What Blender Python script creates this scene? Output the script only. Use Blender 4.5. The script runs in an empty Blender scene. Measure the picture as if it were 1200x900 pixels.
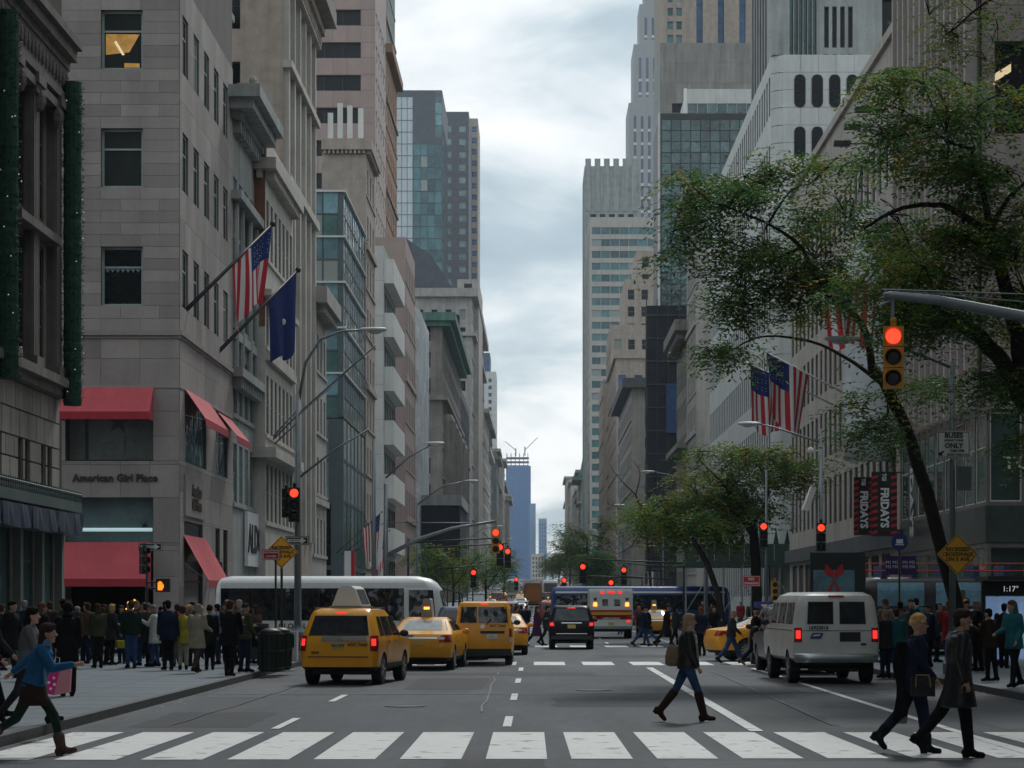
import bpy, bmesh, math, random
from math import sin, cos, pi, radians, sqrt, atan2
from mathutils import Vector, Matrix, Euler
random.seed(7)
S = bpy.context.scene
COL = S.collection
# ---------------------------------------------------------------- camera
F = 2600.0                 # focal length in pixels of the 1200 px wide photograph
CAMH = 1.9
cd = bpy.data.cameras.new('camera'); cam = bpy.data.objects.new('camera', cd); COL.objects.link(cam)
cam.location = (0, 0, CAMH); cam.rotation_euler = (pi/2, 0, 0)
cd.sensor_width = 36.0; cd.lens = 36.0*F/1200; cd.shift_x = -30/1200; cd.shift_y = 255/1200
cd.clip_start = 0.5; cd.clip_end = 9000
S.camera = cam
# ---------------------------------------------------------------- sky
SUN_EL, SUN_AZ = radians(46), radians(14)      # azimuth measured from +Y (down the avenue) towards +X
W = bpy.data.worlds.new('World'); S.world = W; W.use_nodes = True
nt = W.node_tree; nt.nodes.clear()
def N(t, **k):
    n = nt.nodes.new(t)
    for a, b in k.items(): setattr(n, a, b)
    return n
L = nt.links.new
out = N('ShaderNodeOutputWorld'); bg = N('ShaderNodeBackground'); bg.inputs[1].default_value = 0.1
sky = N('ShaderNodeTexSky', sky_type='NISHITA', sun_disc=False, sun_elevation=SUN_EL, sun_rotation=SUN_AZ)
tc = N('ShaderNodeTexCoord'); sep = N('ShaderNodeSeparateXYZ'); L(tc.outputs['Generated'], sep.inputs[0])
add = N('ShaderNodeMath', operation='ADD'); L(sep.outputs[2], add.inputs[0]); add.inputs[1].default_value = 0.30
mx = N('ShaderNodeMath', operation='MAXIMUM'); L(add.outputs[0], mx.inputs[0]); mx.inputs[1].default_value = 0.05
dx = N('ShaderNodeMath', operation='DIVIDE'); L(sep.outputs[0], dx.inputs[0]); L(mx.outputs[0], dx.inputs[1])
dy = N('ShaderNodeMath', operation='DIVIDE'); L(sep.outputs[1], dy.inputs[0]); L(mx.outputs[0], dy.inputs[1])
cb = N('ShaderNodeCombineXYZ'); L(dx.outputs[0], cb.inputs[0]); L(dy.outputs[0], cb.inputs[1])
def noise(sc, det, rough, off, dist=0.0):
    mp = N('ShaderNodeMapping'); mp.inputs['Location'].default_value = off; L(cb.outputs[0], mp.inputs[0])
    n = N('ShaderNodeTexNoise'); n.inputs['Scale'].default_value = sc; n.inputs['Detail'].default_value = det
    n.inputs['Roughness'].default_value = rough; n.inputs['Distortion'].default_value = dist
    L(mp.outputs[0], n.inputs['Vector']); return n
n1 = noise(3.0, 8, 0.5, (3.6, 1.1, 0), 0.45); n2 = noise(7.0, 5, 0.5, (0.4, 7.7, 2), 0.2)
am = N('ShaderNodeMath', operation='MULTIPLY_ADD'); L(n2.outputs[0], am.inputs[0]); am.inputs[1].default_value = 0.35; L(n1.outputs[0], am.inputs[2])
cr = N('ShaderNodeValToRGB'); L(am.outputs[0], cr.inputs[0])
e = cr.color_ramp; e.elements[0].position = 0.50; e.elements[0].color = (4.0, 5.1, 5.8, 1)
e.elements[1].position = 0.80; e.elements[1].color = (10.8, 10.9, 10.9, 1)
for p, c in ((0.58, (4.9, 5.9, 6.5, 1)), (0.645, (6.6, 7.5, 7.9, 1)), (0.70, (8.6, 9.1, 9.3, 1))):
    q = e.elements.new(p); q.color = c
mixs = N('ShaderNodeMixRGB'); mixs.inputs[0].default_value = 0.93; L(sky.outputs[0], mixs.inputs[1]); L(cr.outputs[0], mixs.inputs[2])
L(mixs.outputs[0], bg.inputs[0]); L(bg.outputs[0], out.inputs[0])
# ---------------------------------------------------------------- sun (veiled by cloud)
sd = bpy.data.lights.new('sun', 'SUN'); sun = bpy.data.objects.new('sun', sd); COL.objects.link(sun)
sd.energy = 1.5; sd.angle = radians(10); sd.color = (1.0, 0.99, 0.97)
sun.rotation_euler = Vector((-sin(SUN_AZ)*cos(SUN_EL), -cos(SUN_AZ)*cos(SUN_EL), -sin(SUN_EL))).to_track_quat('-Z', 'Y').to_euler()
S.view_settings.view_transform = 'Standard'; S.view_settings.look = 'None'; S.view_settings.exposure = 0.12
S.view_settings.gamma = 1.0; S.view_settings.use_curve_mapping = False
S.cycles.volume_bounces = 0; S.cycles.max_bounces = 6; S.cycles.diffuse_bounces = 3; S.cycles.glossy_bounces = 3
S.cycles.use_denoising = True
try: S.cycles.volume_step_rate = 4
except Exception: pass

# ================================================================= helpers
def ground_z(y):                       # the avenue runs level, then climbs a long low hill
    return 0.0 if y < 200 else (y-200)*0.0135 if y < 1300 else 14.85
def X(px, y): return (px-630)*y/F       # world x of a picture column at depth y
def Z(py, y): return (705-py)*y/F+CAMH
def proj(p):
    return (630+F*p[0]/max(p[1], 1), 705-F*(p[2]-CAMH)/max(p[1], 1))
MATS = {}
def mat(name, col, rough=0.8, metal=0.0, var=0.12, scale=0.6, rnd=0.0, bump=0.0, bscale=20, emit=None, estr=0, spec=0.5, streak=0.0, col2=None, stretch=(1, 1, 1), alpha=None, rlight=0.0, c2=(0.42, 0.62)):
    """procedural surface: base colour x world-space noise, streaks of weathering, per-object random tone, fine bump"""
    if name in MATS: return MATS[name]
    m = bpy.data.materials.new(name); m.use_nodes = True; MATS[name] = m
    t = m.node_tree; b = t.nodes['Principled BSDF']
    def nn(ty, **k):
        n = t.nodes.new(ty)
        for a_, b_ in k.items(): setattr(n, a_, b_)
        return n
    l = t.links.new
    b.inputs['Roughness'].default_value = rough; b.inputs['Metallic'].default_value = metal
    b.inputs['Specular IOR Level'].default_value = spec
    base = nn('ShaderNodeRGB'); base.outputs[0].default_value = (*col, 1); cur = base.outputs[0]
    geo = nn('ShaderNodeNewGeometry')
    def tex(sc, st, det=5):
        mp = nn('ShaderNodeMapping'); mp.inputs['Scale'].default_value = (sc*st[0], sc*st[1], sc*st[2]); l(geo.outputs['Position'], mp.inputs[0])
        n = nn('ShaderNodeTexNoise'); n.inputs['Scale'].default_value = 1; n.inputs['Detail'].default_value = det; n.inputs['Roughness'].default_value = 0.6
        l(mp.outputs[0], n.inputs['Vector']); return n.outputs[0]
    if col2 is not None:
        cc = nn('ShaderNodeMixRGB'); cc.inputs[2].default_value = (*col2, 1); l(cur, cc.inputs[1])
        rr = nn('ShaderNodeMapRange'); rr.inputs[1].default_value = c2[0]; rr.inputs[2].default_value = c2[1]; l(tex(scale*0.5, stretch), rr.inputs[0]); l(rr.outputs[0], cc.inputs[0]); cur = cc.outputs[0]
    def mul(fac_out, lo, hi):
        nonlocal cur
        rr = nn('ShaderNodeMapRange'); rr.inputs[1].default_value = 0.3; rr.inputs[2].default_value = 0.7; rr.inputs[3].default_value = lo; rr.inputs[4].default_value = hi
        l(fac_out, rr.inputs[0]); vm = nn('ShaderNodeVectorMath', operation='SCALE'); l(cur, vm.inputs[0]); l(rr.outputs[0], vm.inputs['Scale']); cur = vm.outputs[0]
    if var: mul(tex(scale, stretch), 1-var, 1+var); mul(tex(scale*9, stretch, 3), 1-var*0.5, 1+var*0.5)
    if streak: mul(tex(1.6, (1, 1, 0.07), 4), 1-streak, 1+streak*0.4)
    if rnd:
        oi = nn('ShaderNodeObjectInfo'); rr = nn('ShaderNodeMapRange'); rr.inputs[3].default_value = 1-rnd; rr.inputs[4].default_value = 1+rnd
        l(oi.outputs['Random'], rr.inputs[0]); vm = nn('ShaderNodeVectorMath', operation='SCALE'); l(cur, vm.inputs[0]); l(rr.outputs[0], vm.inputs['Scale']); cur = vm.outputs[0]
    if rlight:                          # some windows have pale blinds drawn behind the glass
        oi = nn('ShaderNodeObjectInfo'); gt = nn('ShaderNodeMath', operation='GREATER_THAN'); gt.inputs[1].default_value = 1-rlight; l(oi.outputs['Random'], gt.inputs[0])
        cc = nn('ShaderNodeMixRGB'); cc.inputs[2].default_value = (0.26, 0.30, 0.29, 1); l(cur, cc.inputs[1]); l(gt.outputs[0], cc.inputs[0]); cur = cc.outputs[0]
    l(cur, b.inputs['Base Color'])
    if bump:
        bn = nn('ShaderNodeBump'); bn.inputs['Strength'].default_value = bump; bn.inputs['Distance'].default_value = 0.02
        l(tex(bscale, (1, 1, 1), 4), bn.inputs['Height']); l(bn.outputs[0], b.inputs['Normal'])
    if emit: b.inputs['Emission Color'].default_value = (*emit, 1); b.inputs['Emission Strength'].default_value = estr
    if alpha is not None: b.inputs['Alpha'].default_value = alpha
    return m

def glassmat(name, col=(0.012, 0.02, 0.022), rough=0.06, rlight=0.0, spec=0.5, wave=0.0, **k):
    if name in MATS: return MATS[name]
    m = mat(name, col, rough=rough, var=0.35, scale=0.35, rnd=0.45, spec=spec, rlight=rlight, **k)
    if wave:                            # slightly uneven panes: broken reflections
        t = m.node_tree; b = t.nodes['Principled BSDF']
        geo = t.nodes.new('ShaderNodeNewGeometry'); n = t.nodes.new('ShaderNodeTexNoise'); n.inputs['Scale'].default_value = 0.9; n.inputs['Detail'].default_value = 2
        bn = t.nodes.new('ShaderNodeBump'); bn.inputs['Strength'].default_value = wave; bn.inputs['Distance'].default_value = 0.3
        t.links.new(geo.outputs['Position'], n.inputs['Vector']); t.links.new(n.outputs[0], bn.inputs['Height']); t.links.new(bn.outputs[0], b.inputs['Normal'])
    return m

class MB:
    """collects faces of one mesh"""
    def __init__(s): s.v = []; s.f = []; s.m = []
    def add(s, vs, fs, mi=0):
        o = len(s.v); s.v += [tuple(p) for p in vs]; s.f += [tuple(i+o for i in f) for f in fs]; s.m += [mi]*len(fs); return s
    def quad(s, a, b, c, d, mi=0): return s.add([a, b, c, d], [(0, 1, 2, 3)], mi)
    def box(s, x0, x1, y0, y1, z0, z1, mi=0):
        return s.add([(x0, y0, z0), (x1, y0, z0), (x1, y1, z0), (x0, y1, z0), (x0, y0, z1), (x1, y0, z1), (x1, y1, z1), (x0, y1, z1)],
                     [(0, 3, 2, 1), (4, 5, 6, 7), (0, 1, 5, 4), (1, 2, 6, 5), (2, 3, 7, 6), (3, 0, 4, 7)], mi)
    def obox(s, c, hx, hy, hz, rot, mi=0):        # oriented box
        M = rot.to_matrix() if not isinstance(rot, Matrix) else rot
        vs = [Vector(c)+M @ Vector((sx*hx, sy*hy, sz*hz)) for sz in (-1, 1) for sx, sy in ((-1, -1), (1, -1), (1, 1), (-1, 1))]
        return s.add(vs, [(0, 3, 2, 1), (4, 5, 6, 7), (0, 1, 5, 4), (1, 2, 6, 5), (2, 3, 7, 6), (3, 0, 4, 7)], mi)
    def tube(s, pts, rs, seg=8, mi=0, cap=True):
        pts = [Vector(p) for p in pts]; n = len(pts)
        if not hasattr(rs, '__len__'): rs = [rs]*n
        o = len(s.v); up = None
        for i, p in enumerate(pts):
            d = (pts[min(i+1, n-1)]-pts[max(i-1, 0)]); d = d.normalized() if d.length > 1e-9 else Vector((0, 0, 1))
            if up is None: up = Vector((1, 0, 0)) if abs(d.x) < 0.8 else Vector((0, 1, 0))
            a = (up-d*up.dot(d)).normalized(); b_ = d.cross(a); up = a
            for k in range(seg):
                t = 2*pi*k/seg; s.v.append(tuple(p+(a*cos(t)+b_*sin(t))*rs[i]))
        for i in range(n-1):
            for k in range(seg):
                k2 = (k+1) % seg; s.f.append((o+i*seg+k, o+i*seg+k2, o+(i+1)*seg+k2, o+(i+1)*seg+k)); s.m.append(mi)
        if cap:
            s.f.append(tuple(o+k for k in reversed(range(seg)))); s.m.append(mi)
            s.f.append(tuple(o+(n-1)*seg+k for k in range(seg))); s.m.append(mi)
        return s
    def lathe(s, c, prof, seg=16, axis='z', mi=0):      # prof: (r, h) along axis
        c = Vector(c); o = len(s.v)
        for r, h in prof:
            for k in range(seg):
                t = 2*pi*k/seg; a, b_ = r*cos(t), r*sin(t)
                s.v.append(tuple(c+Vector({'z': (a, b_, h), 'y': (a, h, b_), 'x': (h, a, b_)}[axis])))
        for i in range(len(prof)-1):
            for k in range(seg):
                k2 = (k+1) % seg; s.f.append((o+i*seg+k, o+i*seg+k2, o+(i+1)*seg+k2, o+(i+1)*seg+k)); s.m.append(mi)
        s.f.append(tuple(o+k for k in range(seg))); s.m.append(mi)
        s.f.append(tuple(o+(len(prof)-1)*seg+k for k in range(seg))); s.m.append(mi)
        return s
    def ball(s, c, r, seg=10, rings=6, mi=0, rot=None):
        if not hasattr(r, '__len__'): r = (r, r, r)
        o = len(s.v); c = Vector(c)
        for i in range(rings+1):
            ph = pi*i/rings
            for k in range(seg):
                t = 2*pi*k/seg; p = Vector((r[0]*sin(ph)*cos(t), r[1]*sin(ph)*sin(t), r[2]*cos(ph)))
                if rot: p = rot @ p
                s.v.append(tuple(c+p))
        for i in range(rings):
            for k in range(seg):
                k2 = (k+1) % seg; s.f.append((o+i*seg+k, o+(i+1)*seg+k, o+(i+1)*seg+k2, o+i*seg+k2)); s.m.append(mi)
        return s
    def loft(s, rings, mi=0, cap=True, closed=True):    # rings: equal-length lists of points
        o = len(s.v); n = len(rings[0])
        for r in rings: s.v += [tuple(p) for p in r]
        for i in range(len(rings)-1):
            for k in range(n if closed else n-1):
                k2 = (k+1) % n; s.f.append((o+i*n+k, o+i*n+k2, o+(i+1)*n+k2, o+(i+1)*n+k)); s.m.append(mi)
        if cap:
            s.f.append(tuple(o+k for k in reversed(range(n)))); s.m.append(mi)
            s.f.append(tuple(o+(len(rings)-1)*n+k for k in range(n))); s.m.append(mi)
        return s
    def prism(s, poly, y0, y1, axis='y', mi=0):          # polygon in the two other axes, extruded
        n = len(poly)
        g = {'y': lambda a, b_, h: (a, h, b_), 'x': lambda a, b_, h: (h, a, b_), 'z': lambda a, b_, h: (a, b_, h)}[axis]
        return s.add([g(a, b_, y0) for a, b_ in poly]+[g(a, b_, y1) for a, b_ in poly],
                     [tuple(range(n)), tuple(range(2*n-1, n-1, -1))]+[(i, i+n, (i+1) % n+n, (i+1) % n) for i in range(n)], mi)
    def mesh(s, name, mats, smooth=False):
        me = bpy.data.meshes.new(name); me.from_pydata(s.v, [], s.f)
        for m in (mats if isinstance(mats, (list, tuple)) else [mats]): me.materials.append(m)
        if len(s.m) and max(s.m) > 0: me.polygons.foreach_set('material_index', s.m)
        if smooth: me.polygons.foreach_set('use_smooth', [True]*len(s.f))
        me.update()
        return me
    def build(s, name, mats, parent=None, smooth=False, loc=None, fix=False):
        me = s.mesh(name, mats, smooth)
        if fix:
            bm = bmesh.new(); bm.from_mesh(me); bmesh.ops.recalc_face_normals(bm, faces=bm.faces); bm.to_mesh(me); bm.free()
        return link(name, me, parent, loc)
def link(name, me, parent=None, loc=None, rot=None):
    o = bpy.data.objects.new(name, me); COL.objects.link(o)
    if parent: o.parent = parent
    if loc is not None: o.location = loc
    if rot is not None: o.rotation_euler = rot
    return o
def tag(o, label=None, cat=None, group=None, kind=None):
    if label: o['label'] = label
    if cat: o['category'] = cat
    if group: o['group'] = group
    if kind: o['kind'] = kind
    return o
def thing(name, label, cat, loc=(0, 0, 0), rz=0, group=None):
    o = bpy.data.objects.new(name, None); COL.objects.link(o); o.location = loc; o.rotation_euler = (0, 0, rz); o.empty_display_size = 0.3
    return tag(o, label, cat, group)
def copy_tree(o, parent=None):
    c = o.copy(); COL.objects.link(c); c.parent = parent
    for ch in o.children: copy_tree(ch, c)
    return c
def dup(o, loc, rz=None, label=None, group=None, recolor=None):
    c = copy_tree(o); c.location = loc
    if rz is not None: c.rotation_euler = (0, 0, rz)
    if label: c['label'] = label
    if group: c['group'] = group
    if recolor: paint(c, recolor)
    return c
def paint(o, table):                        # swap materials on this copy only
    if o.type == 'MESH':
        for i, sl in enumerate(o.material_slots):
            m = o.data.materials[i]
            if m and m.name in table: sl.link = 'OBJECT'; sl.material = table[m.name]
    for ch in o.children: paint(ch, table)
_txt = {}
TS = bpy.data.scenes.new('workshop')                 # scratch scene: modifiers are evaluated here, quickly
def evaluate(o, helper=None):
    TS.collection.objects.link(o)
    if helper: TS.collection.objects.link(helper)
    vl = TS.view_layers[0]; vl.update(); me = bpy.data.meshes.new_from_object(o.evaluated_get(vl.depsgraph))
    bpy.data.objects.remove(o)
    if helper: bpy.data.objects.remove(helper)
    return me
def text(name, s, size, loc, rot, m, parent=None, ext=0.01, align='CENTER', bold=0.0, sx=1.0):
    k = (s, size, ext, bold, m.name, align)
    if k not in _txt:
        cu = bpy.data.curves.new('lettering', 'FONT'); cu.body = s; cu.size = size; cu.extrude = ext; cu.offset = bold; cu.align_x = align; cu.align_y = 'CENTER'; cu.resolution_u = 2
        to = bpy.data.objects.new('t', cu); me = evaluate(to); me.name = 'lettering'; me.materials.clear(); me.materials.append(m); _txt[k] = me
    o = link(name, _txt[k], parent, loc, rot); o.scale = (sx, 1, 1)
    return o
FRONT = (pi/2, 0, 0)                       # lettering that faces the camera
# ================================================================= building kit
def reg(a, b, w, pitch, m=None):
    """openings of width w every pitch between a and b"""
    n = max(1, int((b-a-(2*m if m is not None else pitch-w))/pitch+1.0001)) if m is not None else max(1, int((b-a)/pitch+1e-6))
    tot = (n-1)*pitch+w; s = (a+b-tot)/2
    return [(s+i*pitch, s+i*pitch+w) for i in range(n)]
def rows(z0, z1, sill, h, pitch):
    r = []; z = z0+sill
    while z+h <= z1-0.25: r.append((z, z+h)); z += pitch
    return r
KEYS = {}
def key(name, mb, mats):
    KEYS[name] = (mb, mats, mb.mesh(name.split('#')[0], mats)); return name
CUR = ['F']
def wkey(w, h, nx=1, nz=1, fr=None, gl=None, ft=0.06, split=None, fd=0.05, sill=0.0):
    if CUR[0] == 'S': fd = 0.015; sill = min(sill, 0.04)
    fr = fr or M_FR; gl = gl or M_GL; k = 'window#%.2f_%.2f_%d_%d_%s_%s_%.2f_%s_%.2f_%.3f' % (w, h, nx, nz, fr.name, gl.name, ft, split, sill, fd)
    if k in KEYS: return k
    m = MB(); a = w/2; m.quad((-a, 0, 0), (a, 0, 0), (a, 0, h), (-a, 0, h), 1)
    m.box(-a, -a+ft, -fd, 0.01, 0, h); m.box(a-ft, a, -fd, 0.01, 0, h); m.box(-a+ft, a-ft, -fd, 0.01, 0, ft); m.box(-a+ft, a-ft, -fd, 0.01, h-ft, h)
    for i in range(1, nx): x = -a+w*i/nx; m.box(x-ft*0.35, x+ft*0.35, -fd*0.8, 0.01, ft, h-ft)
    zs = [h*i/nz for i in range(1, nz)] if split is None else [h*split]
    for z in zs: m.box(-a+ft, a-ft, -fd*0.9, 0.01, z-ft*0.4, z+ft*0.4)
    if sill: m.box(-a-0.08, a+0.08, -sill, 0.0, -0.12, -0.002)
    return key(k, m, [fr, gl])
def pkey(w, h, gl, t=0.0):
    k = 'pane#%.2f_%.2f_%s' % (w, h, gl.name)
    if k in KEYS: return k
    m = MB(); a = w/2; m.box(-a+0.02, a-0.02, -0.025, 0.0, 0.02, h-0.02); return key(k, m, [gl])
def ukey(m_, name='panel'):                  # unit slab, scaled into place
    k = name+'#unit_'+m_.name
    if k in KEYS: return k
    m = MB(); m.box(-0.5, 0.5, -1, 0, -0.5, 0.5); return key(k, m, [m_])
class Bld:
    def __init__(s, name, label, cat, side, x0, x1, y0, y1, h, m, group=None, base=-0.5, mj=None):
        s.side, s.x0, s.x1, s.y0, s.y1, s.h, s.base = side, x0, x1, y0, y1, h, base
        s.cx, s.cy = (x0+x1)/2, (y0+y1)/2
        s.root = thing(name, label, cat, (s.cx, s.cy, 0), 0, group); s.m = m
        s.wall = MB(); s.mats = [m]+([mj] if mj else []); s.pieces = {}; s.done = {'F': [], 'S': []}; s.trim = []
        s.sx = x1 if side == 'L' else x0          # street face
    def mp(s, face, u, o, z):
        if face == 'F': return (u-s.cx, s.y0-o-s.cy, z)
        return ((s.sx+o if s.side == 'L' else s.sx-o)-s.cx, u-s.cy, z)
    def rng(s, face): return (s.x0, s.x1) if face == 'F' else (s.y0, s.y1)
    def q(s, face, ua, ub, za, zb, oa=0.0, mi=0):
        a, b, c, d = s.mp(face, ua, oa, za), s.mp(face, ub, oa, za), s.mp(face, ub, oa, zb), s.mp(face, ua, oa, zb)
        if face == 'S' and s.side == 'R': a, b, c, d = b, a, d, c
        s.wall.quad(a, b, c, d, mi)
    def bx(s, mb, face, ua, ub, oa, ob, za, zb, mi=0):
        p, r = s.mp(face, ua, oa, za), s.mp(face, ub, ob, zb)
        mb.box(min(p[0], r[0]), max(p[0], r[0]), min(p[1], r[1]), max(p[1], r[1]), za, zb, mi)
    def put(s, k, face, u, o, z, sc=None, size=(1, 1)):
        s.pieces.setdefault(k.split('#')[0], []).append((k, face, u, o, z, sc, size))
    def fac(s, face, cols, rws, depth=0.25, u0=None, u1=None, z0=None, z1=None, win=None, panel=None, pm=None, skip=None, pgap=0.03, pt=0.04, stagger=False, pname='panel', wmi=0):
        CUR[0] = face; depth = min(depth, 0.07) if face == 'S' else depth
        a, b = s.rng(face); u0 = a if u0 is None else u0; u1 = b if u1 is None else u1
        z0 = s.base if z0 is None else z0; z1 = s.h if z1 is None else z1
        cols = [c for c in cols if c[0] > u0-1e-3 and c[1] < u1+1e-3]; rws = sorted(r for r in rws if r[0] > z0-1e-3 and r[1] < z1+1e-3)
        s.done[face].append((z0, z1, u0, u1))
        zc = z0
        for (za, zb) in rws+[(z1, z1)]:
            if za > zc+1e-4:
                s.q(face, u0, u1, zc, za, mi=wmi)
                if panel: s.clad(face, u0, u1, zc, za, panel, pm, pgap, pt, stagger, pname)
            if zb > za:
                uc = u0
                for ci, (ca, cb) in enumerate(cols+[(u1, u1)]):
                    if ca > uc+1e-4:
                        s.q(face, uc, ca, za, zb, mi=wmi)
                        if panel: s.clad(face, uc, ca, za, zb, panel, pm, pgap, pt, stagger, pname)
                    if cb > ca:
                        A, B_ = (ca, 0), (cb, 0)
                        f = lambda u, o, z: s.mp(face, u, o, z)
                        s.wall.quad(f(ca, 0, za), f(cb, 0, za), f(cb, -depth, za), f(ca, -depth, za), wmi)
                        s.wall.quad(f(ca, 0, zb), f(cb, 0, zb), f(cb, -depth, zb), f(ca, -depth, zb), wmi)
                        s.wall.quad(f(ca, 0, za), f(ca, 0, zb), f(ca, -depth, zb), f(ca, -depth, za), wmi)
                        s.wall.quad(f(cb, 0, za), f(cb, 0, zb), f(cb, -depth, zb), f(cb, -depth, za), wmi)
                        w = win(cb-ca, zb-za) if callable(win) else win
                        if w: s.put(w, face, (ca+cb)/2, -depth, za, None, (cb-ca, zb-za))
                    uc = max(uc, cb)
            zc = zb
    def clad(s, face, ua, ub, za, zb, panel, pm, gap, t, stagger, pname):
        k = ukey(pm, pname); nz = max(1, round((zb-za)/panel[1])); hz = (zb-za)/nz
        for j in range(nz):
            nu = max(1, round((ub-ua)/panel[0])); wu = (ub-ua)/nu; off = 0.0
            sh = wu/2 if (stagger and j % 2 and nu > 1) else 0
            edges = [ua]+[ua+wu*i+sh-(wu if sh else 0) for i in range(1, nu+(1 if sh else 0))]+[ub]
            edges = sorted(set(round(e_, 4) for e_ in edges if ua-1e-4 <= e_ <= ub+1e-4))
            for i in range(len(edges)-1):
                w = edges[i+1]-edges[i]
                if w < 0.05: continue
                s.put(k, face, (edges[i]+edges[i+1])/2, 0.0, za+hz*(j+0.5), (w-gap, t, hz-gap), (w, hz))
    def part(s, name, mb, mats, **k): return mb.build(name, mats, s.root, fix=True, **k)
    def band(s, z0, z1, o, name='cornice', m=None, faces='FS', dent=0, back=0.0):
        """a moulding that wraps the front and the street side (one mesh)"""
        mb = MB(); xa, xb = (s.x0, s.x1+o) if s.side == 'L' else (s.x0-o, s.x1)
        mb.box(xa-s.cx, xb-s.cx, s.y0-o-s.cy, s.y1-s.cy+0.004, z0, z1)
        if dent:
            n = int((s.y1-s.y0)/dent)
            for i in range(n): 
                u = s.y0+(i+0.5)*dent; s.bx(mb, 'S', u-dent*0.27, u+dent*0.27, 0.0, o*0.75, z0-dent*0.8, z0-0.002)
            n = int((s.x1-s.x0)/dent)
            for i in range(min(n, 40)):
                u = (s.x1-(i+0.5)*dent) if s.side == 'L' else (s.x0+(i+0.5)*dent); s.bx(mb, 'F', u-dent*0.27, u+dent*0.27, 0.0, o*0.75, z0-dent*0.8, z0-0.002)
        return s.part(name, mb, m or s.m)
    def finish(s, roof=None):
        w = s.wall; c = lambda x, y, z: (x-s.cx, y-s.cy, z); x0, x1, y0, y1, b, h = s.x0, s.x1, s.y0, s.y1, s.base, s.h
        w.quad(c(x0, y0, h), c(x1, y0, h), c(x1, y1, h), c(x0, y1, h))
        w.quad(c(x0, y1, b), c(x0, y1, h), c(x1, y1, h), c(x1, y1, b))
        bx_ = x0 if s.side == 'L' else x1
        w.quad(c(bx_, y0, b), c(bx_, y0, h), c(bx_, y1, h), c(bx_, y1, b))
        for face in 'FS':
            if not s.done[face]: a, e_ = s.rng(face); s.q(face, a, e_, b, h)
            else:
                a, e_ = s.rng(face); tops = max(d[1] for d in s.done[face]); lo = min(d[0] for d in s.done[face])
                if tops < h-1e-3: s.q(face, a, e_, tops, h)
                if lo > b+1e-3: s.q(face, a, e_, b, lo)
        w.build('wall', s.mats, s.root)
        rz = {'F': 0.0, 'SL': pi/2, 'SR': -pi/2}
        for name, lst in s.pieces.items():
            vis = []
            for it in lst:
                k, face, u, o, z, sc, size = it
                p = s.mp(face, u, o, z); wp = (p[0]+s.cx, p[1]+s.cy, p[2]+(0 if sc else size[1]/2)); Y = max(wp[1], 1)
                fw = size[0]*F/Y*(1 if face == 'F' else abs(wp[0])/Y); fh = size[1]*F/Y; q = proj(wp)
                inside = -25 < q[0] < 1225 and -25 < q[1] < 800
                hid = (s.side == 'L' and face == 'F' and q[0] < s.vis[0]) or (s.side == 'R' and face == 'F' and q[0] > s.vis[1]) if hasattr(s, 'vis') else False
                vis.append(((fw*fh)**0.5 if inside and not hid else 0, max(fw, fh), min(fw, fh), it, p))
            vis.sort(key=lambda t: -t[0]); rest = MB(); rm = []; n = 0
            for v in vis:
                k, face, u, o, z, sc, size = v[3]; r = rz['F'] if face == 'F' else rz['S'+s.side]
                mb, mats, me = KEYS[k]
                if v[0] >= 7.5 and v[2] > 2.2 and n < 298:
                    ob = bpy.data.objects.new(name, me); COL.objects.link(ob); ob.parent = s.root; ob.location = v[4]; ob.rotation_euler = (0, 0, r)
                    if sc: ob.scale = sc
                    n += 1
                else:
                    cr_, sr_ = cos(r), sin(r); sc_ = sc or (1, 1, 1); base = len(rest.v)
                    for q in mb.v:
                        a, b_, c_ = q[0]*sc_[0], q[1]*sc_[1], q[2]*sc_[2]; rest.v.append((v[4][0]+a*cr_-b_*sr_, v[4][1]+a*sr_+b_*cr_, v[4][2]+c_))
                    ix = []
                    for m_ in mats:
                        if m_ not in rm: rm.append(m_)
                        ix.append(rm.index(m_))
                    for f_, mi in zip(mb.f, mb.m): rest.f.append(tuple(i+base for i in f_)); rest.m.append(ix[mi])
            if rest.v: tag(rest.build(name+('_rows' if name in ('window', 'pane') else '_courses'), rm, s.root), kind='stuff')
        return s.root
def ztop(y): return (705+45)*y/F+CAMH       # nothing higher shows in the frame at depth y
# ================================================================= materials
M_FR = mat('window_frame_grey', (0.22, 0.25, 0.25), rough=0.5, var=0.08)
M_FRD = mat('window_frame_dark', (0.03, 0.035, 0.035), rough=0.5, var=0.08)
M_FRW = mat('window_frame_white', (0.55, 0.57, 0.56), rough=0.5, var=0.08)
M_GL = glassmat('dark_window_glass', rlight=0.10)
M_GLB = glassmat('plain_dark_glass', (0.006, 0.009, 0.012), rlight=0.0, spec=0.22, rough=0.12)
M_GLT = glassmat('teal_window_glass', (0.06, 0.16, 0.17), rlight=0.12, wave=0.12, rough=0.04)
M_GLBL = glassmat('blue_window_glass', (0.04, 0.12, 0.26), rlight=0.1, wave=0.05)
M_GLP = glassmat('pale_spandrel_glass', (0.16, 0.22, 0.23), rough=0.12)
M_STONE = mat('taupe_limestone', (0.30, 0.272, 0.258), rnd=0.16, var=0.10, streak=0.10, bump=0.25, bscale=14, rough=0.9)
M_STONED = mat('mortar_shadow_stone', (0.13, 0.115, 0.105), var=0.15, streak=0.15)  # darker mortar tone of the wall backing
M_LIME = mat('grey_beige_limestone', (0.37, 0.355, 0.33), var=0.14, streak=0.22, bump=0.3, bscale=6, rough=0.9)
M_LIMED = mat('weathered_brown_limestone', (0.245, 0.23, 0.21), var=0.2, streak=0.3, bump=0.4, bscale=5, rough=0.92)
M_LIMEL = mat('pale_limestone', (0.48, 0.46, 0.42), var=0.12, streak=0.25, bump=0.25, bscale=6, rough=0.9)
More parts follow.
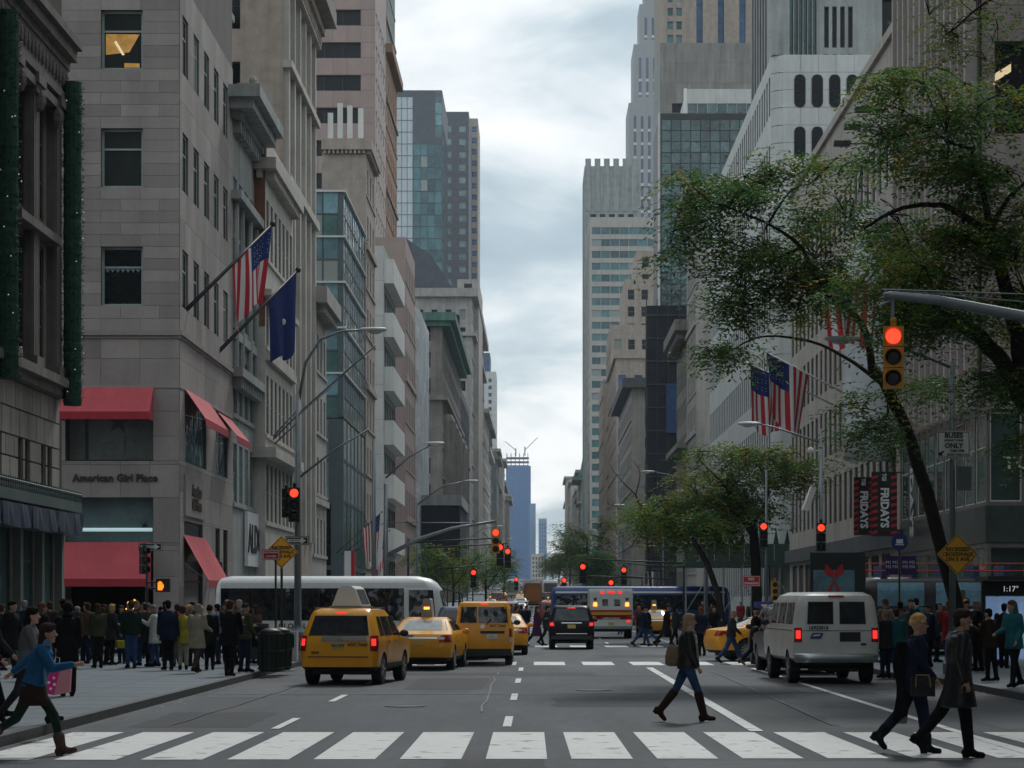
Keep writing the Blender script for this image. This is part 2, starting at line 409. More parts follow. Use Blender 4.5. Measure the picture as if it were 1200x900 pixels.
M_WHITE = mat('white_stone_panel', (0.56, 0.57, 0.55), var=0.08, rnd=0.06, streak=0.12, rough=0.7)
M_PINK = mat('pink_granite_panel', (0.34, 0.26, 0.235), var=0.08, rnd=0.08, streak=0.10, rough=0.55)
M_BRICK = mat('red_brown_brick', (0.19, 0.085, 0.055), var=0.2, streak=0.15, rough=0.9, scale=2)
M_BRICKT = mat('tan_brick', (0.36, 0.31, 0.265), var=0.16, streak=0.2, rough=0.92, scale=1.5, bump=0.3, bscale=8)
M_BRICKB = mat('orange_brown_brick', (0.27, 0.17, 0.12), var=0.15, streak=0.15, rough=0.9)
M_GREYST = mat('cool_grey_stone', (0.30, 0.32, 0.31), var=0.15, streak=0.3, rough=0.85, bump=0.3, bscale=5)
M_GREYD = mat('dark_grey_cladding', (0.09, 0.10, 0.11), var=0.15, rough=0.7)
M_GRAN = mat('dark_green_granite', (0.045, 0.062, 0.058), var=0.35, scale=2.2, rnd=0.25, rough=0.25)
M_METAL = mat('grey_steel', (0.30, 0.33, 0.35), metal=0.6, rough=0.42, var=0.12)
M_METALD = mat('dark_steel', (0.03, 0.035, 0.035), metal=0.3, rough=0.5, var=0.15)
M_BRIGHT = mat('brushed_metal_facade', (0.62, 0.66, 0.68), metal=0.85, rough=0.22, var=0.25, scale=0.3)
M_COPPER = mat('green_copper', (0.10, 0.22, 0.18), var=0.25, streak=0.3, rough=0.7)
M_SLATE = mat('grey_slate_roof', (0.07, 0.08, 0.10), var=0.2, rough=0.7)
M_NET = mat('black_debris_netting', (0.012, 0.015, 0.022), var=0.5, scale=0.5, rough=0.85, bump=1.0, bscale=1.2)
M_SCAF = mat('green_plywood_hoarding', (0.035, 0.06, 0.052), var=0.15, rough=0.75, rnd=0.1)
M_ASPH = mat('asphalt', (0.060, 0.068, 0.076), var=0.24, scale=0.25, streak=0.0, rough=0.82, bump=0.5, bscale=40, stretch=(2.4, 0.35, 1), col2=(0.076, 0.085, 0.094))
M_PAVE = mat('bluish_concrete_pavement', (0.125, 0.155, 0.178), var=0.14, scale=0.35, rough=0.8, bump=0.3, bscale=30, rnd=0.06)
M_KERB = mat('dark_steel_faced_kerb', (0.045, 0.05, 0.052), var=0.3, scale=2, rough=0.6)
M_PAINT = mat('worn_white_road_paint', (0.66, 0.68, 0.66), var=0.10, scale=5, rough=0.7, col2=(0.16, 0.17, 0.18), c2=(0.585, 0.68))
M_PAINTO = mat('worn_thin_road_paint', (0.40, 0.42, 0.42), var=0.2, scale=2.5, rough=0.75, col2=(0.2, 0.21, 0.22))
M_PATCH = mat('dark_asphalt_patch', (0.040, 0.044, 0.049), var=0.18, scale=2, rough=0.85, bump=0.4, bscale=40)
M_PATCHL = mat('pale_worn_asphalt', (0.082, 0.090, 0.098), var=0.15, scale=2, rough=0.8, bump=0.4, bscale=40)
M_TAR = mat('black_tar_seam', (0.022, 0.023, 0.025), var=0.2, rough=0.5)
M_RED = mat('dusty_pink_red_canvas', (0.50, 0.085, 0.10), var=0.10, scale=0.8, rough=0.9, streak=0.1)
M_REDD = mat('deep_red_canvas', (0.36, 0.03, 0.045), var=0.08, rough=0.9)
M_BROWNL = mat('brown_bronze_lettering', (0.045, 0.03, 0.02), var=0.1, rough=0.6)
M_WHITEP = mat('white_paint', (0.75, 0.77, 0.77), var=0.05, rough=0.5)
M_BLACK = mat('black_paint', (0.012, 0.012, 0.014), var=0.1, rough=0.5)
M_REDP = mat('red_sign_paint', (0.45, 0.02, 0.03), var=0.05, rough=0.5)
M_YEL = mat('amber_yellow_sign', (1.0, 0.50, 0.03), var=0.06, rough=0.45)
M_SIGY = mat('signal_housing_yellow', (0.50, 0.24, 0.015), var=0.12, scale=4, rough=0.45)
M_GREEN = mat('dark_green_enamel', (0.012, 0.045, 0.032), var=0.12, rough=0.4)
M_NAVY = mat('navy_canvas', (0.02, 0.035, 0.07), var=0.15, rough=0.9)
E_RED = mat('lit_red_lens', (0.5, 0.01, 0.01), emit=(1.0, 0.035, 0.015), estr=2.6, var=0)
E_REDT = mat('lit_tail_lamp', (0.4, 0.01, 0.01), emit=(1.0, 0.04, 0.03), estr=1.0, var=0)
E_ORG = mat('lit_orange_hand', (0.5, 0.1, 0.01), emit=(1.0, 0.16, 0.01), estr=2.2, var=0)
E_AMB = mat('lit_amber_bulb', (0.5, 0.2, 0.02), emit=(1.0, 0.36, 0.05), estr=2.4, var=0)
E_ROOM = mat('lit_office_ceiling', (0.5, 0.3, 0.1), emit=(0.85, 0.42, 0.08), estr=0.2, var=0.5, scale=1.5)
E_TUBE = mat('lit_ceiling_tube', (0.8, 0.7, 0.5), emit=(1.0, 0.75, 0.42), estr=0.5, var=0)
E_TEAL = mat('lit_display_window', (0.2, 0.3, 0.3), emit=(0.35, 0.62, 0.65), estr=0.16, var=0.3, scale=1.0)
E_STRIP = mat('lit_cool_tube', (0.7, 0.8, 0.8), emit=(0.6, 0.85, 0.9), estr=0.4, var=0)
E_SCRN = mat('lit_shelter_panel', (0.3, 0.4, 0.6), emit=(0.22, 0.36, 0.62), estr=0.33, var=0.25, scale=1.2)
M_RUB = mat('tyre_rubber', (0.018, 0.018, 0.019), var=0.15, rough=0.85)
M_RIM = mat('alloy_rim', (0.42, 0.44, 0.45), metal=0.7, rough=0.35, var=0.1)
M_CARGL = glassmat('car_glass', (0.008, 0.012, 0.016), rough=0.04, spec=0.6, wave=0.25)
M_PLAST = mat('black_bumper_plastic', (0.025, 0.026, 0.028), rough=0.6, var=0.1)
M_CHR = mat('chrome_trim', (0.6, 0.62, 0.63), metal=0.9, rough=0.18, var=0)
M_PLATE = mat('number_plate_gold', (0.55, 0.42, 0.13), var=0.05, rough=0.5)
M_TAILOFF = mat('red_lamp_plastic', (0.30, 0.012, 0.015), rough=0.25, var=0.05)
M_CLEARL = mat('clear_lamp_plastic', (0.5, 0.5, 0.5), rough=0.2, var=0.05)
def carpaint(name, col, metal=0.0, rough=0.28, spec=0.6): return mat(name, col, rough=rough, metal=metal, var=0.09, scale=1.8, spec=spec, streak=0.06)
C_TAXI = carpaint('taxi_yellow_paint', (0.82, 0.36, 0.012))
C_WHITE = carpaint('dirty_white_van_paint', (0.62, 0.63, 0.60))
C_BLACK = carpaint('black_car_paint', (0.005, 0.006, 0.008), rough=0.3, spec=0.18)
C_SILV = carpaint('silver_car_paint', (0.42, 0.44, 0.46), metal=0.4)
C_GREY = carpaint('dark_grey_car_paint', (0.06, 0.065, 0.07), metal=0.3)
C_RED = carpaint('red_car_paint', (0.28, 0.02, 0.02))
C_BLUE = carpaint('blue_bus_paint', (0.012, 0.05, 0.20))
M_BUSW = mat('off_white_bus_panel', (0.72, 0.74, 0.73), rough=0.35, var=0.06)
# ================================================================= the setting: road, pavements, markings
XL, XR = -7.0, 9.3          # kerb lines of the avenue
ys = [-30, 200, 400, 700, 1000, 1300, 2600]
def strip(name, x0, x1, ylist, dz, m, kind='structure', parent=None):
    mb = MB(); rings = [(x0, y, ground_z(y)+dz) for y in ylist], [(x1, y, ground_z(y)+dz) for y in ylist]
    for i in range(len(ylist)-1): mb.quad(rings[0][i], rings[1][i], rings[1][i+1], rings[0][i+1])
    o = mb.build(name, m, parent)
    if kind: tag(o, kind=kind)
    return o
gb = MB()
for i in range(len(ys)-1):
    a, b = ys[i], ys[i+1]; za, zb = ground_z(a)-0.012, ground_z(b)-0.012
    gb.quad((-4000, a, za), (4000, a, za), (4000, b, zb), (-4000, b, zb))
gb.quad((-4000, 2600, 14.838), (4000, 2600, 14.838), (4000, 8000, 14.838), (-4000, 8000, 14.838)); gb.quad((-4000, -400, -0.012), (4000, -400, -0.012), (4000, -30, -0.012), (-4000, -30, -0.012))
tag(gb.build('ground', M_ASPH), kind='structure')
road = strip('avenue', XL-0.02, XR+0.02, ys, 0.0, M_ASPH)
def paint_rect(name, x0, x1, y0, y1, m=None, lab=None, skew=0.0):
    mb = MB(); dz_ = 0.006 if name == 'crosswalk_stripe' else 0.011; z0, z1 = ground_z(y0)+dz_, ground_z(y1)+dz_
    mb.quad((x0, y0, z0), (x1, y0, z0), (x1+skew, y1, z1), (x0+skew, y1, z1)); o = mb.build(name, m or M_PAINT, road)
    if lab: o['label'] = lab
for k in range(-5, 9):
    x = -1.66+1.035*k; paint_rect('crosswalk_stripe', x, x+0.74, 26.7+0.03*k, 32.2, skew=-0.02*k)
for yc in (66.2, 92.5):
    for k in range(-5, 11):
        x = -1.6+1.06*k*1.4; 
        if x > XL+0.2 and x+0.9 < XR: paint_rect('crosswalk_stripe', x, x+0.95, yc, yc+3.6)
paint_rect('stop_line', XL+0.6, XR-0.6, 95.2, 95.5, M_PAINTO); paint_rect('stop_line', -1.5, 5.8, 64.9, 65.05, M_PAINTO)
for y in list(range(34, 62, 9))+list(range(100, 420, 12)):
    paint_rect('lane_dash', -0.53, -0.40, y-0.4, y+2.6); 
    if y > 40 or y < 36: paint_rect('lane_dash', -3.97, -3.84, y-1.0, y+2.0)
    if y > 99: paint_rect('lane_dash', 3.1, 3.24, y, y+3)
paint_rect('lane_line', 3.10, 3.30, 32.4, 63.6); paint_rect('lane_line', 6.04, 6.19, 20, 26.4, M_PAINT); paint_rect('lane_line', 6.04, 6.19, 26.9, 63)
paint_rect('lane_line', 6.04, 6.19, 97, 190, M_PAINTO)
tb = MB(); rr = random.Random(3)
def seam(x, y, x2, y2, w=0.035):
    n = 10; p = [(x+(x2-x)*i/n+rr.uniform(-.05, .05), y+(y2-y)*i/n+rr.uniform(-.12, .12)) for i in range(n+1)]
    for i in range(n): (a, b), (c, d) = p[i], p[i+1]; dx_, dy_ = (0, w) if abs(x2-x) > abs(y2-y) else (w, 0); tb.quad((a, b, .016), (c, d, .016), (c+dx_, d+dy_*4, .016), (a+dx_, b+dy_*4, .016))
seam(-6.9, 45, 9.2, 46.5); seam(-1.0, 38, -1.1, 60); seam(4.5, 34, 4.7, 60); seam(-6.8, 57.5, 9, 57); seam(-5.6, 34, -5.4, 50); seam(-6.9, 24.5, 9.2, 24.2)
tag(tb.build('tar_seam', M_TAR, road), kind='stuff')
for (xa, xb, ya, yb, m_) in ((-6.2, -4.4, 33.5, 38, M_PATCH), (0.3, 2.4, 40, 43.5, M_PATCH), (4.6, 5.9, 33.4, 41, M_PATCHL), (-2.9, -1.2, 48, 55, M_PATCH), (7.0, 8.9, 33, 47, M_PATCHL), (-6.7, -5.2, 44, 52, M_PATCHL), (3.6, 5.6, 46, 50, M_PATCH), (-4.9, 1.5, 57.4, 59.2, M_PATCH), (2.2, 8.8, 75, 79, M_PATCH), (-6, -1, 84, 88, M_PATCHL), (-1.1, 0.1, 24.4, 26.5, M_PATCH), (1.5, 6, 24.6, 26.4, M_PATCHL)):
    mb = MB(); n = 10; p = [(xa+(xb-xa)*i/n, ya+rr.uniform(-.1, .1)) for i in range(n+1)]+[(xb+rr.uniform(-.05, .05), ya+(yb-ya)*i/n) for i in range(1, n)]+[(xb-(xb-xa)*i/n, yb+rr.uniform(-.1, .1)) for i in range(n+1)]+[(xa+rr.uniform(-.05, .05), yb-(yb-ya)*i/n) for i in range(1, n)]
    mb.add([(a, b, .003) for a, b in p], [tuple(range(len(p)))]); mb.build('road_patch', m_, road)
mh = MB(); mh.lathe((1.2, 47.5, 0.008), [(0.38, 0), (0.38, 0.006), (0.33, 0.006), (0.33, 0.002)], 20); mh.build('manhole_cover', M_METALD, road)
mh = MB(); mh.lathe((-2.4, 40.2, 0.008), [(0.38, 0), (0.38, 0.006), (0.33, 0.006), (0.33, 0.002)], 20); mh.build('manhole_cover', M_METALD, road)
# pavements with rounded corners at the cross street
def pavement(name, poly, label=None):
    """raised slab; the top sheet carries dark kerb stones along its edge"""
    H_ = 0.14; mb = MB(); n = len(poly)
    mb.add([(x, y, H_+ground_z(y)) for x, y in poly], [tuple(range(n))], 0)
    o = mb.build(name, [M_PAVE], None); tag(o, kind='structure')
    me = o.data; bm = bmesh.new(); bm.from_mesh(me); bmesh.ops.triangulate(bm, faces=bm.faces); bm.to_mesh(me); bm.free()
    kb = MB()
    for i in range(n):
        (a, b), (c, d) = poly[i], poly[(i+1) % n]
        if abs(a) > 25 or abs(c) > 25: continue
        ux, uy = c-a, d-b; l_ = (ux*ux+uy*uy)**.5
        if l_ < 1e-4: continue
        nx, ny = -uy/l_*0.16, ux/l_*0.16; z, z2 = ground_z(b), ground_z(d)
        kb.add([(a, b, z), (c, d, z2), (c, d, z2+H_+.004), (a, b, z+H_+.004), (a+nx, b+ny, z+H_+.004), (c+nx, d+ny, z2+H_+.004)], [(0, 1, 2, 3), (3, 2, 5, 4)])
    kb.build('kerb', M_KERB, o); return o
def arc(cx, cy, r, a0, a1, n=8): return [(cx+r*cos(radians(a0+(a1-a0)*i/n)), cy+r*sin(radians(a0+(a1-a0)*i/n))) for i in range(n+1)]
BX, BXR = -14.0, 16.6
# near left corner slab (kerb leaves the avenue and turns into the cross street)
pavement('pavement_near_left', [(-60, -30), (XL, -30)]+[(XL, 55)]+arc(XL-4.5, 66.5, 4.5, 0, 90)+[(-60, 71)])
pavement('pavement_near_right', [(60, -30), (60, 71)]+arc(XR+4, 66.5, 4.5, 90, 180)+[(XR-.5, 55), (XR-0.0, 50), (XR, -30)])
def block_slab(side, y0, y1):
    r = 3.5
    if side == 'L': return pavement('pavement_left', [(-60, y0)]+arc(XL-r, y0+r, r, -90, 0)+arc(XL-r, y1-r, r, 0, 90)+[(-60, y1)])
    return pavement('pavement_right', [(60, y1)]+arc(XR+r, y1-r, r, 90, 180)+arc(XR+r, y0+r, r, 180, 270)+[(60, y0)])
for a, b in ((82, 152), (165, 232), (248, 320), (336, 420), (436, 540), (560, 700), (720, 900), (920, 1290)):
    block_slab('L', a, b)
for a, b in ((79, 148), (160, 216), (230, 316), (336, 420), (436, 540), (560, 700), (720, 900), (920, 1290)):
    block_slab('R', a, b)
# pavement flags near the camera: shallow scored joints
jb = MB()
for y in [i*1.52 for i in range(12, 44)]: jb.box(-14, XL-0.3, y, y+0.012, 0.141, 0.1425)
for i in range(1, 5): x = XL-0.3-i*1.5; jb.box(x, x+0.012, 18, 66, 0.141, 0.1425)
tag(jb.build('pavement_joint', M_KERB, bpy.data.objects['pavement_near_left']), kind='stuff')
# ================================================================= left side of the avenue
def simple(name, label, side, x0, x1, y0, y1, h, m, fw=None, sw=None, fr=None, gl=None, group=None, cat='building', depth=0.3, base=None, topband=None, vis=None, splt=0.5, nx=1, z0=None, panel=None, pm=None, fin=True, sill=0.0):
    """fw / sw = (window w, pitch, sill, height, floor pitch, margin) of the front and the street side"""
    b = Bld(name, label, cat, side, x0, x1, y0, y1, h, m, group, base=-0.5 if base is None else base)
    if vis: b.vis = vis
    for face, sp in (('F', fw), ('S', sw)):
        if not sp: continue
        a, e_ = b.rng(face); w, p, sl, wh, fh = sp[:5]; mg = sp[5] if len(sp) > 5 else None
        zt = min(h, ztop(y0 if face == 'F' else y1)+fh); zs = z0 if z0 is not None else 0
        cols = reg(a, e_, w, p, mg)
        if face == 'F' and side == 'L': cols = [(e_-c[1]+a, e_-c[0]+a) for c in cols][::-1]
        b.fac(face, cols, rows(zs, min(zt, h-0.4), sl, wh, fh), depth, win=lambda w_, h_: wkey(w_, h_, nx, 1, fr, gl, split=splt, sill=sill), panel=panel, pm=pm, z1=zt if zt < h else None)
    if sw and side and y0 < 1000:
        sl, wh, fh = sw[2:5]; zs = z0 if z0 is not None else 0; k = 0; mb = MB(); z = zs+sl
        while z+wh < min(h, ztop(y1)+fh)-0.5:
            b.bx(mb, 'S', y0+.05, y1-.05, 0.0, 0.09, z-0.22, z-0.02)
            if k % 3 == 2: b.bx(mb, 'S', y0+.03, y1-.03, 0.0, 0.22, z-0.75, z-0.35)
            z += fh; k += 1
        if mb.v: tag(b.part('sill_course', mb, m), kind='stuff')
    if topband: b.band(h-topband[0], h+0.15, topband[1], 'cornice', dent=topband[2] if len(topband) > 2 else 0, m=topband[3] if len(topband) > 3 else None)
    return b.finish() if fin else b

# ---- near left department store: rusticated base, recessed windows between pilasters, cornice
M_SOOT = mat('soot_dark_limestone', (0.15, 0.137, 0.125), var=0.22, streak=0.35, bump=0.5, bscale=5, rough=0.92)  # darker limestone tone for the store at the left edge
def near_left():
    b = Bld('department_store', 'soot-dark classical store with green light garlands at the left edge', 'building', 'L', -34, -14.72, 47, 68, 18.0, M_SOOT, mj=M_STONED)
    # street face, bottom to top
    shop = [(u, u+2.0) for u in (48.2, 51.2, 54.2, 57.0, 59.9, 62.7, 65.4)]
    b.fac('S', shop, [(0.5, 4.1)], 0.5, z0=-0.5, z1=4.9, win=lambda w, h: wkey(w, h, 1, 1, M_FRD, glassmat('shop_glass_teal', (0.05, 0.10, 0.10), rough=0.05), ft=0.09, split=0.72))
    nw = []
    for c in (49.5, 52.9, 56.4, 59.9, 63.3, 66.2): nw += [(c-0.72, c-0.12), (c+0.12, c+0.72)]
    b.fac('S', nw, [(5.35, 6.55)], 0.35, z0=4.9, z1=8.1, panel=(1.05, 0.62), pm=mat('rusticated_grey_block', (0.27, 0.25, 0.225), rnd=0.14, var=0.12, streak=0.2, bump=0.3, bscale=10), pgap=0.05, pt=0.07, stagger=True, pname='stone_block',
          win=lambda w, h: wkey(w, h, 1, 1, M_FRD, M_GLB, split=0.6))
    bays = [(49.0, 51.0), (54.0, 56.0), (61.8, 63.6), (64.3, 66.1)]
    b.fac('S', bays, [(8.9, 12.4), (13.2, 16.6)], 0.7, z0=8.1, z1=18.0, win=lambda w, h: wkey(w, h, 2, 3, M_FRD, M_GLB, ft=0.09))
    b.q('F', -34, -14.72, -0.5, 18.0); b.done['F'] = [(-0.5, 18, 0, 0)]
    b.band(8.1, 8.35, 0.35, 'string_course'); b.band(8.35, 8.62, 0.55, 'string_course')
    mbp = MB()
    for u in (51.9, 53.3, 57.2, 61.2, 63.9, 66.9):     # fluted pilasters with bases and capitals
        for k in range(4): b.bx(mbp, 'S', u-0.34+k*0.18, u-0.22+k*0.18, 0, 0.30, 8.95, 16.5)
        b.bx(mbp, 'S', u-0.38, u+0.38, 0, 0.24, 8.95, 16.52); b.bx(mbp, 'S', u-0.46, u+0.46, 0, 0.42, 8.62, 8.95)
        b.bx(mbp, 'S', u-0.44, u+0.44, 0, 0.40, 16.5, 16.75); b.bx(mbp, 'S', u-0.50, u+0.50, 0, 0.48, 16.75, 17.05)
    b.part('pilaster', mbp, M_SOOT)
    b.band(17.05, 17.3, 0.42, 'architrave'); b.band(17.3, 18.15, 0.34, 'frieze')
    fr_ = MB()
    for i in range(46):                                 # carved frieze
        u = 47.3+i*0.45; fr_.ball(b.mp('S', u, 0.36, 17.72), (0.09, 0.15, 0.26), 6, 4)
    tag(b.part('carved_frieze', fr_, M_SOOT), kind='stuff')
    b.band(18.15, 18.4, 0.4, 'cornice', dent=0.42); b.band(18.4, 18.75, 0.62, 'cornice'); b.band(18.75, 19.0, 0.78, 'cornice')
    # pediment over the pair of windows
    pm_ = MB(); b.bx(pm_, 'S', 61.4, 66.5, 0, 0.45, 12.55, 12.8); b.bx(pm_, 'S', 61.4, 66.5, 0, 0.38, 16.65, 16.9)
    for u in (61.5, 63.95, 66.3): pm_.ball(b.mp('S', u, 0.35, 16.35), (0.22, 0.16, 0.34), 7, 5)
    tag(b.part('window_hood', pm_, M_SOOT), kind='stuff')
    # iron cresting, navy banners and cast-iron shop front
    cm = MB()
    b.bx(cm, 'S', 47.2, 68.2, 0, .72, 4.62, 4.92); b.bx(cm, 'S', 47.2, 68.2, 0, 0.6, 3.95, 4.1)
    for i in range(84):
        u = 47.4+i*0.25; p = b.mp('S', u, 0.68, 4.92); cm.tube([p, (p[0], p[1], p[2]+0.34)], [0.03, 0.012], 4); cm.ball((p[0], p[1], p[2]+0.22), 0.065, 5, 3)
    b.part('iron_cresting', cm, mat('verdigris_iron', (0.09, 0.13, 0.125), metal=0.2, rough=0.6, var=0.2))
    for i in range(6):
        bm_ = MB(); u = 47.6+i*3.45; pts = []
        rings = []
        for j in range(9):
            uu = u+3.35*j/8; sag = -0.12*sin(pi*j/8); rings.append([b.mp('S', uu, .74+0.03*sin(j*1.7), 4.55), b.mp('S', uu, .77+0.05*sin(j*2.1), 3.95+sag*0.5)])
        bm_.loft(rings, cap=False, closed=False); o = b.part('banner', bm_, M_NAVY)
    for u in (50.7, 53.7, 56.6, 59.5, 62.4, 65.1, 67.8):
        m_ = MB(); b.bx(m_, 'S', u-0.16, u+0.16, 0, 0.22, 0, 3.94); b.part('shop_front_column', m_, mat('pale_green_column', (0.16, 0.19, 0.17), var=0.1))
    # display windows glow dimly; posters on the glass
    for u, wd in ((57.3, 1.5), (60.2, 1.5), (63.0, 1.5)):
        m_ = MB(); p = b.mp('S', u+0.25, -0.46, 0.9); m_.box(p[0]-0.0, p[0]+0.02, p[1], p[1]+wd*0.8, 0.9, 2.7); b.part('display_panel', m_, E_TEAL)
    # penthouse and urn silhouettes above
    r = b.finish()
    for i, (u, zt_) in enumerate(((59.2, 17.75), (67.35, 17.75))):
        g = MB(); rn = random.Random(i)
        g.lathe((0, 0, 0), [(0.26+0.03*rn.random(), z_*0.1) for z_ in range(0, 99)], 12)
        for k in range(2600):                            # fir sprays around the core
            t = rn.uniform(0, 2*pi); z_ = rn.uniform(0, 9.85); rr_ = 0.30; s_ = rn.uniform(.03, .07)
            c = Vector((cos(t)*rr_, sin(t)*rr_, z_)); d = Vector((cos(t+rn.uniform(-.8, .8)), sin(t+rn.uniform(-.8, .8)), rn.uniform(-.6, .7)))*s_*1.6; e_ = Vector((-sin(t), cos(t), rn.uniform(-.4, .4)))*s_*0.5
            g.add([c-e_, c+e_, c+d], [(0, 1, 2)])
        gr = thing('garland', ['green fir garland with white lights, the outer one hanging at the left edge', 'green fir garland with white lights hung on the store corner beside the taupe building'][i], 'garland', (-14.12, u, 7.85), 0, 'fir garlands on the department store')
        tag(g.build('foliage', mat('fir_needle_green', (0.008, 0.055, 0.032), var=0.4, scale=6, rough=0.8), gr), kind='stuff')
        lt = MB()
        for k in range(26):
            t = rn.uniform(-pi, pi); lt.ball((cos(t)*0.34, sin(t)*0.34, rn.uniform(0.2, 9.7)), 0.02, 5, 3)
        lt.build('light_bulb', mat('tiny_white_bulb', (0.8, 0.8, 0.75), emit=(1, 0.95, 0.85), estr=0.25, var=0), gr)
near_left()

# ---- taupe limestone corner building with red awnings
def corner_store():
    y0, y1, x1 = 86.7, 101.7, -14.0
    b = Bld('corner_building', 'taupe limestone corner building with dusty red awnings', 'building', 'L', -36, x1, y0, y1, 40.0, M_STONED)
    b.vis = (75, 0)
    W1 = lambda w, h: wkey(w, h, 1, 1, mat('grey_green_sash', (0.30, 0.37, 0.36), var=0.08), M_GL, ft=0.09, split=0.66, fd=0.08, sill=0.30)
    cols = [(-17.06-6.2*2, -15.43-6.2*2), (-17.06-6.2, -15.43-6.2), (-17.06, -15.43)]
    rw = [(13.47+4.62*i, 15.77+4.62*i) for i in range(4)]
    ST = dict(panel=(1.35, 0.50), pm=M_STONE, pgap=0.012, pt=0.03, stagger=True, pname='stone_block')
    # only the last bay is in view: clad it with single stones, plain wall further left
    xs = -18.6
    b.q('F', -36, xs, -0.5, 40.0, oa=0.03)
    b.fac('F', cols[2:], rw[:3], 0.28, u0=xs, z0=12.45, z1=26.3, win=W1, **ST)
    b.fac('F', [], [], u0=xs, z0=10.35, z1=12.45, panel=(1.4, 1.0), pm=M_STONE, pgap=0.012, pt=0.03, pname='stone_block')
    b.q('F', -36, x1, 26.3, 40, oa=0.03)
    c1 = [(-18.45, -15.02)]
    b.fac('F', c1, [(7.4, 10.3)], 0.5, u0=xs, z0=7.25, z1=10.35, win=None, panel=(1.2, 1.0), pm=M_STONE, pgap=0.014, pt=0.03, pname='stone_block')
    b.fac('F', c1, [(4.2, 5.97)], 0.45, u0=xs, z0=4.1, z1=7.25, win=None, panel=(1.2, 1.3), pm=M_STONE, pgap=0.014, pt=0.03, pname='stone_block')
    b.fac('F', c1, [(-0.2, 3.9)], 1.2, u0=xs, z0=-0.5, z1=4.1, win=None, panel=(1.2, 1.0), pm=M_STONE, pgap=0.014, pt=0.03, pname='stone_block')
    # street side
    sc = [(88.0+2.83*i-0.72, 88.0+2.83*i+0.72) for i in range(5)]
    b.fac('S', sc, rw[:3], 0.28, z0=12.45, z1=26.3, win=W1, panel=(1.4, 1.5), pm=M_STONE, pgap=0.012, pt=0.03, pname='stone_block')
    b.fac('S', [], [], z0=10.35, z1=12.45, panel=(2.2, 1.0), pm=M_STONE, pgap=0.012, pt=0.03, pname='stone_block')
    b.fac('S', [(87.9, 93.6), (96.4, 100.0)], [(7.45, 10.3)], 0.5, z0=7.25, z1=10.35, win=lambda w, h: wkey(w, h, 4 if w > 5 else 2, 1, M_FRD, M_GLT, ft=0.08), panel=(1.3, 1.4), pm=M_STONE, pgap=0.014, pt=0.03, pname='stone_block')
    b.fac('S', [(87.7, 92.6), (96.2, 97.6), (98.6, 100.0)], [(-0.2, 5.1)], 0.9, z0=-0.5, z1=5.2, win=lambda w, h: wkey(w, h, 1, 1, M_FRD, M_GLB, ft=0.08, split=0.55), panel=(1.3, 1.4), pm=M_STONE, pgap=0.014, pt=0.03, pname='stone_block')
    b.fac('S', [], [], z0=5.2, z1=7.25, panel=(2.2, 1.0), pm=M_STONE, pgap=0.014, pt=0.03, pname='stone_block')
    b.band(12.30, 12.48, 0.16, 'string_course', M_STONE); b.band(12.18, 12.30, 0.08, 'string_course', M_STONE); b.band(10.25, 10.36, 0.06, 'string_course', M_STONE)
    r = b.finish()
    C = lambda x, y, z: (x-b.cx, y-b.cy, z)
    def local(mb, name, m, par=r, **k): return mb.build(name, m, par, **k)
    # office behind the top window: warm ceiling and tube light
    # the three front windows are framed openings; the topmost shows a lit room
    m_ = MB(); m_.quad(C(-16.98, y0+0.265, 18.2+4.62*0+0.0), C(-15.52, y0+0.265, 18.2), C(-15.52, y0+0.265, 18.2), C(-16.98, y0+0.265, 18.2))
    room = MB(); z_ = rw[2][0]-4.62*0
    z_ = 22.71-2.3*0
    lo = rw[1][0]+0  # second storey from the top of the frame
    top = rw[2] if False else (13.47+9.24-0.0, 15.77+9.24)
    zt = 20.35
    room = MB(); room.quad(C(-16.92, y0+0.262, top[0]+0.62), C(-16.0, y0+0.262, top[0]+0.72), C(-15.60, y0+0.262, top[0]+1.42), C(-16.92, y0+0.262, top[0]+1.44)); local(room, 'lit_ceiling', E_ROOM)
    room = MB(); room.quad(C(-16.60, y0+0.258, top[0]+1.12), C(-16.52, y0+0.258, top[0]+1.18), C(-16.18, y0+0.258, top[0]+0.62), C(-16.28, y0+0.258, top[0]+0.60)); local(room, 'tube_light', E_TUBE)
    room = MB(); room.quad(C(-16.2, y0+0.259, top[0]+0.12), C(-15.60, y0+0.259, top[0]+0.12), C(-15.60, y0+0.259, top[0]+0.28), C(-16.2, y0+0.259, top[0]+0.30)); local(room, 'lit_desk', E_ROOM)
    # roller valance in the lowest window
    sv = MB(); zz = rw[0][0]+1.46
    for i in range(7): sv.prism([(-16.95-b.cx+0.2*i, zz), (-16.95-b.cx+0.2*i+0.2, zz), (-16.95-b.cx+0.2*i+0.1, zz-0.14)], y0-b.cy+0.235, y0-b.cy+0.25)
    local(sv, 'blind', mat('grey_blue_blind', (0.16, 0.23, 0.25), var=0.05))
    # display windows
    d = MB(); d.box(*[v for p in ((-18.45, -15.02), (y0+0.44, y0+0.47)) for v in (p[0]-(b.cx if p[0] < 0 else b.cy), p[1]-(b.cx if p[0] < 0 else b.cy))], 7.4, 10.3)
    w_ = local(d, 'display_window', mat('draped_display_grey', (0.17, 0.19, 0.19), var=0.25, scale=0.9, rough=0.35))
    fr = MB()
    for xx in (-18.45, -17.75, -15.09): fr.box(xx-b.cx, xx+0.07-b.cx, y0+0.38-b.cy, y0+0.436-b.cy, 7.4, 10.3)
    for za in (7.4, 10.23): fr.box(-18.38-b.cx, -15.09-b.cx, y0+0.39-b.cy, y0+0.436-b.cy, za, za+0.07)
    local(fr, 'frame', M_FRD, w_)
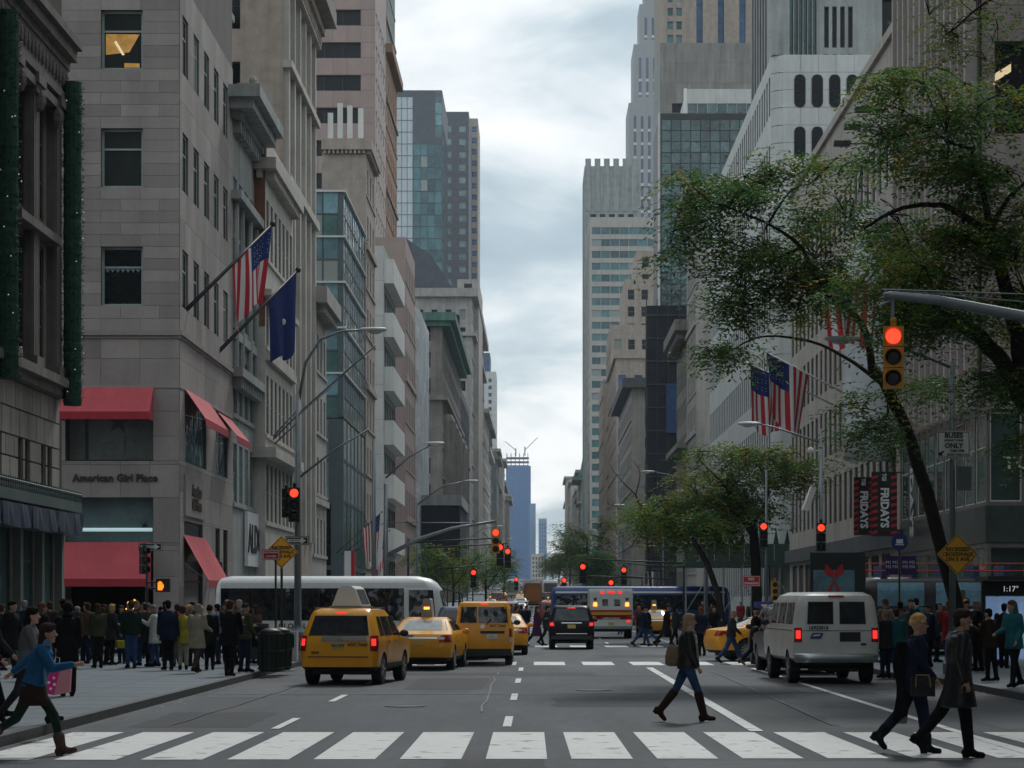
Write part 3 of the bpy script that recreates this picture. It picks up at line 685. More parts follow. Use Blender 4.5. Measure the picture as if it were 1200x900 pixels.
    def star(cx_, cz_, R_, yy, m, par, name='star', n=5, inner=0.4, ph=0.3, t=0.03):
        mb = MB(); pts = [(cx_+ (R_ if k % 2 == 0 else R_*inner)*sin(ph+pi*k/n), cz_+(R_ if k % 2 == 0 else R_*inner)*cos(ph+pi*k/n)) for k in range(2*n)]
        mb.prism(pts, yy, yy+t); return mb.build(name, m, par)
    star(-16.55-b.cx, 8.60, 0.95, y0+0.405-b.cy, mat('paper_star_grey', (0.21, 0.225, 0.225), var=0.1), w_); star(-16.45-b.cx, 8.95, 0.5, y0+0.385-b.cy, mat('paper_star_dark', (0.11, 0.12, 0.13), var=0.1), w_, ph=0.1)
    d = MB(); d.box(-18.45-b.cx, -15.02-b.cx, y0+0.40-b.cy, y0+0.43-b.cy, 4.2, 5.97)
    w_ = local(d, 'display_window', mat('teal_grey_display', (0.12, 0.18, 0.19), var=0.2, scale=0.8, rough=0.2))
    d = MB(); d.tube([C(-18.35, y0+0.33, 4.72), C(-15.12, y0+0.33, 4.72)], 0.07, 8); local(d, 'tube_light', E_STRIP, w_)
    star(-15.42-b.cx, 4.88, 0.17, y0+0.36-b.cy, M_BLACK, w_)
    # awnings with valance and arms
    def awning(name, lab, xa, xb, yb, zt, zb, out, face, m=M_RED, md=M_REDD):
        a = thing(name, lab, 'awning', (0, 0, 0)); th = 0.03
        if face == 'F':
            c = MB(); c.prism([(yb, zt), (yb-out, zb), (yb-out, zb-0.03), (yb, zt-0.03)], xa, xb, axis='x')
            v = MB(); v.box(xa, xb, yb-out-0.025, yb-out-0.004, zb-0.30, zb+0.0)
            ends = MB()
            for xx in (xa, xb-0.02): ends.prism([(yb, zt-0.04), (yb-out+0.01, zb-0.04), (yb-out+0.01, zb-0.3), (yb, zb-0.3+0.0)], xx+0.002, xx+0.018, axis='x')
        else:
            c = MB(); c.prism([(yb, zt), (yb+out, zb), (yb+out, zb-0.03), (yb, zt-0.03)], xa, xb, axis='y')
            v = MB(); v.box(yb+out+0.004, yb+out+0.025, xa, xb, zb-0.30, zb)
            ends = MB()
            for k in (xa+0.03, xb-0.06): ends.tube([(yb, k, zt-1.1), (yb+out, k, zb-0.05)], 0.015, 5); 
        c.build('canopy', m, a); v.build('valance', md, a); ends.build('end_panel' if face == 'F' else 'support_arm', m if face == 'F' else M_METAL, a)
        o = a; o.location = ((xa+xb)/2 if face == 'F' else yb, yb if face == 'F' else (xa+xb)/2, zb-0.3)
        for ch in a.children:
            for vv in ch.data.vertices: vv.co -= o.location
        return a
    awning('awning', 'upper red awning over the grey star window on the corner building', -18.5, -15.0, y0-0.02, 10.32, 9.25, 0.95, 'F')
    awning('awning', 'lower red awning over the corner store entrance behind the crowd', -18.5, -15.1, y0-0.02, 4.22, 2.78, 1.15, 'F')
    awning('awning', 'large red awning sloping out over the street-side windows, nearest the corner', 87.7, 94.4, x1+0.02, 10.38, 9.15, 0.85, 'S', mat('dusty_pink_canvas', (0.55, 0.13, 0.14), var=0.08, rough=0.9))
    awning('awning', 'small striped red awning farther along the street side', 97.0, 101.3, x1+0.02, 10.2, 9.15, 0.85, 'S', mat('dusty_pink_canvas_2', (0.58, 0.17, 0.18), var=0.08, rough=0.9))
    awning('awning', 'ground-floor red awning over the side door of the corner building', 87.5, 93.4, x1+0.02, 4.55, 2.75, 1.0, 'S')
    text('lettering', 'American Girl Place', 0.41, C(-16.50, y0-0.06, 6.72), FRONT, M_BROWNL, r, 0.02, bold=0.012)
    m_ = MB(); m_.box(-14.0-b.cx+0.04, -14.0-b.cx+0.12, 87.6-b.cy, 92.7-b.cy, 5.3, 6.95); pl = local(m_, 'sign_plate', M_STONE)
    text('lettering', 'American', 0.62, C(-13.87, 90.3, 6.35), (pi/2, 0, pi/2), M_BROWNL, r, 0.03, bold=0.03); text('lettering', 'Girl Place', 0.62, C(-13.87, 90.3, 5.8), (pi/2, 0, pi/2), M_BROWNL, r, 0.03, bold=0.03)
    st = MB(); rn = random.Random(5)
    for k in range(60):
        t = rn.uniform(0, 2*pi); q = 0.34*rn.random()**0.5*(0.6+0.4*abs(cos(2.5*t))); st.ball((cos(t)*q, 0, sin(t)*q), 0.022, 5, 3)
    tag(st.build('light_star', E_AMB, None, loc=(-15.95, y0+0.5, 1.66)), 'starburst of tiny amber bulbs glowing in the dark store entrance', 'light')
    for yy in (94.2, 95.4): # small wall lamps by the pillars
        m_ = MB(); m_.box(0.05, 0.4, -0.12, 0.12, -0.25, 0.25); m_.tube([(0, 0, 0), (0.1, 0, 0)], 0.04, 5); tag(m_.build('wall_lamp', M_METALD, None, loc=(x1+0.03, yy, 3.35)), 'black box lamp on the pillar strip of the taupe corner building', 'lamp', 'box lamps on the corner building')['label'] = 'box lamp %s of two on the pillar strip of the taupe corner building' % ('nearer' if yy < 95 else 'farther')
corner_store()

# ---- flags and poles
def flag_cloth(w, h, m_list, kind='us', droop=0.55, seed=0):
    """hanging cloth: u runs along the hoist, v away from it; returns MB in local x (hoist) / z"""
    return None
M_FR_R = mat('flag_red', (0.46, 0.02, 0.035), rough=0.85, var=0.06); M_FR_W = mat('flag_white', (0.66, 0.66, 0.66), rough=0.85, var=0.05); M_FR_B = mat('flag_navy', (0.010, 0.028, 0.14), rough=0.85, var=0.08)
def flag(name, label, base, tip, drop, width, kind='us', group=None, seed=1, pole_m=None, sweep=(0, 0, 0), r=0.045):
    """pole from base to tip; the cloth's hoist lies on the outer part of the pole and its fly hangs down"""
    base, tip = Vector(base), Vector(tip); d = (tip-base).normalized()
    t = thing(name, label, 'flag', base, 0, group); pm = MB(); pm.tube([(0, 0, 0), tip-base], [r, r*0.55], 8); pm.ball(tip-base, r*1.5, 8, 5); pm.build('pole', pole_m or M_METALD, t, smooth=True)
    rn = random.Random(seed); nu, nv = 26, 24; a0 = tip-base-d*0.15; vs = []
    side = d.cross(Vector((0, 0, -1))).normalized(); ph = rn.uniform(0, 6)
    for j in range(nv+1):
        v = j/nv
        for i in range(nu+1):
            u = i/nu
            squeeze = 1-0.30*v
            p = a0-d*(u*width*squeeze+0.12*width*v)+Vector((0, 0, -1))*drop*v*(1-0.10*sin(u*5+ph)*v)+Vector(sweep)*v
            p += side*(0.30*sin(u*9+v*1.2+ph)+0.12*sin(u*19+ph*2))*(0.25+v)*width*0.22
            vs.append(p)
    mb = MB(); n = nu+1
    def cell(i, j):
        u, v = (i+0.5)/nu, (j+0.5)/nv
        if kind == 'us':
            if u < 7/13 and v < 0.42: return 2
            return 0 if int(u*13) % 2 == 0 else 1
        return 2 if kind == 'navy' else 1
    mb.v = [tuple(p) for p in vs]
    for j in range(nv):
        for i in range(nu): mb.f.append((j*n+i, j*n+i+1, (j+1)*n+i+1, (j+1)*n+i)); mb.m.append(cell(i, j))
    cl = mb.build('cloth', [M_FR_R, M_FR_W, M_FR_B], t, smooth=True)
    if kind in ('us',):
        st = MB()
        for a in range(5):
            for c in range(6):
                i, j = int((0.06+a*0.1)*nu), int((0.04+c*0.065)*nv); p = vs[j*n+i]
                for s_ in (1, -1): st.ball(p+side*0.012*s_, 0.022, 4, 2)
        st.build('star', M_FR_W, t)
    else:
        em = MB(); p = vs[int(nv*0.5)*n+int(nu*0.5)]
        for s_ in (1, -1): em.ball(p+side*0.05*s_, (0.10, 0.06, 0.15), 7, 5)
        em.build('emblem', mat('pale_crest', (0.5, 0.52, 0.5), var=0.2, scale=8), t)
    return t
g = 'flags hung over the left pavement'
flag('flag', 'striped american flag hanging from the nearer pole on the taupe building', (-14.0, 88.7, 13.6), (-11.0, 92.2, 17.6), 2.9, 2.8, 'us', g, 2, sweep=(-.1, 0, 0), r=0.09)
flag('flag', 'dark blue state flag with pale crest hanging beside the striped one', (-14.0, 97.5, 12.9), (-10.9, 101, 17.0), 3.3, 2.2, 'navy', g, 5, r=0.09)

# ---- narrow ornate house with deep cornice
b = simple('ornate_townhouse', 'narrow grey-green townhouse with deep bracketed cornice beside the taupe building', 'L', -30, -14.0, 101.7, 109.6, 25.2, M_GREYST, None, (1.35, 2.0, 1.0, 2.7, 4.1, 0.35), fr=M_FR, gl=M_GLT, z0=5.5, fin=False, sill=0.15)
b.band(24.0, 24.3, 0.5, 'cornice', dent=0.7); b.band(24.3, 24.75, 1.1, 'cornice'); b.band(24.75, 25.3, 1.45, 'cornice'); b.band(20.3, 20.7, 0.5, 'string_course'); b.band(12.2, 12.6, 0.55, 'string_course', dent=0.6)
mb = MB()
for i in range(9): b.bx(mb, 'S', 102.0+i*0.86, 102.35+i*0.86, 0.2, 1.2, 25.3, 25.75); mb.ball(b.mp('S', 102.17+i*0.86, 0.9, 25.9), 0.2, 6, 4)
for u in (102.0, 104.0, 106.9, 109.2): mb.tube([b.mp('S', u, 0.12, 12.6), b.mp('S', u, 0.12, 20.2)], 0.16, 8)
tag(b.part('ornament', mb, M_GREYST), kind='stuff')
mb = MB(); b.bx(mb, 'S', 102.5, 104.5, -3, -0.5, 25.3, 29.2); b.bx(mb, 'S', 102.3, 104.7, -3.1, -0.3, 29.2, 29.5); b.part('roof_dormer', mb, M_GREYST); b.finish()
# ---- pale arched house
b = simple('pale_arcaded_building', 'pale stone five-storey building with brick gable between townhouse and tall tower', 'L', -30, -13.45, 109.6, 122, 23.6, M_LIMEL, None, (1.15, 1.75, 0.9, 2.9, 4.35, 0.3), fr=M_FR, gl=M_GL, z0=5.0, fin=False, depth=0.45, sill=0.12)
b.band(23.2, 23.75, 0.6, 'cornice', dent=0.5); b.band(17.0, 17.3, 0.35, 'string_course'); b.band(9.0, 9.5, 0.6, 'balcony')
mb = MB(); b.bx(mb, 'F', -17.5, -13.46, -0.5, 0.006, 15.5, 24.6); b.part('brick_gable', mb, M_BRICK)
mb = MB(); b.bx(mb, 'S', 109.65, 121.9, -0.4, 0.05, 23.75, 24.9)
b.part('parapet', mb, M_LIMEL); b.finish()
# sign board of the shoe store in the first bays
sg = thing('shop_sign', 'white storefront board with tall black capital letters behind the box lamps', 'sign', (-13.9, 108.2, 4.9)); mb = MB(); mb.box(-0.05, 0.12, -2.6, 2.6, -1.3, 1.3); mb.build('board', M_WHITEP, sg)
text('lettering', 'ALDO', 1.9, (0.14, 0, -0.05), (pi/2, 0, pi/2), M_BLACK, sg, 0.02, bold=0.04)
# ---- tall limestone tower
b = Bld('limestone_tower', 'tall beige limestone tower with crowning cornice behind the pale arcaded house', 'building', 'L', -40, -14.0, 122, 138, 38.3, M_BRICKT); b.vis = (255, 0)
b.fac('F', [(-24.6, -23.6), (-21.6, -20.6), (-17.1, -16.35)], rows(24, 38, 0.6, 2.6, 4.4), 0.3, z0=5, z1=38, win=lambda w, h: wkey(w, h, 1, 1, M_FRD, M_GLB, split=0.5))
b.fac('F', [], [], z0=-0.5, z1=5)
b.fac('S', reg(122, 138, 1.7, 2.9), [(6, 8.6), (10.2, 12.8), (14.2, 16.8), (18.2, 20.8), (22.0, 24.4)], 0.4, z0=-0.5, z1=25.5, win=lambda w, h: wkey(w, h, 2, 1, M_FR, M_GL, split=0.5), wmi=0)
b.fac('S', reg(122, 138, 1.5, 2.9), [(26.5, 30.6), (32.4, 35.6)], 0.6, z0=25.5, z1=38.3, win=lambda w, h: wkey(w, h, 2, 1, M_FR, M_GL, split=0.7))
mb = MB()
for i in range(6): 
    u = 122.6+i*2.9; b.bx(mb, 'S', u-0.28, u+0.28, 0.0, 0.3, 5.5, 36.2)
b.bx(mb, 'S', 122.0, 138.0, 0.0, 0.45, 24.9, 25.4); b.bx(mb, 'S', 122.0, 138.0, 0.0, 0.5, 31.3, 31.7); b.bx(mb, 'S', 122.0, 138.0, 0.0, 0.55, 36.2, 36.7)
b.part('pilaster', mb, M_LIMEL); b.band(37.0, 37.5, 0.8, 'cornice', dent=0.8); b.band(37.5, 38.5, 1.5, 'cornice', M_LIMED); b.finish()
# ---- low house by the cross street
b = simple('low_cream_house', 'low cream house with bracketed cornice in front of the glass building', 'L', -30, -14.0, 138, 147, 21.3, M_LIME, (1.2, 2.4, 1.0, 2.3, 3.9), (1.1, 2.2, 1.0, 2.3, 3.9, 0.4), fin=False); b.band(20.4, 21.4, 1.0, 'cornice', dent=0.6); b.finish()

# ---- stepped glass office block
b = Bld('glass_office_block', 'teal glass office block with white horizontal floor bands', 'building', 'L', -34, -14.0, 160, 180, 31.6, mat('slate_teal_mullion', (0.07, 0.10, 0.11), rough=0.4)); b.vis = (355, 0)
zs = [31.5-i*1.64 for i in range(0, 11)]
pal = [glassmat('spandrel_glass_blue', (0.13, 0.25, 0.30), rough=0.08, wave=0.1, metal=.3), glassmat('clear_office_glass', (0.06, 0.13, 0.13), rough=0.04, rlight=0.3, wave=0.15)]
for i in range(10):
    zb, zt = zs[i+1]+0.05, zs[i]-0.05; gl = pal[i % 2]
    b.fac('F', reg(-34, -14.1, 1.08, 1.14), [(zb, zt)], 0.06, z0=zs[i+1], z1=zs[i], win=lambda w, h: pkey(w, h, gl)); b.fac('S', reg(160, 180, 1.55, 1.62), [(zb, zt)], 0.06, z0=zs[i+1], z1=zs[i], win=lambda w, h: pkey(w, h, gl))
    if i % 2 == 0: b.band(zs[i]-0.07, zs[i]+0.07, 0.16, 'floor_band', M_FRW)
for (za, zb, gl) in ((12.2, 15.1, M_GLP), (9.2, 12.0, M_GLP)):
    b.fac('F', reg(-34, -14.1, 2.2, 2.26), [(za, zb)], 0.06, z0=za-0.1, z1=zb+0.1, win=lambda w, h: pkey(w, h, gl)); b.fac('S', reg(160, 180, 3.2, 3.28), [(za, zb)], 0.06, z0=za-0.1, z1=zb+0.1, win=lambda w, h: pkey(w, h, gl))
b.fac('F', reg(-34, -14.1, 2.2, 2.3), [(0.2, 4.2), (4.5, 9.0)], 0.1, z0=-0.5, z1=9.1, win=lambda w, h: pkey(w, h, M_GLB)); b.fac('S', reg(160, 180, 3.2, 3.3), [(0.2, 4.2), (4.5, 9.0)], 0.1, z0=-0.5, z1=9.1, win=lambda w, h: pkey(w, h, M_GLT))
b.finish()
# ---- brick building with aerials
b = simple('brick_aerial_building', 'tan brick building with phone aerials on its roof behind the glass block', 'L', -17.6, -14.0, 181, 191, 39.5, M_BRICKT, None, (1.2, 3.0, 1.0, 2.2, 3.8), fin=False); b.band(38.7, 39.6, 0.5, 'cornice', dent=0.35)
b.finish()
mb = MB(); ae = thing('rooftop_aerial', 'cluster of pale phone aerials on the tan brick roof', 'antenna', (-16, 183, 39.6))
for i, (x_, h_) in enumerate(((-1.3, 2.6), (-0.5, 3.4), (0.3, 3.2), (1.2, 3.0))): mb = MB(); mb.box(x_, x_+0.42, -0.1, 0.2, 0.4, h_); mb.tube([(x_+0.2, 0.3, 0), (x_+0.2, 0.3, h_)], 0.06, 5); mb.build('aerial_panel', M_WHITE, ae)
# ---- slim building with white spandrel boxes
b = Bld('balcony_building', 'slim pale building with white projecting panels along its street side', 'building', 'L', -30, -14.0, 202, 219, 34.3, M_GREYST, mj=M_WHITE); b.vis = (420, 0)
b.fac('F', [], [], z0=-0.5, z1=34.3, panel=(1.4, 3.3), pm=M_WHITE, pname='panel'); b.fac('S', reg(202.6, 218.6, 3.0, 3.2), rows(3, 34, 0.5, 2.3, 4.9), 0.5, win=lambda w, h: wkey(w, h, 2, 1, M_FRD, M_GLB))
for i in range(6): mb = MB(); b.bx(mb, 'S', 202.05, 218.8, 0.0, 0.9, 7.3+i*4.9-0.9, 7.3+i*4.9+1.3); b.part('balcony_panel', mb, M_WHITE)
b.finish()
# ---- pink granite low and high
b = simple('pink_granite_building', 'pink granite office building with square dark windows behind white panels', 'L', -30, -14.0, 235, 253, 40.5, M_PINK, (2.6, 5.0, 1.3, 2.6, 4.95, 0.5), (1.3, 3.0, 1.3, 2.6, 4.95, 0.6), gl=M_GLBL, fr=M_FRD, depth=0.4, fin=False); b.finish()
b = Bld('banded_pink_tower', 'very tall pink granite tower with black ribbon windows', 'building', 'L', -40, -18.0, 246, 263.5, 92, M_PINK); b.vis = (340, 0)
rw = [(z_, z_+1.75) for z_ in [33.2+3.62*i for i in range(10)]]
b.fac('F', [(-38, -19.6)], rw, 0.5, z0=32, z1=71, panel=(1.55, 1.86), pm=M_PINK, pgap=0.06, win=lambda w, h: wkey(w, h, 9, 1, M_FRD, M_GLB, ft=0.12)); b.fac('S', reg(246, 263.5, 1.9, 3.4), rw, 0.2, z0=32, z1=71, win=lambda w, h: wkey(w, h, 1, 1, M_FRD, M_WHITE, ft=0.2)); b.finish()  # side window panes are painted white in place of reflected sky
simple('brown_brick_tower', 'very tall brown brick tower squeezed behind the banded pink tower', 'L', -40, -18.0, 264, 284, 68, M_BRICKB, None, (1.3, 3.4, 1.0, 2.0, 3.6), topband=(0.9, 0.8))
b = simple('grey_tower_top', 'grey upper storeys on top of the brown brick tower', 'L', -34, -18.2, 266, 283, 92, M_GREYST, None, (0.8, 2.0, 0.4, 3.0, 3.6), base=68.2)
# ---- metallic ribbed facade
b = Bld('ribbed_metal_building', 'narrow building with bright ribbed metal front reflecting the sky', 'building', 'L', -28, -14.0, 253.2, 276, 35.5, M_BRIGHT); mb = MB()
b.fac('S', reg(253.2, 276, 2.2, 3.2), rows(2, 35, 0.5, 2.6, 3.6), 0.3, win=lambda w, h: wkey(w, h, 1, 1, M_BRIGHT, M_GLBL))
for i in range(15): u = 253.6+i*1.58; b.bx(mb, 'S', u, u+0.35, 0.02, 0.5, 1, 35.4)
b.part('metal_fin', mb, M_BRIGHT); b.finish()
# ---- rows of middle-distance facades
b = simple('green_corniced_building', 'beige apartment house with green copper cornices and brick bays', 'L', -30, -14.0, 326, 402, 43.5, M_LIMED, (2.2, 5.2, 1.2, 2.4, 3.9), (2.0, 3.8, 1.2, 2.3, 3.9), fin=False, depth=0.5)
b.band(42.3, 43.0, 1.2, 'cornice', M_COPPER); b.band(43.0, 44.2, 2.0, 'cornice', M_COPPER); b.band(31.5, 32.1, 0.8, 'string_course'); mb = MB()
for i in range(5): u = 330+i*15; mb.lathe(b.mp('S', u+4, -0.6, 0), [(2.3, 2), (2.3, 29), (1.8, 30)], 12)
b.part('bay', mb, M_LIMED); b.finish()
simple('blue_green_slab', 'slim blue-grey glass building in the left streetwall', 'L', -22, -14.0, 404, 455, 41, M_GREYD, None, (2.6, 3.2, 0.6, 2.8, 3.6), gl=M_GLBL)
b = simple('arcaded_stone_tower', 'tall grey-beige stone tower with arched top windows', 'L', -27, -14.0, 473, 576, 68.5, M_LIME, (1.3, 3.0, 1.2, 2.2, 3.8), (1.5, 3.6, 1.2, 2.2, 3.8), fin=False); b.band(66.8, 68.6, 1.3, 'cornice'); b.band(58.5, 59.3, 0.9, 'string_course')
mb = MB()
for i in range(6):
    c = b.mp('F', -17.2-i*1.75, 0.08, 62.0); mb.box(c[0]-0.55, c[0]+0.55, c[1]-0.02, c[1]+0.05, 59.8, 62.6); mb.lathe((c[0], c[1]-0.02, 62.6), [(0.55, 0), (0.55, 0.08)], 12, axis='y')
b.part('arched_window', mb, M_GLB); b.finish()
simple('stone_turret', 'square stone turret rising above the arcaded tower', 'L', -17.6, -12.9, 486, 520, 72.5, M_LIME, (1.8, 3.4, 1.2, 2.0, 3.8), None)
b = Bld('mansard_roof_building', 'grey slate mansard roof in front of the glass tower', 'building', 'L', -32, -14.6, 500, 540, 66, M_LIME); b.finish()
mb = MB(); mb.prism([(-36, 66), (-36, 80), (-30, 84), (-24, 80), (-15, 66)], 500, 540); tag(mb.build('slate_roof', M_SLATE), 'steep dark slate roof above the arcaded tower', 'roof')
# far left streetwall
rn = random.Random(12); yy = 580
names = ['beige', 'grey', 'brown', 'pale', 'sand', 'cream', 'tan', 'stone']
for i in range(11):
    dl = rn.uniform(38, 75); h = [47, 40, 52, 44, 49, 38, 50, 42, 46, 40, 44][i]+ground_z(yy); m = [M_LIME, M_LIMED, M_BRICKT, M_LIMEL, M_GREYST][(i*3) % 5]
    simple('streetwall_building', '%s masonry building, number %s from the end of the left streetwall' % (names[i % 8], ['eleven', 'ten', 'nine', 'eight', 'seven', 'six', 'five', 'four', 'three', 'two', 'one'][i]), 'L', -30, -14.0-(i % 3)*0.8, yy, yy+dl-0.3, h, m, (2.0, 4.4, 1.2, 2.2, 3.9), (2.2, 4.6, 1.2, 2.2, 3.9), group='far masonry buildings on the left of the avenue', topband=(1.0, 1.4), base=5)
    yy += dl
# towers beyond
b = Bld('glass_skyscraper', 'tall teal glass skyscraper with pale metal side rising over the left rooftops', 'building', 'L', -50.5, -34.0, 790, 840, 184, M_GREYD, base=0); b.vis = (455, 0)
b.fac('F', [(-50.4+2.0*i, -50.4+2.0*i+1.9) for i in range(3)], [(60+4.2*i, 60+4.2*i+4.05) for i in range(29)], 0.2, u0=-50.5, u1=-44.2, z0=58, win=lambda w, h: pkey(w, h, mat('pale_metal_cladding', (0.46, 0.52, 0.55), metal=0.2, rough=0.4, var=0.06, rnd=0.06)))
b.fac('F', [(-44.0+2.05*i, -44.0+2.05*i+1.9) for i in range(3)], [(60+4.2*i, 60+4.2*i+4.0) for i in range(17)], 0.2, u0=-44.2, u1=-34, z0=58, z1=133, win=lambda w, h: pkey(w, h, M_GLT)) if False else None
b.fac('F', [(-44.1+2.5*i, -44.1+2.5*i+2.4) for i in range(4)], [(60+4.2*i, 60+4.2*i+4.0) for i in range(25)], 0.2, u0=-44.2, u1=-34, z0=58, z1=167, win=lambda w, h: pkey(w, h, M_GLT))
b.fac('F', [(-36.5, -34.1)], [(167.3+4.2*i, 167.3+4.2*i+4.0) for i in range(4)], 0.2, u0=-36.6, u1=-34, z0=167, z1=184, win=lambda w, h: pkey(w, h, glassmat('clear_corner_glass', (0.10, 0.22, 0.23), rough=0.05)))
b.q('F', -44.2, -36.6, 167, 184); b.fac('S', reg(790, 840, 4.6, 4.8), [(60+4.2*i, 60+4.2*i+4.0) for i in range(27)], 0.2, z0=58, z1=175, win=lambda w, h: pkey(w, h, M_GLT)); b.finish()
b = simple('dark_slab_tower', 'dark grey slab tower with pale window boxes right of the teal skyscraper', 'L', -37.5, -27.0, 870, 900, 194, M_GREYD, (2.4, 5.6, 1.0, 2.4, 5.0, 1.0), None, base=0, gl=M_GLP, fr=M_FRW, z0=60)
simple('tan_blue_tower', 'narrow tan tower with bright blue windows beyond the dark slab', 'L', -30.0, -24.4, 905, 940, 199, M_BRICKT, (2.2, 2.7, 0.8, 2.3, 4.6, 0.4), None, base=0, gl=M_GLBL, fr=M_FRW, z0=50)
simple('white_blue_tower', 'slim white and blue apartment tower at the end of the left streetwall', 'L', -27, -21.0, 1120, 1150, 118, M_WHITE, (1.6, 2.6, 1.0, 1.9, 3.6, 0.3), (3, 5, 1.0, 1.9, 3.6), gl=M_GLBL, base=5)
simple('blue_penthouse', 'small blue glass tower rising just behind the slim white tower', 'L', -29, -25.0, 1160, 1190, 132, M_GREYD, (1.8, 2.0, 0.3, 2.9, 3.4, 0.1), None, gl=M_GLBL, base=5)
# netted low block projecting over the pavement
sb = thing('netted_scaffold', 'dark netted scaffold block with grey roof boards over the left pavement', 'scaffold', (-11.9, 262, ground_z(262))); mb = MB(); mb.box(-2.6, 2.9, -5, 20, 3.2, 12.2); mb.build('netting', M_NET, sb)
mb = MB(); mb.box(-2.8, 3.1, -5.2, 20.2, 12.2, 13.4); mb.build('roof_board', M_GREYST, sb)
for i in range(5): mb = MB(); mb.box(-2.6+i*1.33, -2.45+i*1.33, -5, -4.85, 0, 3.2); mb.build('post', M_METALD, sb)

# ================================================================= the street goes on behind the viewer
for i, (sd, xa, xb, ya, yb, h, m) in enumerate((('L', -34, -14.0, 10, 46.6, 42, M_LIMED), ('L', -34, -14.2, -45, 9.5, 55, M_BRICKT), ('L', -34, -14.0, -130, -45.5, 48, M_LIME), ('R', 16.8, 40, 30, 66, 46, M_LIME), ('R', 16.8, 40, -20, 29.5, 60, M_LIMED), ('R', 16.8, 40, -130, -20.5, 50, M_BRICKT))):
    simple('office_building', ['first', 'second', 'third', 'first', 'second', 'third'][i]+' masonry building behind the viewer on the %s side' % ('left' if sd == 'L' else 'right'), sd, xa, xb, ya, yb, h, m, None, (1.5, 3.2, 1.2, 2.3, 3.9), topband=(1.0, 1.2))
simple('hotel_building', 'tall hotel closing the view far behind the viewer on the left', 'L', -60, -14.0, -190, -150, 90, M_LIMEL, None, None); simple('hotel_building', 'tall hotel closing the view far behind the viewer on the right', 'R', 16.6, 70, -190, -150, 80, M_LIME, None, None)
# ================================================================= right side of the avenue
def rbld(*a, **k): return Bld(*a, **k)
# ---- corner building: glass and dark granite below, ribbed stone above
b = Bld('granite_glass_corner', 'tall corner building with glass shop floors, dark granite belt and stone fins above', 'building', 'R', 16.6, 44, 82, 101.5, 36, M_STONED); b.vis = (0, 1225)
TG = glassmat('greenish_shop_glass', (0.045, 0.085, 0.075), rough=0.04, wave=0.06)
xe = 19.8
b.q('F', xe, 44, -0.5, 36, oa=0.02)
b.fac('F', [(16.75, 18.5), (18.6, 19.75)], [(0.1, 3.9)], 0.3, u1=xe, z0=-0.5, z1=4.08, win=lambda w, h: wkey(w, h, 1, 1, M_FR, TG, ft=0.06, split=0.7)); b.fac('S', reg(82.1, 101.5, 3.0, 3.2), [(0.1, 3.9)], 0.3, z0=-0.5, z1=4.08, win=lambda w, h: wkey(w, h, 1, 1, M_FR, TG, ft=0.06, split=0.7))
b.fac('F', [], [], u1=xe, z0=4.08, z1=5.46, panel=(1.35, 1.38), pm=M_GRAN, pgap=0.02); b.fac('S', [], [], z0=4.08, z1=5.46, panel=(1.9, 1.38), pm=M_GRAN, pgap=0.02)
b.fac('F', [(16.72, 17.9), (18.0, 19.2), (19.25, 19.75)], [(5.6, 8.9)], 0.12, u1=xe, z0=5.46, z1=9.0, win=lambda w, h: wkey(w, h, 1, 1, M_FRW, TG, ft=0.05)); b.fac('S', reg(82.1, 101.5, 2.05, 2.15), [(5.6, 8.9)], 0.12, z0=5.46, z1=9.0, win=lambda w, h: wkey(w, h, 1, 1, M_FRW, TG, ft=0.05, split=0.62))
b.fac('F', [(16.9, 19.6)], [(19.2, 22.6)], 0.5, u1=xe, z0=9.0, z1=36, panel=(1.5, 1.3), pm=mat('dusky_mauve_stone', (0.27, 0.235, 0.225), rnd=0.1, var=0.1, streak=0.15), pgap=0.02, win=lambda w, h: wkey(w, h, 2, 1, M_FRD, M_GLB))
b.fac('S', reg(82.4, 101.2, 0.75, 1.42), [(9.8, 16.6), (17.2, 20.2), (20.8, 23.8), (24.4, 27.4), (28, 31)], 0.5, z0=9.0, z1=36, win=lambda w, h: wkey(w, h, 1, 2 if h > 5 else 1, M_FRD, M_GLB)); mb = MB()
for i, (ca, cb_) in enumerate(reg(82.4, 101.2, 0.75, 1.42)): b.bx(mb, 'S', cb_+0.2, cb_+0.48, 0.0, 0.45, 9.2, 35)
b.part('stone_fin', mb, mat('pale_mauve_fin', (0.40, 0.36, 0.34), var=0.1, streak=0.2)); root = b.finish()
text('lettering', 'TOP', 0.62, (17.9-b.cx, 82-b.cy-0.12, 7.0), FRONT, mat('pale_shop_lettering', (0.45, 0.55, 0.55), var=0.05), root, 0.02, bold=0.01, sx=1.2)
text('lettering', 'FRIDAYS', 1.15, (16.6-b.cx-0.06, 98.2-b.cy, 6.9), (pi/2, pi/2, -pi/2), M_FRW, root, 0.01, bold=0.02)
m_ = MB(); m_.quad((16.95-b.cx, 82.485-b.cy, 21.2), (17.6-b.cx, 82.485-b.cy, 21.6), (17.6-b.cx, 82.485-b.cy, 21.9), (16.95-b.cx, 82.485-b.cy, 21.5)); m_.build('lit_ceiling', E_TUBE, root)
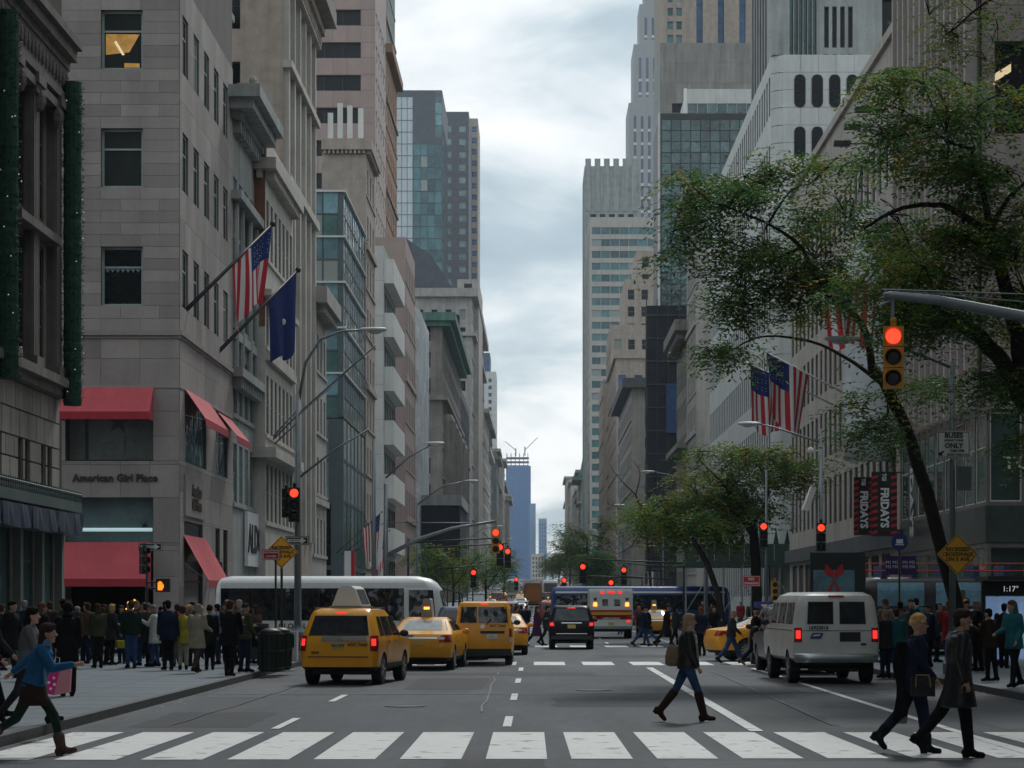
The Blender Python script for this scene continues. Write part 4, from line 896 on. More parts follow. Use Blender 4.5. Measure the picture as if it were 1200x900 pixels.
# ---- long low pale building with narrow windows
b = Bld('narrow_windowed_building', 'long pale stone building with rows of narrow vertical windows beside the banners', 'building', 'R', 16.6, 40, 101.6, 146, 28.6, mat('warm_pale_stone', (0.42, 0.385, 0.345), var=0.1, streak=0.25, rough=0.9))
b.fac('S', reg(101.6, 146, 1.2, 2.05), [(6.3, 8.9), (10.2, 12.8), (14.0, 16.6), (17.8, 20.4), (21.6, 24.2)], 0.35, z0=5.2, win=lambda w, h: wkey(w, h, 1, 1, M_FRD, M_GLB)); b.fac('S', reg(103, 146, 2.6, 3.4), [(0, 4.2)], 0.5, z0=-0.5, z1=5.2, win=lambda w, h: wkey(w, h, 1, 1, M_FRD, M_GLB)); mb = MB()
b.band(4.4, 5.2, 0.35, 'shop_fascia', M_GREYD); b.band(28.3, 28.75, 0.2, 'coping'); b.fac('F', [], []); 
b.finish()
hv = thing('rooftop_screen', 'grey louvred rooftop screen with dark shrubs behind the pale parapet', 'screen', (18.6, 104, 28.7)); 
for i in range(14): mb = MB(); mb.box(-1.6+i*0.25, -1.52+i*0.25, 0, 0.1, 0, 4.2); mb.build('louvre', M_METAL, hv)
mb = MB(); mb.box(-1.7, 1.8, -0.05, 0.14, 4.2, 4.35); mb.box(-1.75, -1.62, -0.05, 0.15, 0, 4.2); mb.build('frame', M_METAL, hv)
wr = MB(); rings = []; rn = random.Random(8)
for j in range(10):
    z_ = 8.5+j*1.3; rings.append([(1.5*(0.9+0.15*rn.random())*cos(t*pi/4)*(0.9 if j < 8 else 0.5), 0.7*sin(t*pi/4), z_) for t in range(8)])
wr.loft(rings); tag(wr.build('wrapped_scaffold', mat('white_plastic_sheet', (0.55, 0.60, 0.63), var=0.12, rough=0.5, bump=1.0, bscale=1.5), None, loc=(15.6, 104, 0), smooth=True), 'white plastic sheeting wrapped round scaffolding on the pale facade', 'scaffold')
for i, (yy, zz, x_) in enumerate(((106, 25.4, 15.15), (107.5, 24.9, 14.85), (109, 24.4, 14.55))):
    fl = thing('floodlight', ['highest of three black floodlights on arms over the right pavement', 'middle of three black floodlights on arms over the right pavement', 'lowest of three black floodlights on arms over the right pavement'][i], 'floodlight', (16.5, yy, zz), 0, 'floodlight arms'); mb = MB(); mb.tube([(0, 0, 0), (x_-16.5+.7, 0, 0)], 0.04, 5); mb.build('arm', M_METALD, fl)
    mb = MB(); mb.box(x_-16.5, x_-16.5+.8, -0.2, 0.2, -0.12, 0.12); mb.build('lamp_head', M_METALD, fl)
# ---- white panelled building with capsule windows
M_WP = mat('white_stone_panel_2', (0.50, 0.53, 0.52), var=0.08, rnd=0.05, streak=0.15, rough=0.7)
b = Bld('capsule_window_building', 'white panelled building with rounded corner and capsule-shaped dark windows', 'building', 'R', 16.6, 40, 157, 214, 40.6, M_GREYD); b.vis = (0, 1080)
x0 = 17.35
b.fac('F', [], [], u0=x0, z0=-0.5, z1=40.6, panel=(1.235, 1.23), pm=M_WP, pgap=0.04)
kw = 'window#capsule'; mb = MB(); pts = [(-0.36, 0.3), (-0.26, 0.08), (-0.1, 0), (0.1, 0), (0.26, 0.08), (0.36, 0.3), (0.36, 1.95), (0.26, 2.17), (0.1, 2.25), (-0.1, 2.25), (-0.26, 2.17), (-0.36, 1.95)]
mb.prism(pts, -0.07, 0.0, mi=1); mb.prism([(x_*1.12, 1.125+(z_-1.125)*1.03) for x_, z_ in pts], -0.055, 0.0, mi=0); KEYS[kw] = (mb, [M_FRD, M_GLB], mb.mesh('window', [M_FRD, M_GLB]))
for r_ in range(8):
    for c_ in range(9): b.put(kw, 'F', 18.55+1.235*c_, 0.03, 36.9-3.68*r_, None, (0.72, 2.25))
b.fac('S', reg(158, 214, 1.05, 1.75), [(36.6-4.9*i, 39.4-4.9*i) for i in range(8)], 0.3, u0=157.7, z1=40.6, win=lambda w, h: wkey(w, h, 1, 1, M_FRD, M_GLB), wmi=0); b.mats[0] = M_WP
mb = MB(); q = [(16.6-b.cx+0.75-0.75*sin(t*pi/16), 157-b.cy+0.75-0.75*cos(t*pi/16)) for t in range(9)]
for k in range(33): mb.loft([[(x_, y_, -0.5+1.245*k+0.02) for x_, y_ in q], [(x_, y_, -0.5+1.245*(k+1)-0.02) for x_, y_ in q]], cap=False, closed=False)
b.part('rounded_corner', mb, M_WP, smooth=True); b.finish()
# ---- towers set above it
b = Bld('glass_slab_tower', 'grey stone and ribbed dark glass tower above the white panelled building', 'building', 'R', 17.9, 40, 172.6, 186, 66, M_GREYST, base=40.7); b.vis = (0, 1080)
b.fac('F', [(19.6+0.36*i, 19.6+0.36*i+0.30) for i in range(6)], [(40.9, 66)], 0.4, u0=17.9, u1=21.8, z0=40.7, z1=66, win=lambda w, h: wkey(w, h, 1, 6, M_FRD, M_GLT, ft=0.04)); b.fac('F', [(22.3+0.62*i, 22.3+0.62*i+0.36) for i in range(4)], [(41, 44.5), (45.0, 48.2), (48.8, 52)], 0.4, u0=21.8, u1=25.0, z0=40.7, z1=66, win=lambda w, h: wkey(w, h, 1, 1, M_FRD, M_GLB)); b.fac('F', [(26.8, 29.0)], [(41, 49.0)], 0.8, u0=25.0, z0=40.7, z1=66, win=lambda w, h: wkey(w, h, 2, 2, M_FRD, M_GLB))
b.fac('S', reg(172.6, 186, 1.3, 2.1), [(41.5, 66)], 0.4, win=lambda w, h: wkey(w, h, 2, 6, M_FRD, M_GLB)); b.finish()
simple('ribbed_beige_building', 'beige stone building with carved cornice left of the white panelled one', 'R', 16.6, 34, 232, 247, 45.5, M_LIME, (1.2, 3.0, 1.2, 2.2, 3.8), (1.4, 2.6, 1.2, 2.4, 3.8), topband=(1.0, 1.3, 0.9), vis=(0, 900))
b = Bld('brown_church_house', 'brown stone building with small balconies left of the beige one', 'building', 'R', 16.8, 30, 247.5, 268, 33, M_LIMED); b.fac('S', reg(247.5, 268, 1.4, 2.5), rows(2, 33, 1, 2.4, 3.9), 0.4, win=lambda w, h: wkey(w, h)); b.band(32, 33.2, 1.6, 'cornice', dent=0.9); b.band(19, 19.6, 1.3, 'balcony'); b.finish()
# ---- greenish glass tower and stone behind
b = Bld('mirror_glass_tower', 'greenish mirror-glass tower with clear pane grid in the right middle distance', 'building', 'R', 16.8, 33, 304, 322, 68.8, M_FRD); b.vis = (0, 900)
GM = glassmat('green_mirror_glass', (0.055, 0.10, 0.10), rough=0.03, spec=1.0, wave=0.5, metal=0.35)
b.fac('F', [(17.0+1.34*i, 17.0+1.34*i+1.27) for i in range(12)], [(38+1.5*i, 38+1.5*i+1.43) for i in range(20)], 0.08, z0=37.5, z1=68.4, win=lambda w, h: pkey(w, h, GM))
b.fac('F', [], [], z0=-0.5, z1=37.5); mb = MB(); b.bx(mb, 'S', 303.99, 305.5, 0.0, 0.25, 8, 68.9); b.part('white_edge', mb, M_WHITE); b.finish()
b = Bld('pale_glass_storeys', 'pale top storeys standing on the mirror-glass tower', 'building', 'R', 20.6, 33, 306, 320, 72.6, M_WHITE, base=68.9); b.fac('F', reg(20.6, 33, 1.3, 1.36), [(69.0, 70.6)], 0.2, win=lambda w, h: pkey(w, h, GM)); mb = MB(); b.bx(mb, 'S', 305.95, 307, 0.0, 0.4, 68.9, 72.7); b.part('white_edge', mb, M_WHITEP); b.finish()
b = Bld('grey_stone_block', 'blank grey stone block above the mirror-glass tower', 'building', 'R', 18.2, 34, 330, 348, 85, M_GREYST); b.vis = (0, 890); b.fac('F', [(20.0, 24.2), (26.0, 30.2), (32.0, 33.6)], [(74.6, 76.0)], 0.5, z0=73, z1=85, panel=(2.2, 2.9), pm=mat('grey_brown_slab', (0.27, 0.26, 0.24), var=0.12, streak=0.35, rnd=0.07), pgap=0.05, win=lambda w, h: wkey(w, h, 3, 1, M_FRD, M_GLB)); b.fac('F', [], [], z0=-.5, z1=73); b.finish()
b = Bld('beige_ribbed_tower', 'very tall beige tower with dark vertical window strips at the top of the frame', 'building', 'R', 19.9, 38, 352, 378, 118, M_BRICKT, base=20); b.vis = (0, 890)
b.fac('F', [(20.6, 21.5), (22.0, 22.9)], [(86.2+2.15*i, 87.5+2.15*i) for i in range(9)], 0.3, u1=23.8, z0=80, z1=106, win=lambda w, h: wkey(w, h, 1, 1, M_FR, M_GLT, ft=0.1)); b.fac('F', [(25.2+3.4*i, 26.2+3.4*i) for i in range(4)], [(82, 105.5)], 0.6, u0=23.8, z0=80, z1=106, win=lambda w, h: wkey(w, h, 1, 8, M_FRD, M_GLBL, ft=0.05)); b.finish()
# ---- black netted scaffold tower
sc = thing('netted_tower', 'black netted scaffolding tower over the right pavement in mid distance', 'scaffold', (17.6, 300, 0)); mb = MB(); rn = random.Random(4); rings = []
for j in range(24):
    z_ = 6+j*1.55; bul = [rn.uniform(-0.12, 0.12) for _ in range(12)]; base = [(-2.9, -2), (-1, -2), (1, -2), (2.6, -2), (2.7, 0), (2.7, 2), (1, 2.2), (-1, 2.2), (-2.9, 2.2), (-2.95, 1), (-2.95, 0), (-2.95, -1)]
    rings.append([(x_+q*0.5, y_+q, z_) for (x_, y_), q in zip(base, bul)])
mb.loft(rings); mb.build('netting', M_NET, sc, smooth=False)
for j in range(12): mb = MB(); mb.box(-3.05, 2.85, -2.25, -2.12, 6.2+j*3.1, 6.35+j*3.1); mb.build('scaffold_board', mat('dull_blue_steel', (0.05, 0.06, 0.08), metal=0.4, rough=0.5, var=0.2), sc)
for j in range(5): mb = MB(); mb.tube([(-3+j*1.45, -2.3, 0), (-3+j*1.45, -2.3, 42.5)], 0.07, 6); mb.build('scaffold_pole', M_METALD, sc)
mb = MB(); mb.box(-0.4, 1.9, -2.35, -2.28, 24.5, 31); mb.build('blue_sheet', mat('blue_sheet', (0.015, 0.05, 0.13), var=0.3, scale=1), sc)
# ---- middle distance right
b = simple('dark_corniced_building', 'grey stone building with dark overhanging cornice left of the netted tower', 'R', 16.6, 22.5, 392, 452, 41, M_LIME, (1.2, 8, 1, 2, 4), (2.2, 4.0, 1.0, 2.6, 4.2), fin=False); b.band(39.6, 41.3, 1.7, 'cornice', M_GREYD); b.finish()
mb = MB(); mb.box(19.4, 20.4, 388, 391, 0.5, 41.2); tag(mb.build('white_pier', M_WHITE), 'bright white vertical pier beside the black netted tower', 'pier')
simple('tan_slab_building', 'tan stone building with two square windows per floor above the dark cornice', 'R', 16.6, 26, 469, 520, 53.8, M_BRICKT, (1.7, 3.4, 1.4, 3.6, 5.6, 1.0), (1.6, 4, 1.2, 3.0, 5.6), gl=M_GLBL, topband=(0.5, 0.5))
simple('slim_tan_building', 'slim blank tan slab in the right streetwall', 'R', 16.6, 20, 560, 600, 58, M_BRICKT, None, (1.6, 5, 1.2, 2.4, 3.8))
simple('stepped_tan_tower', 'lowest step of the tan brick setback tower', 'R', 17.2, 27, 522, 556, 67, M_BRICKT, (1.6, 3.2, 1.2, 2.4, 4.0, 0.8), (1.5, 5, 1.2, 2.4, 4))
simple('stepped_tan_tower', 'middle step of the tan brick setback tower', 'R', 20.6, 30, 524, 554, 78, M_BRICKT, (1.6, 3.2, 1.2, 2.4, 4.0, 0.8), None, base=60)
simple('stepped_tan_tower', 'highest step of the tan brick setback tower', 'R', 23.4, 31, 526, 552, 85, M_BRICKT, (1.6, 3.2, 1.2, 2.4, 4.0, 0.8), None, base=60)
b = Bld('banded_glass_tower', 'tall tower with pale floor bands and teal ribbon windows left of the tan setbacks', 'building', 'R', 16.9, 40, 719, 750, 126.5, mat('pale_band_stone', (0.42, 0.40, 0.36), var=0.08, streak=0.15), base=3)
b.fac('F', [(17.6+3.0*i, 17.6+3.0*i+2.85) for i in range(7)], [(6+3.83*i, 8.3+3.83*i) for i in range(31)], 0.3, win=lambda w, h: wkey(w, h, 2, 1, M_FR, M_GLT, ft=0.08)); b.fac('S', reg(719, 750, 2.6, 3.1), [(6+3.83*i, 8.3+3.83*i) for i in range(31)], 0.3, win=lambda w, h: wkey(w, h, 1, 1, M_FR, M_GLT, ft=0.08)); b.finish()
b = Bld('crenellated_tower', 'grey tower with notched battlement top and white window grid', 'building', 'R', 16.6, 36, 785, 820, 156, M_GREYST, base=5); b.fac('F', reg(16.6, 36, 2.1, 3.3), [(12+3.3*i, 14.0+3.3*i) for i in range(37)], 0.3, z1=136, win=lambda w, h: wkey(w, h, 1, 1, M_FRW, glassmat('pale_sky_glass', (0.40, 0.44, 0.50), rough=0.3), ft=0.12)); b.fac('F', reg(16.6, 36, 2.0, 3.3), [(136.6, 139.0)], 0.5, z0=136, win=lambda w, h: wkey(w, h, 1, 1, M_FRD, M_GLB)); mb = MB()
for i in range(6): b.bx(mb, 'F', 16.9+3.3*i, 18.9+3.3*i, -1, 0.3, 140, 158.6)
b.part('battlement', mb, M_GREYST); b.finish()
# stepped art-deco skyscraper
b = thing('art_deco_skyscraper', 'soaring grey stepped skyscraper tallest on the right of the sky gap', 'building', (70, 1330, 0)); MGS = mat('pale_grey_limestone_shaft', (0.30, 0.31, 0.31), var=0.06, streak=0.1)
for i, (xa, xb, z0, z1, dd) in enumerate(((-16.3, 22, 10, 296, 22), (-13.2, 22, 296, 331, 20), (-9.6, 18, 331, 356, 15), (-6.6, 15, 356, 372, 12))):
    mb = MB(); mb.box(xa, xb, -dd, dd, z0, z1); mb.build('wall', MGS, b); w_ = MB()
    n = int((xb-xa)/4.2)
    for k in range(n):
        if i == 3: continue
        xx = xa+3+k*4.2; w_.box(xx, xx+1.5, -dd-0.12, -dd+0.1, z0+4, z1-8)
    if w_.v: tag(w_.build('window_rows', glassmat('grey_violet_glass', (0.06, 0.065, 0.10), rough=0.2), b), kind='stuff')
    w_ = MB(); 
    for k in range(n):
        xx = xa+3+k*4.2
        for q in range(int((z1-z0-12)/8)): w_.box(xx-0.02, xx+1.52, -dd-0.2, -dd-0.121, z0+5+q*8, z0+6.6+q*8)
    if w_.v and i < 3: tag(w_.build('spandrel', M_FRW, b), kind='stuff')
# green-roofed ornate building and the far end
b = simple('copper_roofed_building', 'ornate grey-green stone building with green copper mansard, farthest tall block on the right', 'R', 16.8, 30, 863, 900, 51, M_GREYST, (1.6, 3.2, 1.2, 2.6, 4.2, 0.5), (2.0, 4, 1.2, 2.6, 4.2), base=5, fin=False); b.band(49, 50.5, 3.2, 'cornice', M_COPPER); b.band(40, 41, 1.5, 'string_course'); b.band(24, 25, 1.5, 'string_course'); b.finish()
mb = MB(); mb.prism([(16.6, 51), (18.2, 60), (30, 60), (30, 51)], 862, 899); tag(mb.build('copper_roof', M_COPPER), 'green copper mansard roof on the ornate stone building', 'roof')
rn = random.Random(21); yy = 905
for i in range(9):
    dl = rn.uniform(45, 85); h = [46, 38, 43, 50, 40, 55, 60, 48, 52][i]+ground_z(yy); m = [M_LIMEL, M_LIMED, M_LIMEL, M_BRICKT, M_LIMEL][(i*3) % 5]
    simple('streetwall_building', '%s masonry building, %s block of the far right streetwall' % (names[i % 8], ['first', 'second', 'third', 'fourth', 'fifth', 'sixth', 'seventh', 'eighth', 'ninth'][i]), 'R', 16.8+(i % 3), 34, yy, yy+dl-0.3, h, m, (1.8, 3.8, 1.2, 2.2, 3.9), (2.2, 4.6, 1.2, 2.2, 3.9), group='far masonry buildings on the right of the avenue', topband=(1.0, 1.4), base=5); yy += dl
# far towers closing the avenue
simple('blue_construction_tower', 'blue skyscraper under construction closing the avenue, topped by cranes', 'L', -34.5, -7.5, 2420, 2450, 150, mat('blue_tower_cladding', (0.05, 0.15, 0.38), var=0.2, rough=0.4), (1.6, 2.7, 0.3, 3.4, 4.0), None, gl=M_GLBL, fr=mat('blue_mullion', (0.10, 0.22, 0.45), var=0.05), base=10)
cr_ = thing('tower_crane', 'pair of thin luffing cranes on the blue construction tower', 'crane', (-22, 2435, 150)); 
for k in range(3):
    mb = MB(); 
    for i in range(6): mb.box(-12+i*4.6, -11.4+i*4.6, -14, 14, 1+k*4.4-0.2, 5.2+k*4.4)
    mb.box(-12.4, 12.5, -14, 14, k*4.4, k*4.4+0.8); mb.build('bare_floor', mat('red_blue_steel', (0.16, 0.14, 0.24), var=0.3, scale=0.2), cr_)
mb = MB(); mb.tube([(-2, 0, 12), (-2, 0, 20)], 0.7, 5); mb.tube([(-2, 0, 18), (-14, 0, 28)], 0.35, 4); mb.build('crane_mast', M_GREYD, cr_); mb = MB(); mb.tube([(8, 0, 12), (8, 0, 22)], 0.7, 5); mb.tube([(8, 0, 18), (22, 0, 32)], 0.35, 4); mb.build('crane_jib', M_GREYD, cr_)
simple('pale_blue_tower', 'pale blue slab tower beside the construction tower', 'L', -8.5, -2.0, 2330, 2350, 105, mat('hazy_blue_cladding', (0.18, 0.30, 0.46), var=0.1), (1.2, 2.4, 0.4, 3, 4), None, gl=M_GLBL, base=10)  # this tower and the next: distance haze mixed into the cladding colour
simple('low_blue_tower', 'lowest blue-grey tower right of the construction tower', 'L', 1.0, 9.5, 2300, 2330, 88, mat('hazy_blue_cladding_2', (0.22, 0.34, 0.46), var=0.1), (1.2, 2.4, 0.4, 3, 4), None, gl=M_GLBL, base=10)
simple('stepped_white_building', 'small white stepped building at the very end of the avenue', 'L', -5.5, 6.0, 1950, 1980, 44, M_LIMEL, (1.4, 2.6, 0.8, 2.2, 3.8), None, base=10)
# ---- green sidewalk shed with fence across the side street
sd_ = thing('sidewalk_shed', 'dark green sidewalk shed with slatted parapet over the right pavement', 'scaffold', (13.6, 150, 0)); mb = MB(); mb.box(-3.8, 5.2, -2, 12, 4.35, 4.6); mb.build('deck', M_SCAF, sd_)
for i in range(9): mb = MB(); mb.box(-3.8+i*1.0, -2.83+i*1.0, -2.08, -2.0, 4.2, 5.75); mb.build('parapet_panel', M_SCAF, sd_)
for i in range(9): mb = MB(); mb.prism([(-1.6+i*0.75, 5.75), (-1.25+i*0.75, 5.75), (-1.42+i*0.75, 6.7)], -1.9, -1.6); mb.build('clipped_shrub', mat('dark_conifer', (0.02, 0.05, 0.03), var=0.3), sd_)
for i in range(8): mb = MB(); mb.tube([(-3.7+i*1.25, -1.9, 0), (-3.7+i*1.25, -1.9, 4.35)], 0.06, 6); mb.build('post', M_METAL, sd_)
mb = MB()
for i in range(7): a = -3.7+i*1.25; mb.tube([(a, -1.9, 3.2 if i % 2 else 1.2), (a+1.25, -1.9, 1.2 if i % 2 else 3.2)], 0.035, 5)
mb.build('cross_brace', M_METAL, sd_)
# ---- hanging banners of the restaurant
for i, (yb, xa, xb, z0, z1) in enumerate(((100.0, 15.05, 16.2, 4.9, 7.7), (107.0, 15.25, 16.2, 5.15, 7.85))):
    bn = thing('restaurant_banner', ['nearer of two black and red vertical banners with white capitals', 'farther of two black and red vertical banners with white capitals'][i], 'banner', (16.55, yb, z0), 0, 'vertical restaurant banners'); mb = MB(); xa_, xb_ = xa-16.55, xb-16.55; mb.box(xa_, xb_, -0.03, 0.03, 0, z1-z0); mb.build('cloth', M_BLACK, bn)
    mb = MB(); n = 9; wd = (xb-xa)*0.24
    for k in range(n):
        zc = (z1-z0)*k/n; hh = (z1-z0)/n*0.5
        for (a0_, b0_, sg_) in ((xa_+0.005, xa_+wd, 1), (xb_-wd, xb_-0.005, 1)): mb.quad((a0_, -0.034, zc+0.02), (b0_, -0.034, zc+0.02+hh*0.45), (b0_, -0.034, zc+hh+hh*0.4), (a0_, -0.034, zc+hh))
    mb.build('red_chevrons', M_REDP, bn)
    text('lettering', 'FRIDAYS', 0.50, ((xa_+xb_)/2, -0.045, (z1-z0)*0.44), (pi/2, pi/2, 0), M_WHITEP, bn, 0.005, bold=0.02, sx=0.95); text('lettering', 'TGI', 0.26, ((xa_+xb_)/2-0.02, -0.045, (z1-z0)*0.93), (pi/2, pi/2, 0), M_WHITEP, bn, 0.005, bold=0.01, sx=0.8)
    mb = MB(); mb.tube([(0.05, 0, z1-z0+0.03), (xa_, 0, z1-z0+0.03)], 0.03, 6); mb.tube([(0.05, 0, -0.03), (xa_, 0, -0.03)], 0.03, 6); mb.build('bracket', M_METALD, bn)
gR = 'flags hung over the right pavement'
flag('flag', 'large striped flag nearest the pavement lamp, hung from a white pole', (16.5, 112, 11.9), (11.0, 108, 14.1), 3.2, 3.0, 'us', gR, 3, pole_m=M_WHITEP, r=0.06)
flag('flag', 'blue-cornered flag half hidden left of the large striped one', (16.5, 122, 12.6), (11.2, 118, 14.6), 3.2, 2.6, 'us', gR, 9, pole_m=M_WHITEP, r=0.06)
flag('flag', 'striped flag partly behind the tree leaves above the others', (16.5, 96, 15.0), (11.9, 93, 15.8), 3.0, 3.0, 'us', gR, 6, pole_m=M_WHITEP, r=0.06)
gF = 'small flags in the left middle distance'
for i, (yy, k_, lb) in enumerate(((152, 'us', 'small striped flag over the left pavement by the grey shop front'), (156, 'white', 'white-ish flag between two small striped flags'), (160, 'us', 'lower small striped flag beside the dark netted block'))):
    flag('flag', lb, (-13.8, yy, 5.2), (-10.6, yy-1, 8.0-i*0.5), 2.6, 1.7, k_, gF, 11+i, r=0.04)
# ================================================================= vehicles (local: rear at y=0, nose towards +y)
def interp(tab, z, k):
    if z <= tab[0][0]: return tab[0][k]
    for a, b in zip(tab, tab[1:]):
        if z <= b[0]: t = (z-a[0])/max(b[0]-a[0], 1e-6); return a[k]+(b[k]-a[k])*t
    return tab[-1][k]
def bool_cut(me, cutter):
    a = bpy.data.objects.new('a', me); c = bpy.data.objects.new('c', cutter); 
    md = a.modifiers.new('b', 'BOOLEAN'); md.object = c; md.operation = 'DIFFERENCE'; md.solver = 'EXACT'
    return evaluate(a, c)
def fixn(me):
    bm = bmesh.new(); bm.from_mesh(me); bmesh.ops.recalc_face_normals(bm, faces=bm.faces); bm.to_mesh(me); bm.free()
class Veh:
    def __init__(s, name, label, cat, tab, paintm, wheels=(0.85, 3.5), wr=0.34, tw=0.22, low=0.45, group=None, rim=True, spokes=5, glow=True, belt=None):
        s.t = tab; s.root = thing(name, label, cat, (0, 0, 0), 0, group); s.p = paintm
        zs = [tab[0]]
        for a, b in zip(tab, tab[1:]):                      # subdivide tall bands so sides stay smooth
            n = max(1, int((b[0]-a[0])/0.16))
            for i in range(1, n+1): zs.append(tuple(a[k]+(b[k]-a[k])*i/n for k in range(5)))
        rings = []; mb = MB()
        for z, yr, yf, hw, cr in zs:
            cr = min(cr, hw*0.9, (yf-yr)*0.45); p = []
            for cx_, cy_, a0 in ((hw-cr, yr+cr, -90), (hw-cr, yf-cr*1.6, 0), (-hw+cr, yf-cr*1.6, 90), (-hw+cr, yr+cr, 180)):
                ey = 1.6 if a0 in (0, 90) else 1.0
                for i in range(6): a = radians(a0+90*i/5); p.append((cx_+cr*cos(a), cy_+cr*ey*sin(a), z))
            # straight flanks get extra points
            rings.append(p)
        mb.loft(rings, 0)
        me = mb.mesh('body', [paintm, M_PLAST], smooth=False); fixn(me)
        cut = MB(); hwm = max(r[3] for r in tab)
        for wy in wheels:
            for sg in (-1, 1): cut.lathe((sg*(hwm-0.12), wy, wr), [(wr*1.13, -0.2), (wr*1.13, 0.25)], 24, 'x', mi=1)
        cm = cut.mesh('cut', [paintm, M_PLAST]); fixn(cm); me = bool_cut(me, cm)
        for pl in me.polygons:
            if pl.center.z < low and pl.material_index == 0: pl.material_index = 1
            pl.use_smooth = True
        bm = bmesh.new(); bm.from_mesh(me)
        for e_ in bm.edges:
            if len(e_.link_faces) == 2 and e_.calc_face_angle(0) > 0.55: e_.smooth = False
        bm.to_mesh(me); bm.free(); s.body = link('body', me, s.root)
        k = ('wheel', round(wr, 3), tw)
        if k not in _txt:
            w = MB(); w.lathe((0, 0, 0), [(wr*0.62, -tw/2), (wr*0.93, -tw/2), (wr, -tw/2+0.03), (wr, tw/2-0.03), (wr*0.93, tw/2), (wr*0.62, tw/2)], 28, 'x'); me_ = w.mesh('wheel', M_RUB, smooth=False); fixn(me_)
            r_ = MB(); r_.lathe((0, 0, 0), [(wr*0.64, tw*0.30), (wr*0.64, tw/2+0.004), (wr*0.58, tw/2-0.01), (wr*0.56, tw*0.30)], 24, 'x')
            r_.lathe((tw*0.36, 0, 0), [(wr*0.56, 0), (wr*0.56, 0.01)], 20, 'x', mi=1)
            for i in range(spokes):
                a = 2*pi*i/spokes; c_ = Vector((tw*0.43, cos(a)*wr*0.32, sin(a)*wr*0.32)); r_.obox(c_, 0.018, wr*0.27, wr*0.07, Euler((a, 0, 0)))
            r_.lathe((tw*0.40, 0, 0), [(wr*0.13, 0), (wr*0.13, 0.03), (wr*0.05, 0.045)], 10, 'x'); rme = r_.mesh('rim', [M_RIM, M_METALD]); fixn(rme); _txt[k] = (me_, rme)
        me_, rme = _txt[k]
        for wy in wheels:
            for sg in (-1, 1):
                o = link('wheel', me_, s.root, (sg*(hwm-tw/2-0.02), wy, wr))
                if rim: link('rim', rme, o, None, (0, 0, 0 if sg > 0 else pi))
        ub = MB(); ub.box(-hwm*0.72, hwm*0.72, tab[0][1]+0.2, tab[0][2]-0.2, tab[0][0]-0.10, tab[0][0]-0.004); ub.tube([(-hwm+0.3, wheels[0], wr), (hwm-0.3, wheels[0], wr)], 0.05, 6); ub.build('underbody', M_PLAST, s.root)
    def X(s, z): return interp(s.t, z, 3)
    def R(s, z, x=0):
        hw, cr, yr = interp(s.t, z, 3), interp(s.t, z, 4), interp(s.t, z, 1); d = abs(x)-(hw-cr)
        return yr if d <= 0 else yr+cr-sqrt(max(cr*cr-min(d, cr)**2, 0))
    def Fr(s, z): return interp(s.t, z, 2)
    def side(s, name, m, yb0, yb1, yt0, yt1, z0, z1, sides=(1, -1), off=0.006, n=6, par=None, thick=0.0):
        r = None
        for sg in sides:
            mb = MB(); rg = []
            for j in range(n+1):
                t = j/n; z = z0+(z1-z0)*t; x = sg*(s.X(z)+off); rg.append([(x, yb0+(yt0-yb0)*t, z), (x, yb1+(yt1-yb1)*t, z)])
            mb.loft(rg, cap=False, closed=False); r = mb.build(name, m, par or s.root)
        return r
    def rear(s, name, m, xb0, xb1, xt0, xt1, z0, z1, off=0.008, n=5, par=None, nx=8):
        mb = MB(); rg = []
        for j in range(n+1):
            t = j/n; z = z0+(z1-z0)*t; a, b = xb0+(xt0-xb0)*t, xb1+(xt1-xb1)*t
            rg.append([(a+(b-a)*i/nx, s.R(z, a+(b-a)*i/nx)-off, z) for i in range(nx+1)])
        mb.loft(rg, cap=False, closed=False); return mb.build(name, m, par or s.root, smooth=True)
    def front(s, name, m, hb, ht, z0, z1, off=0.01):
        mb = MB(); mb.loft([[(-hb, s.Fr(z0)+off, z0), (hb, s.Fr(z0)+off, z0)], [(-ht, s.Fr(z1)+off, z1), (ht, s.Fr(z1)+off, z1)]], cap=False, closed=False); return mb.build(name, m, s.root)
    def rbox(s, name, m, x0, x1, z0, z1, d=0.04, e=0.03):
        mb = MB(); y = min(s.R(z0), s.R(z1)); mb.box(x0, x1, y-d, y+e, z0, z1); return mb.build(name, m, s.root)
    def place(s, x, y, rz=0, z=None): s.root.location = (x, y, ground_z(y) if z is None else z); s.root.rotation_euler = (0, 0, radians(rz)); return s.root
    def mirror(s, y, z, m=None):
        for sg in (1, -1):
            mb = MB(); mb.ball((sg*(s.X(z)+0.13), y, z), (0.11, 0.06, 0.085), 8, 6); mb.tube([(sg*(s.X(z)-0.02), y, z-0.05), (sg*(s.X(z)+0.06), y, z-0.02)], 0.02, 5); mb.build('mirror', m or M_PLAST, s.root, smooth=True)
def ad_top(v, y, z, w=0.35, l=1.1, lit=True):       # taxi roof advertising prism with end faces
    a = MB(); pr = [(-w, 0.08), (-w*0.55, 0.48), (-w*0.3, 0.54), (w*0.3, 0.54), (w*0.55, 0.48), (w, 0.08)]; a.prism([(x_, z+z_) for x_, z_ in pr], y, y+l); o = a.build('roof_sign', M_BUSW, v.root)
    b_ = MB(); 
    for sg in (1, -1): b_.quad((sg*(w+0.004)*0.97, y+0.1, z+0.12), (sg*(w+0.004)*0.97, y+l-0.1, z+0.12), (sg*(w*0.58+0.006), y+l-0.1, z+0.46), (sg*(w*0.58+0.006), y+0.1, z+0.46))
    b_.build('advert_panel', mat('dark_advert', (0.03, 0.04, 0.05), var=0.6, scale=4), o); c = MB(); c.box(-w-0.05, w+0.05, y-0.03, y+l+0.03, z+0.0, z+0.07); c.build('rack', M_METAL, o); return o
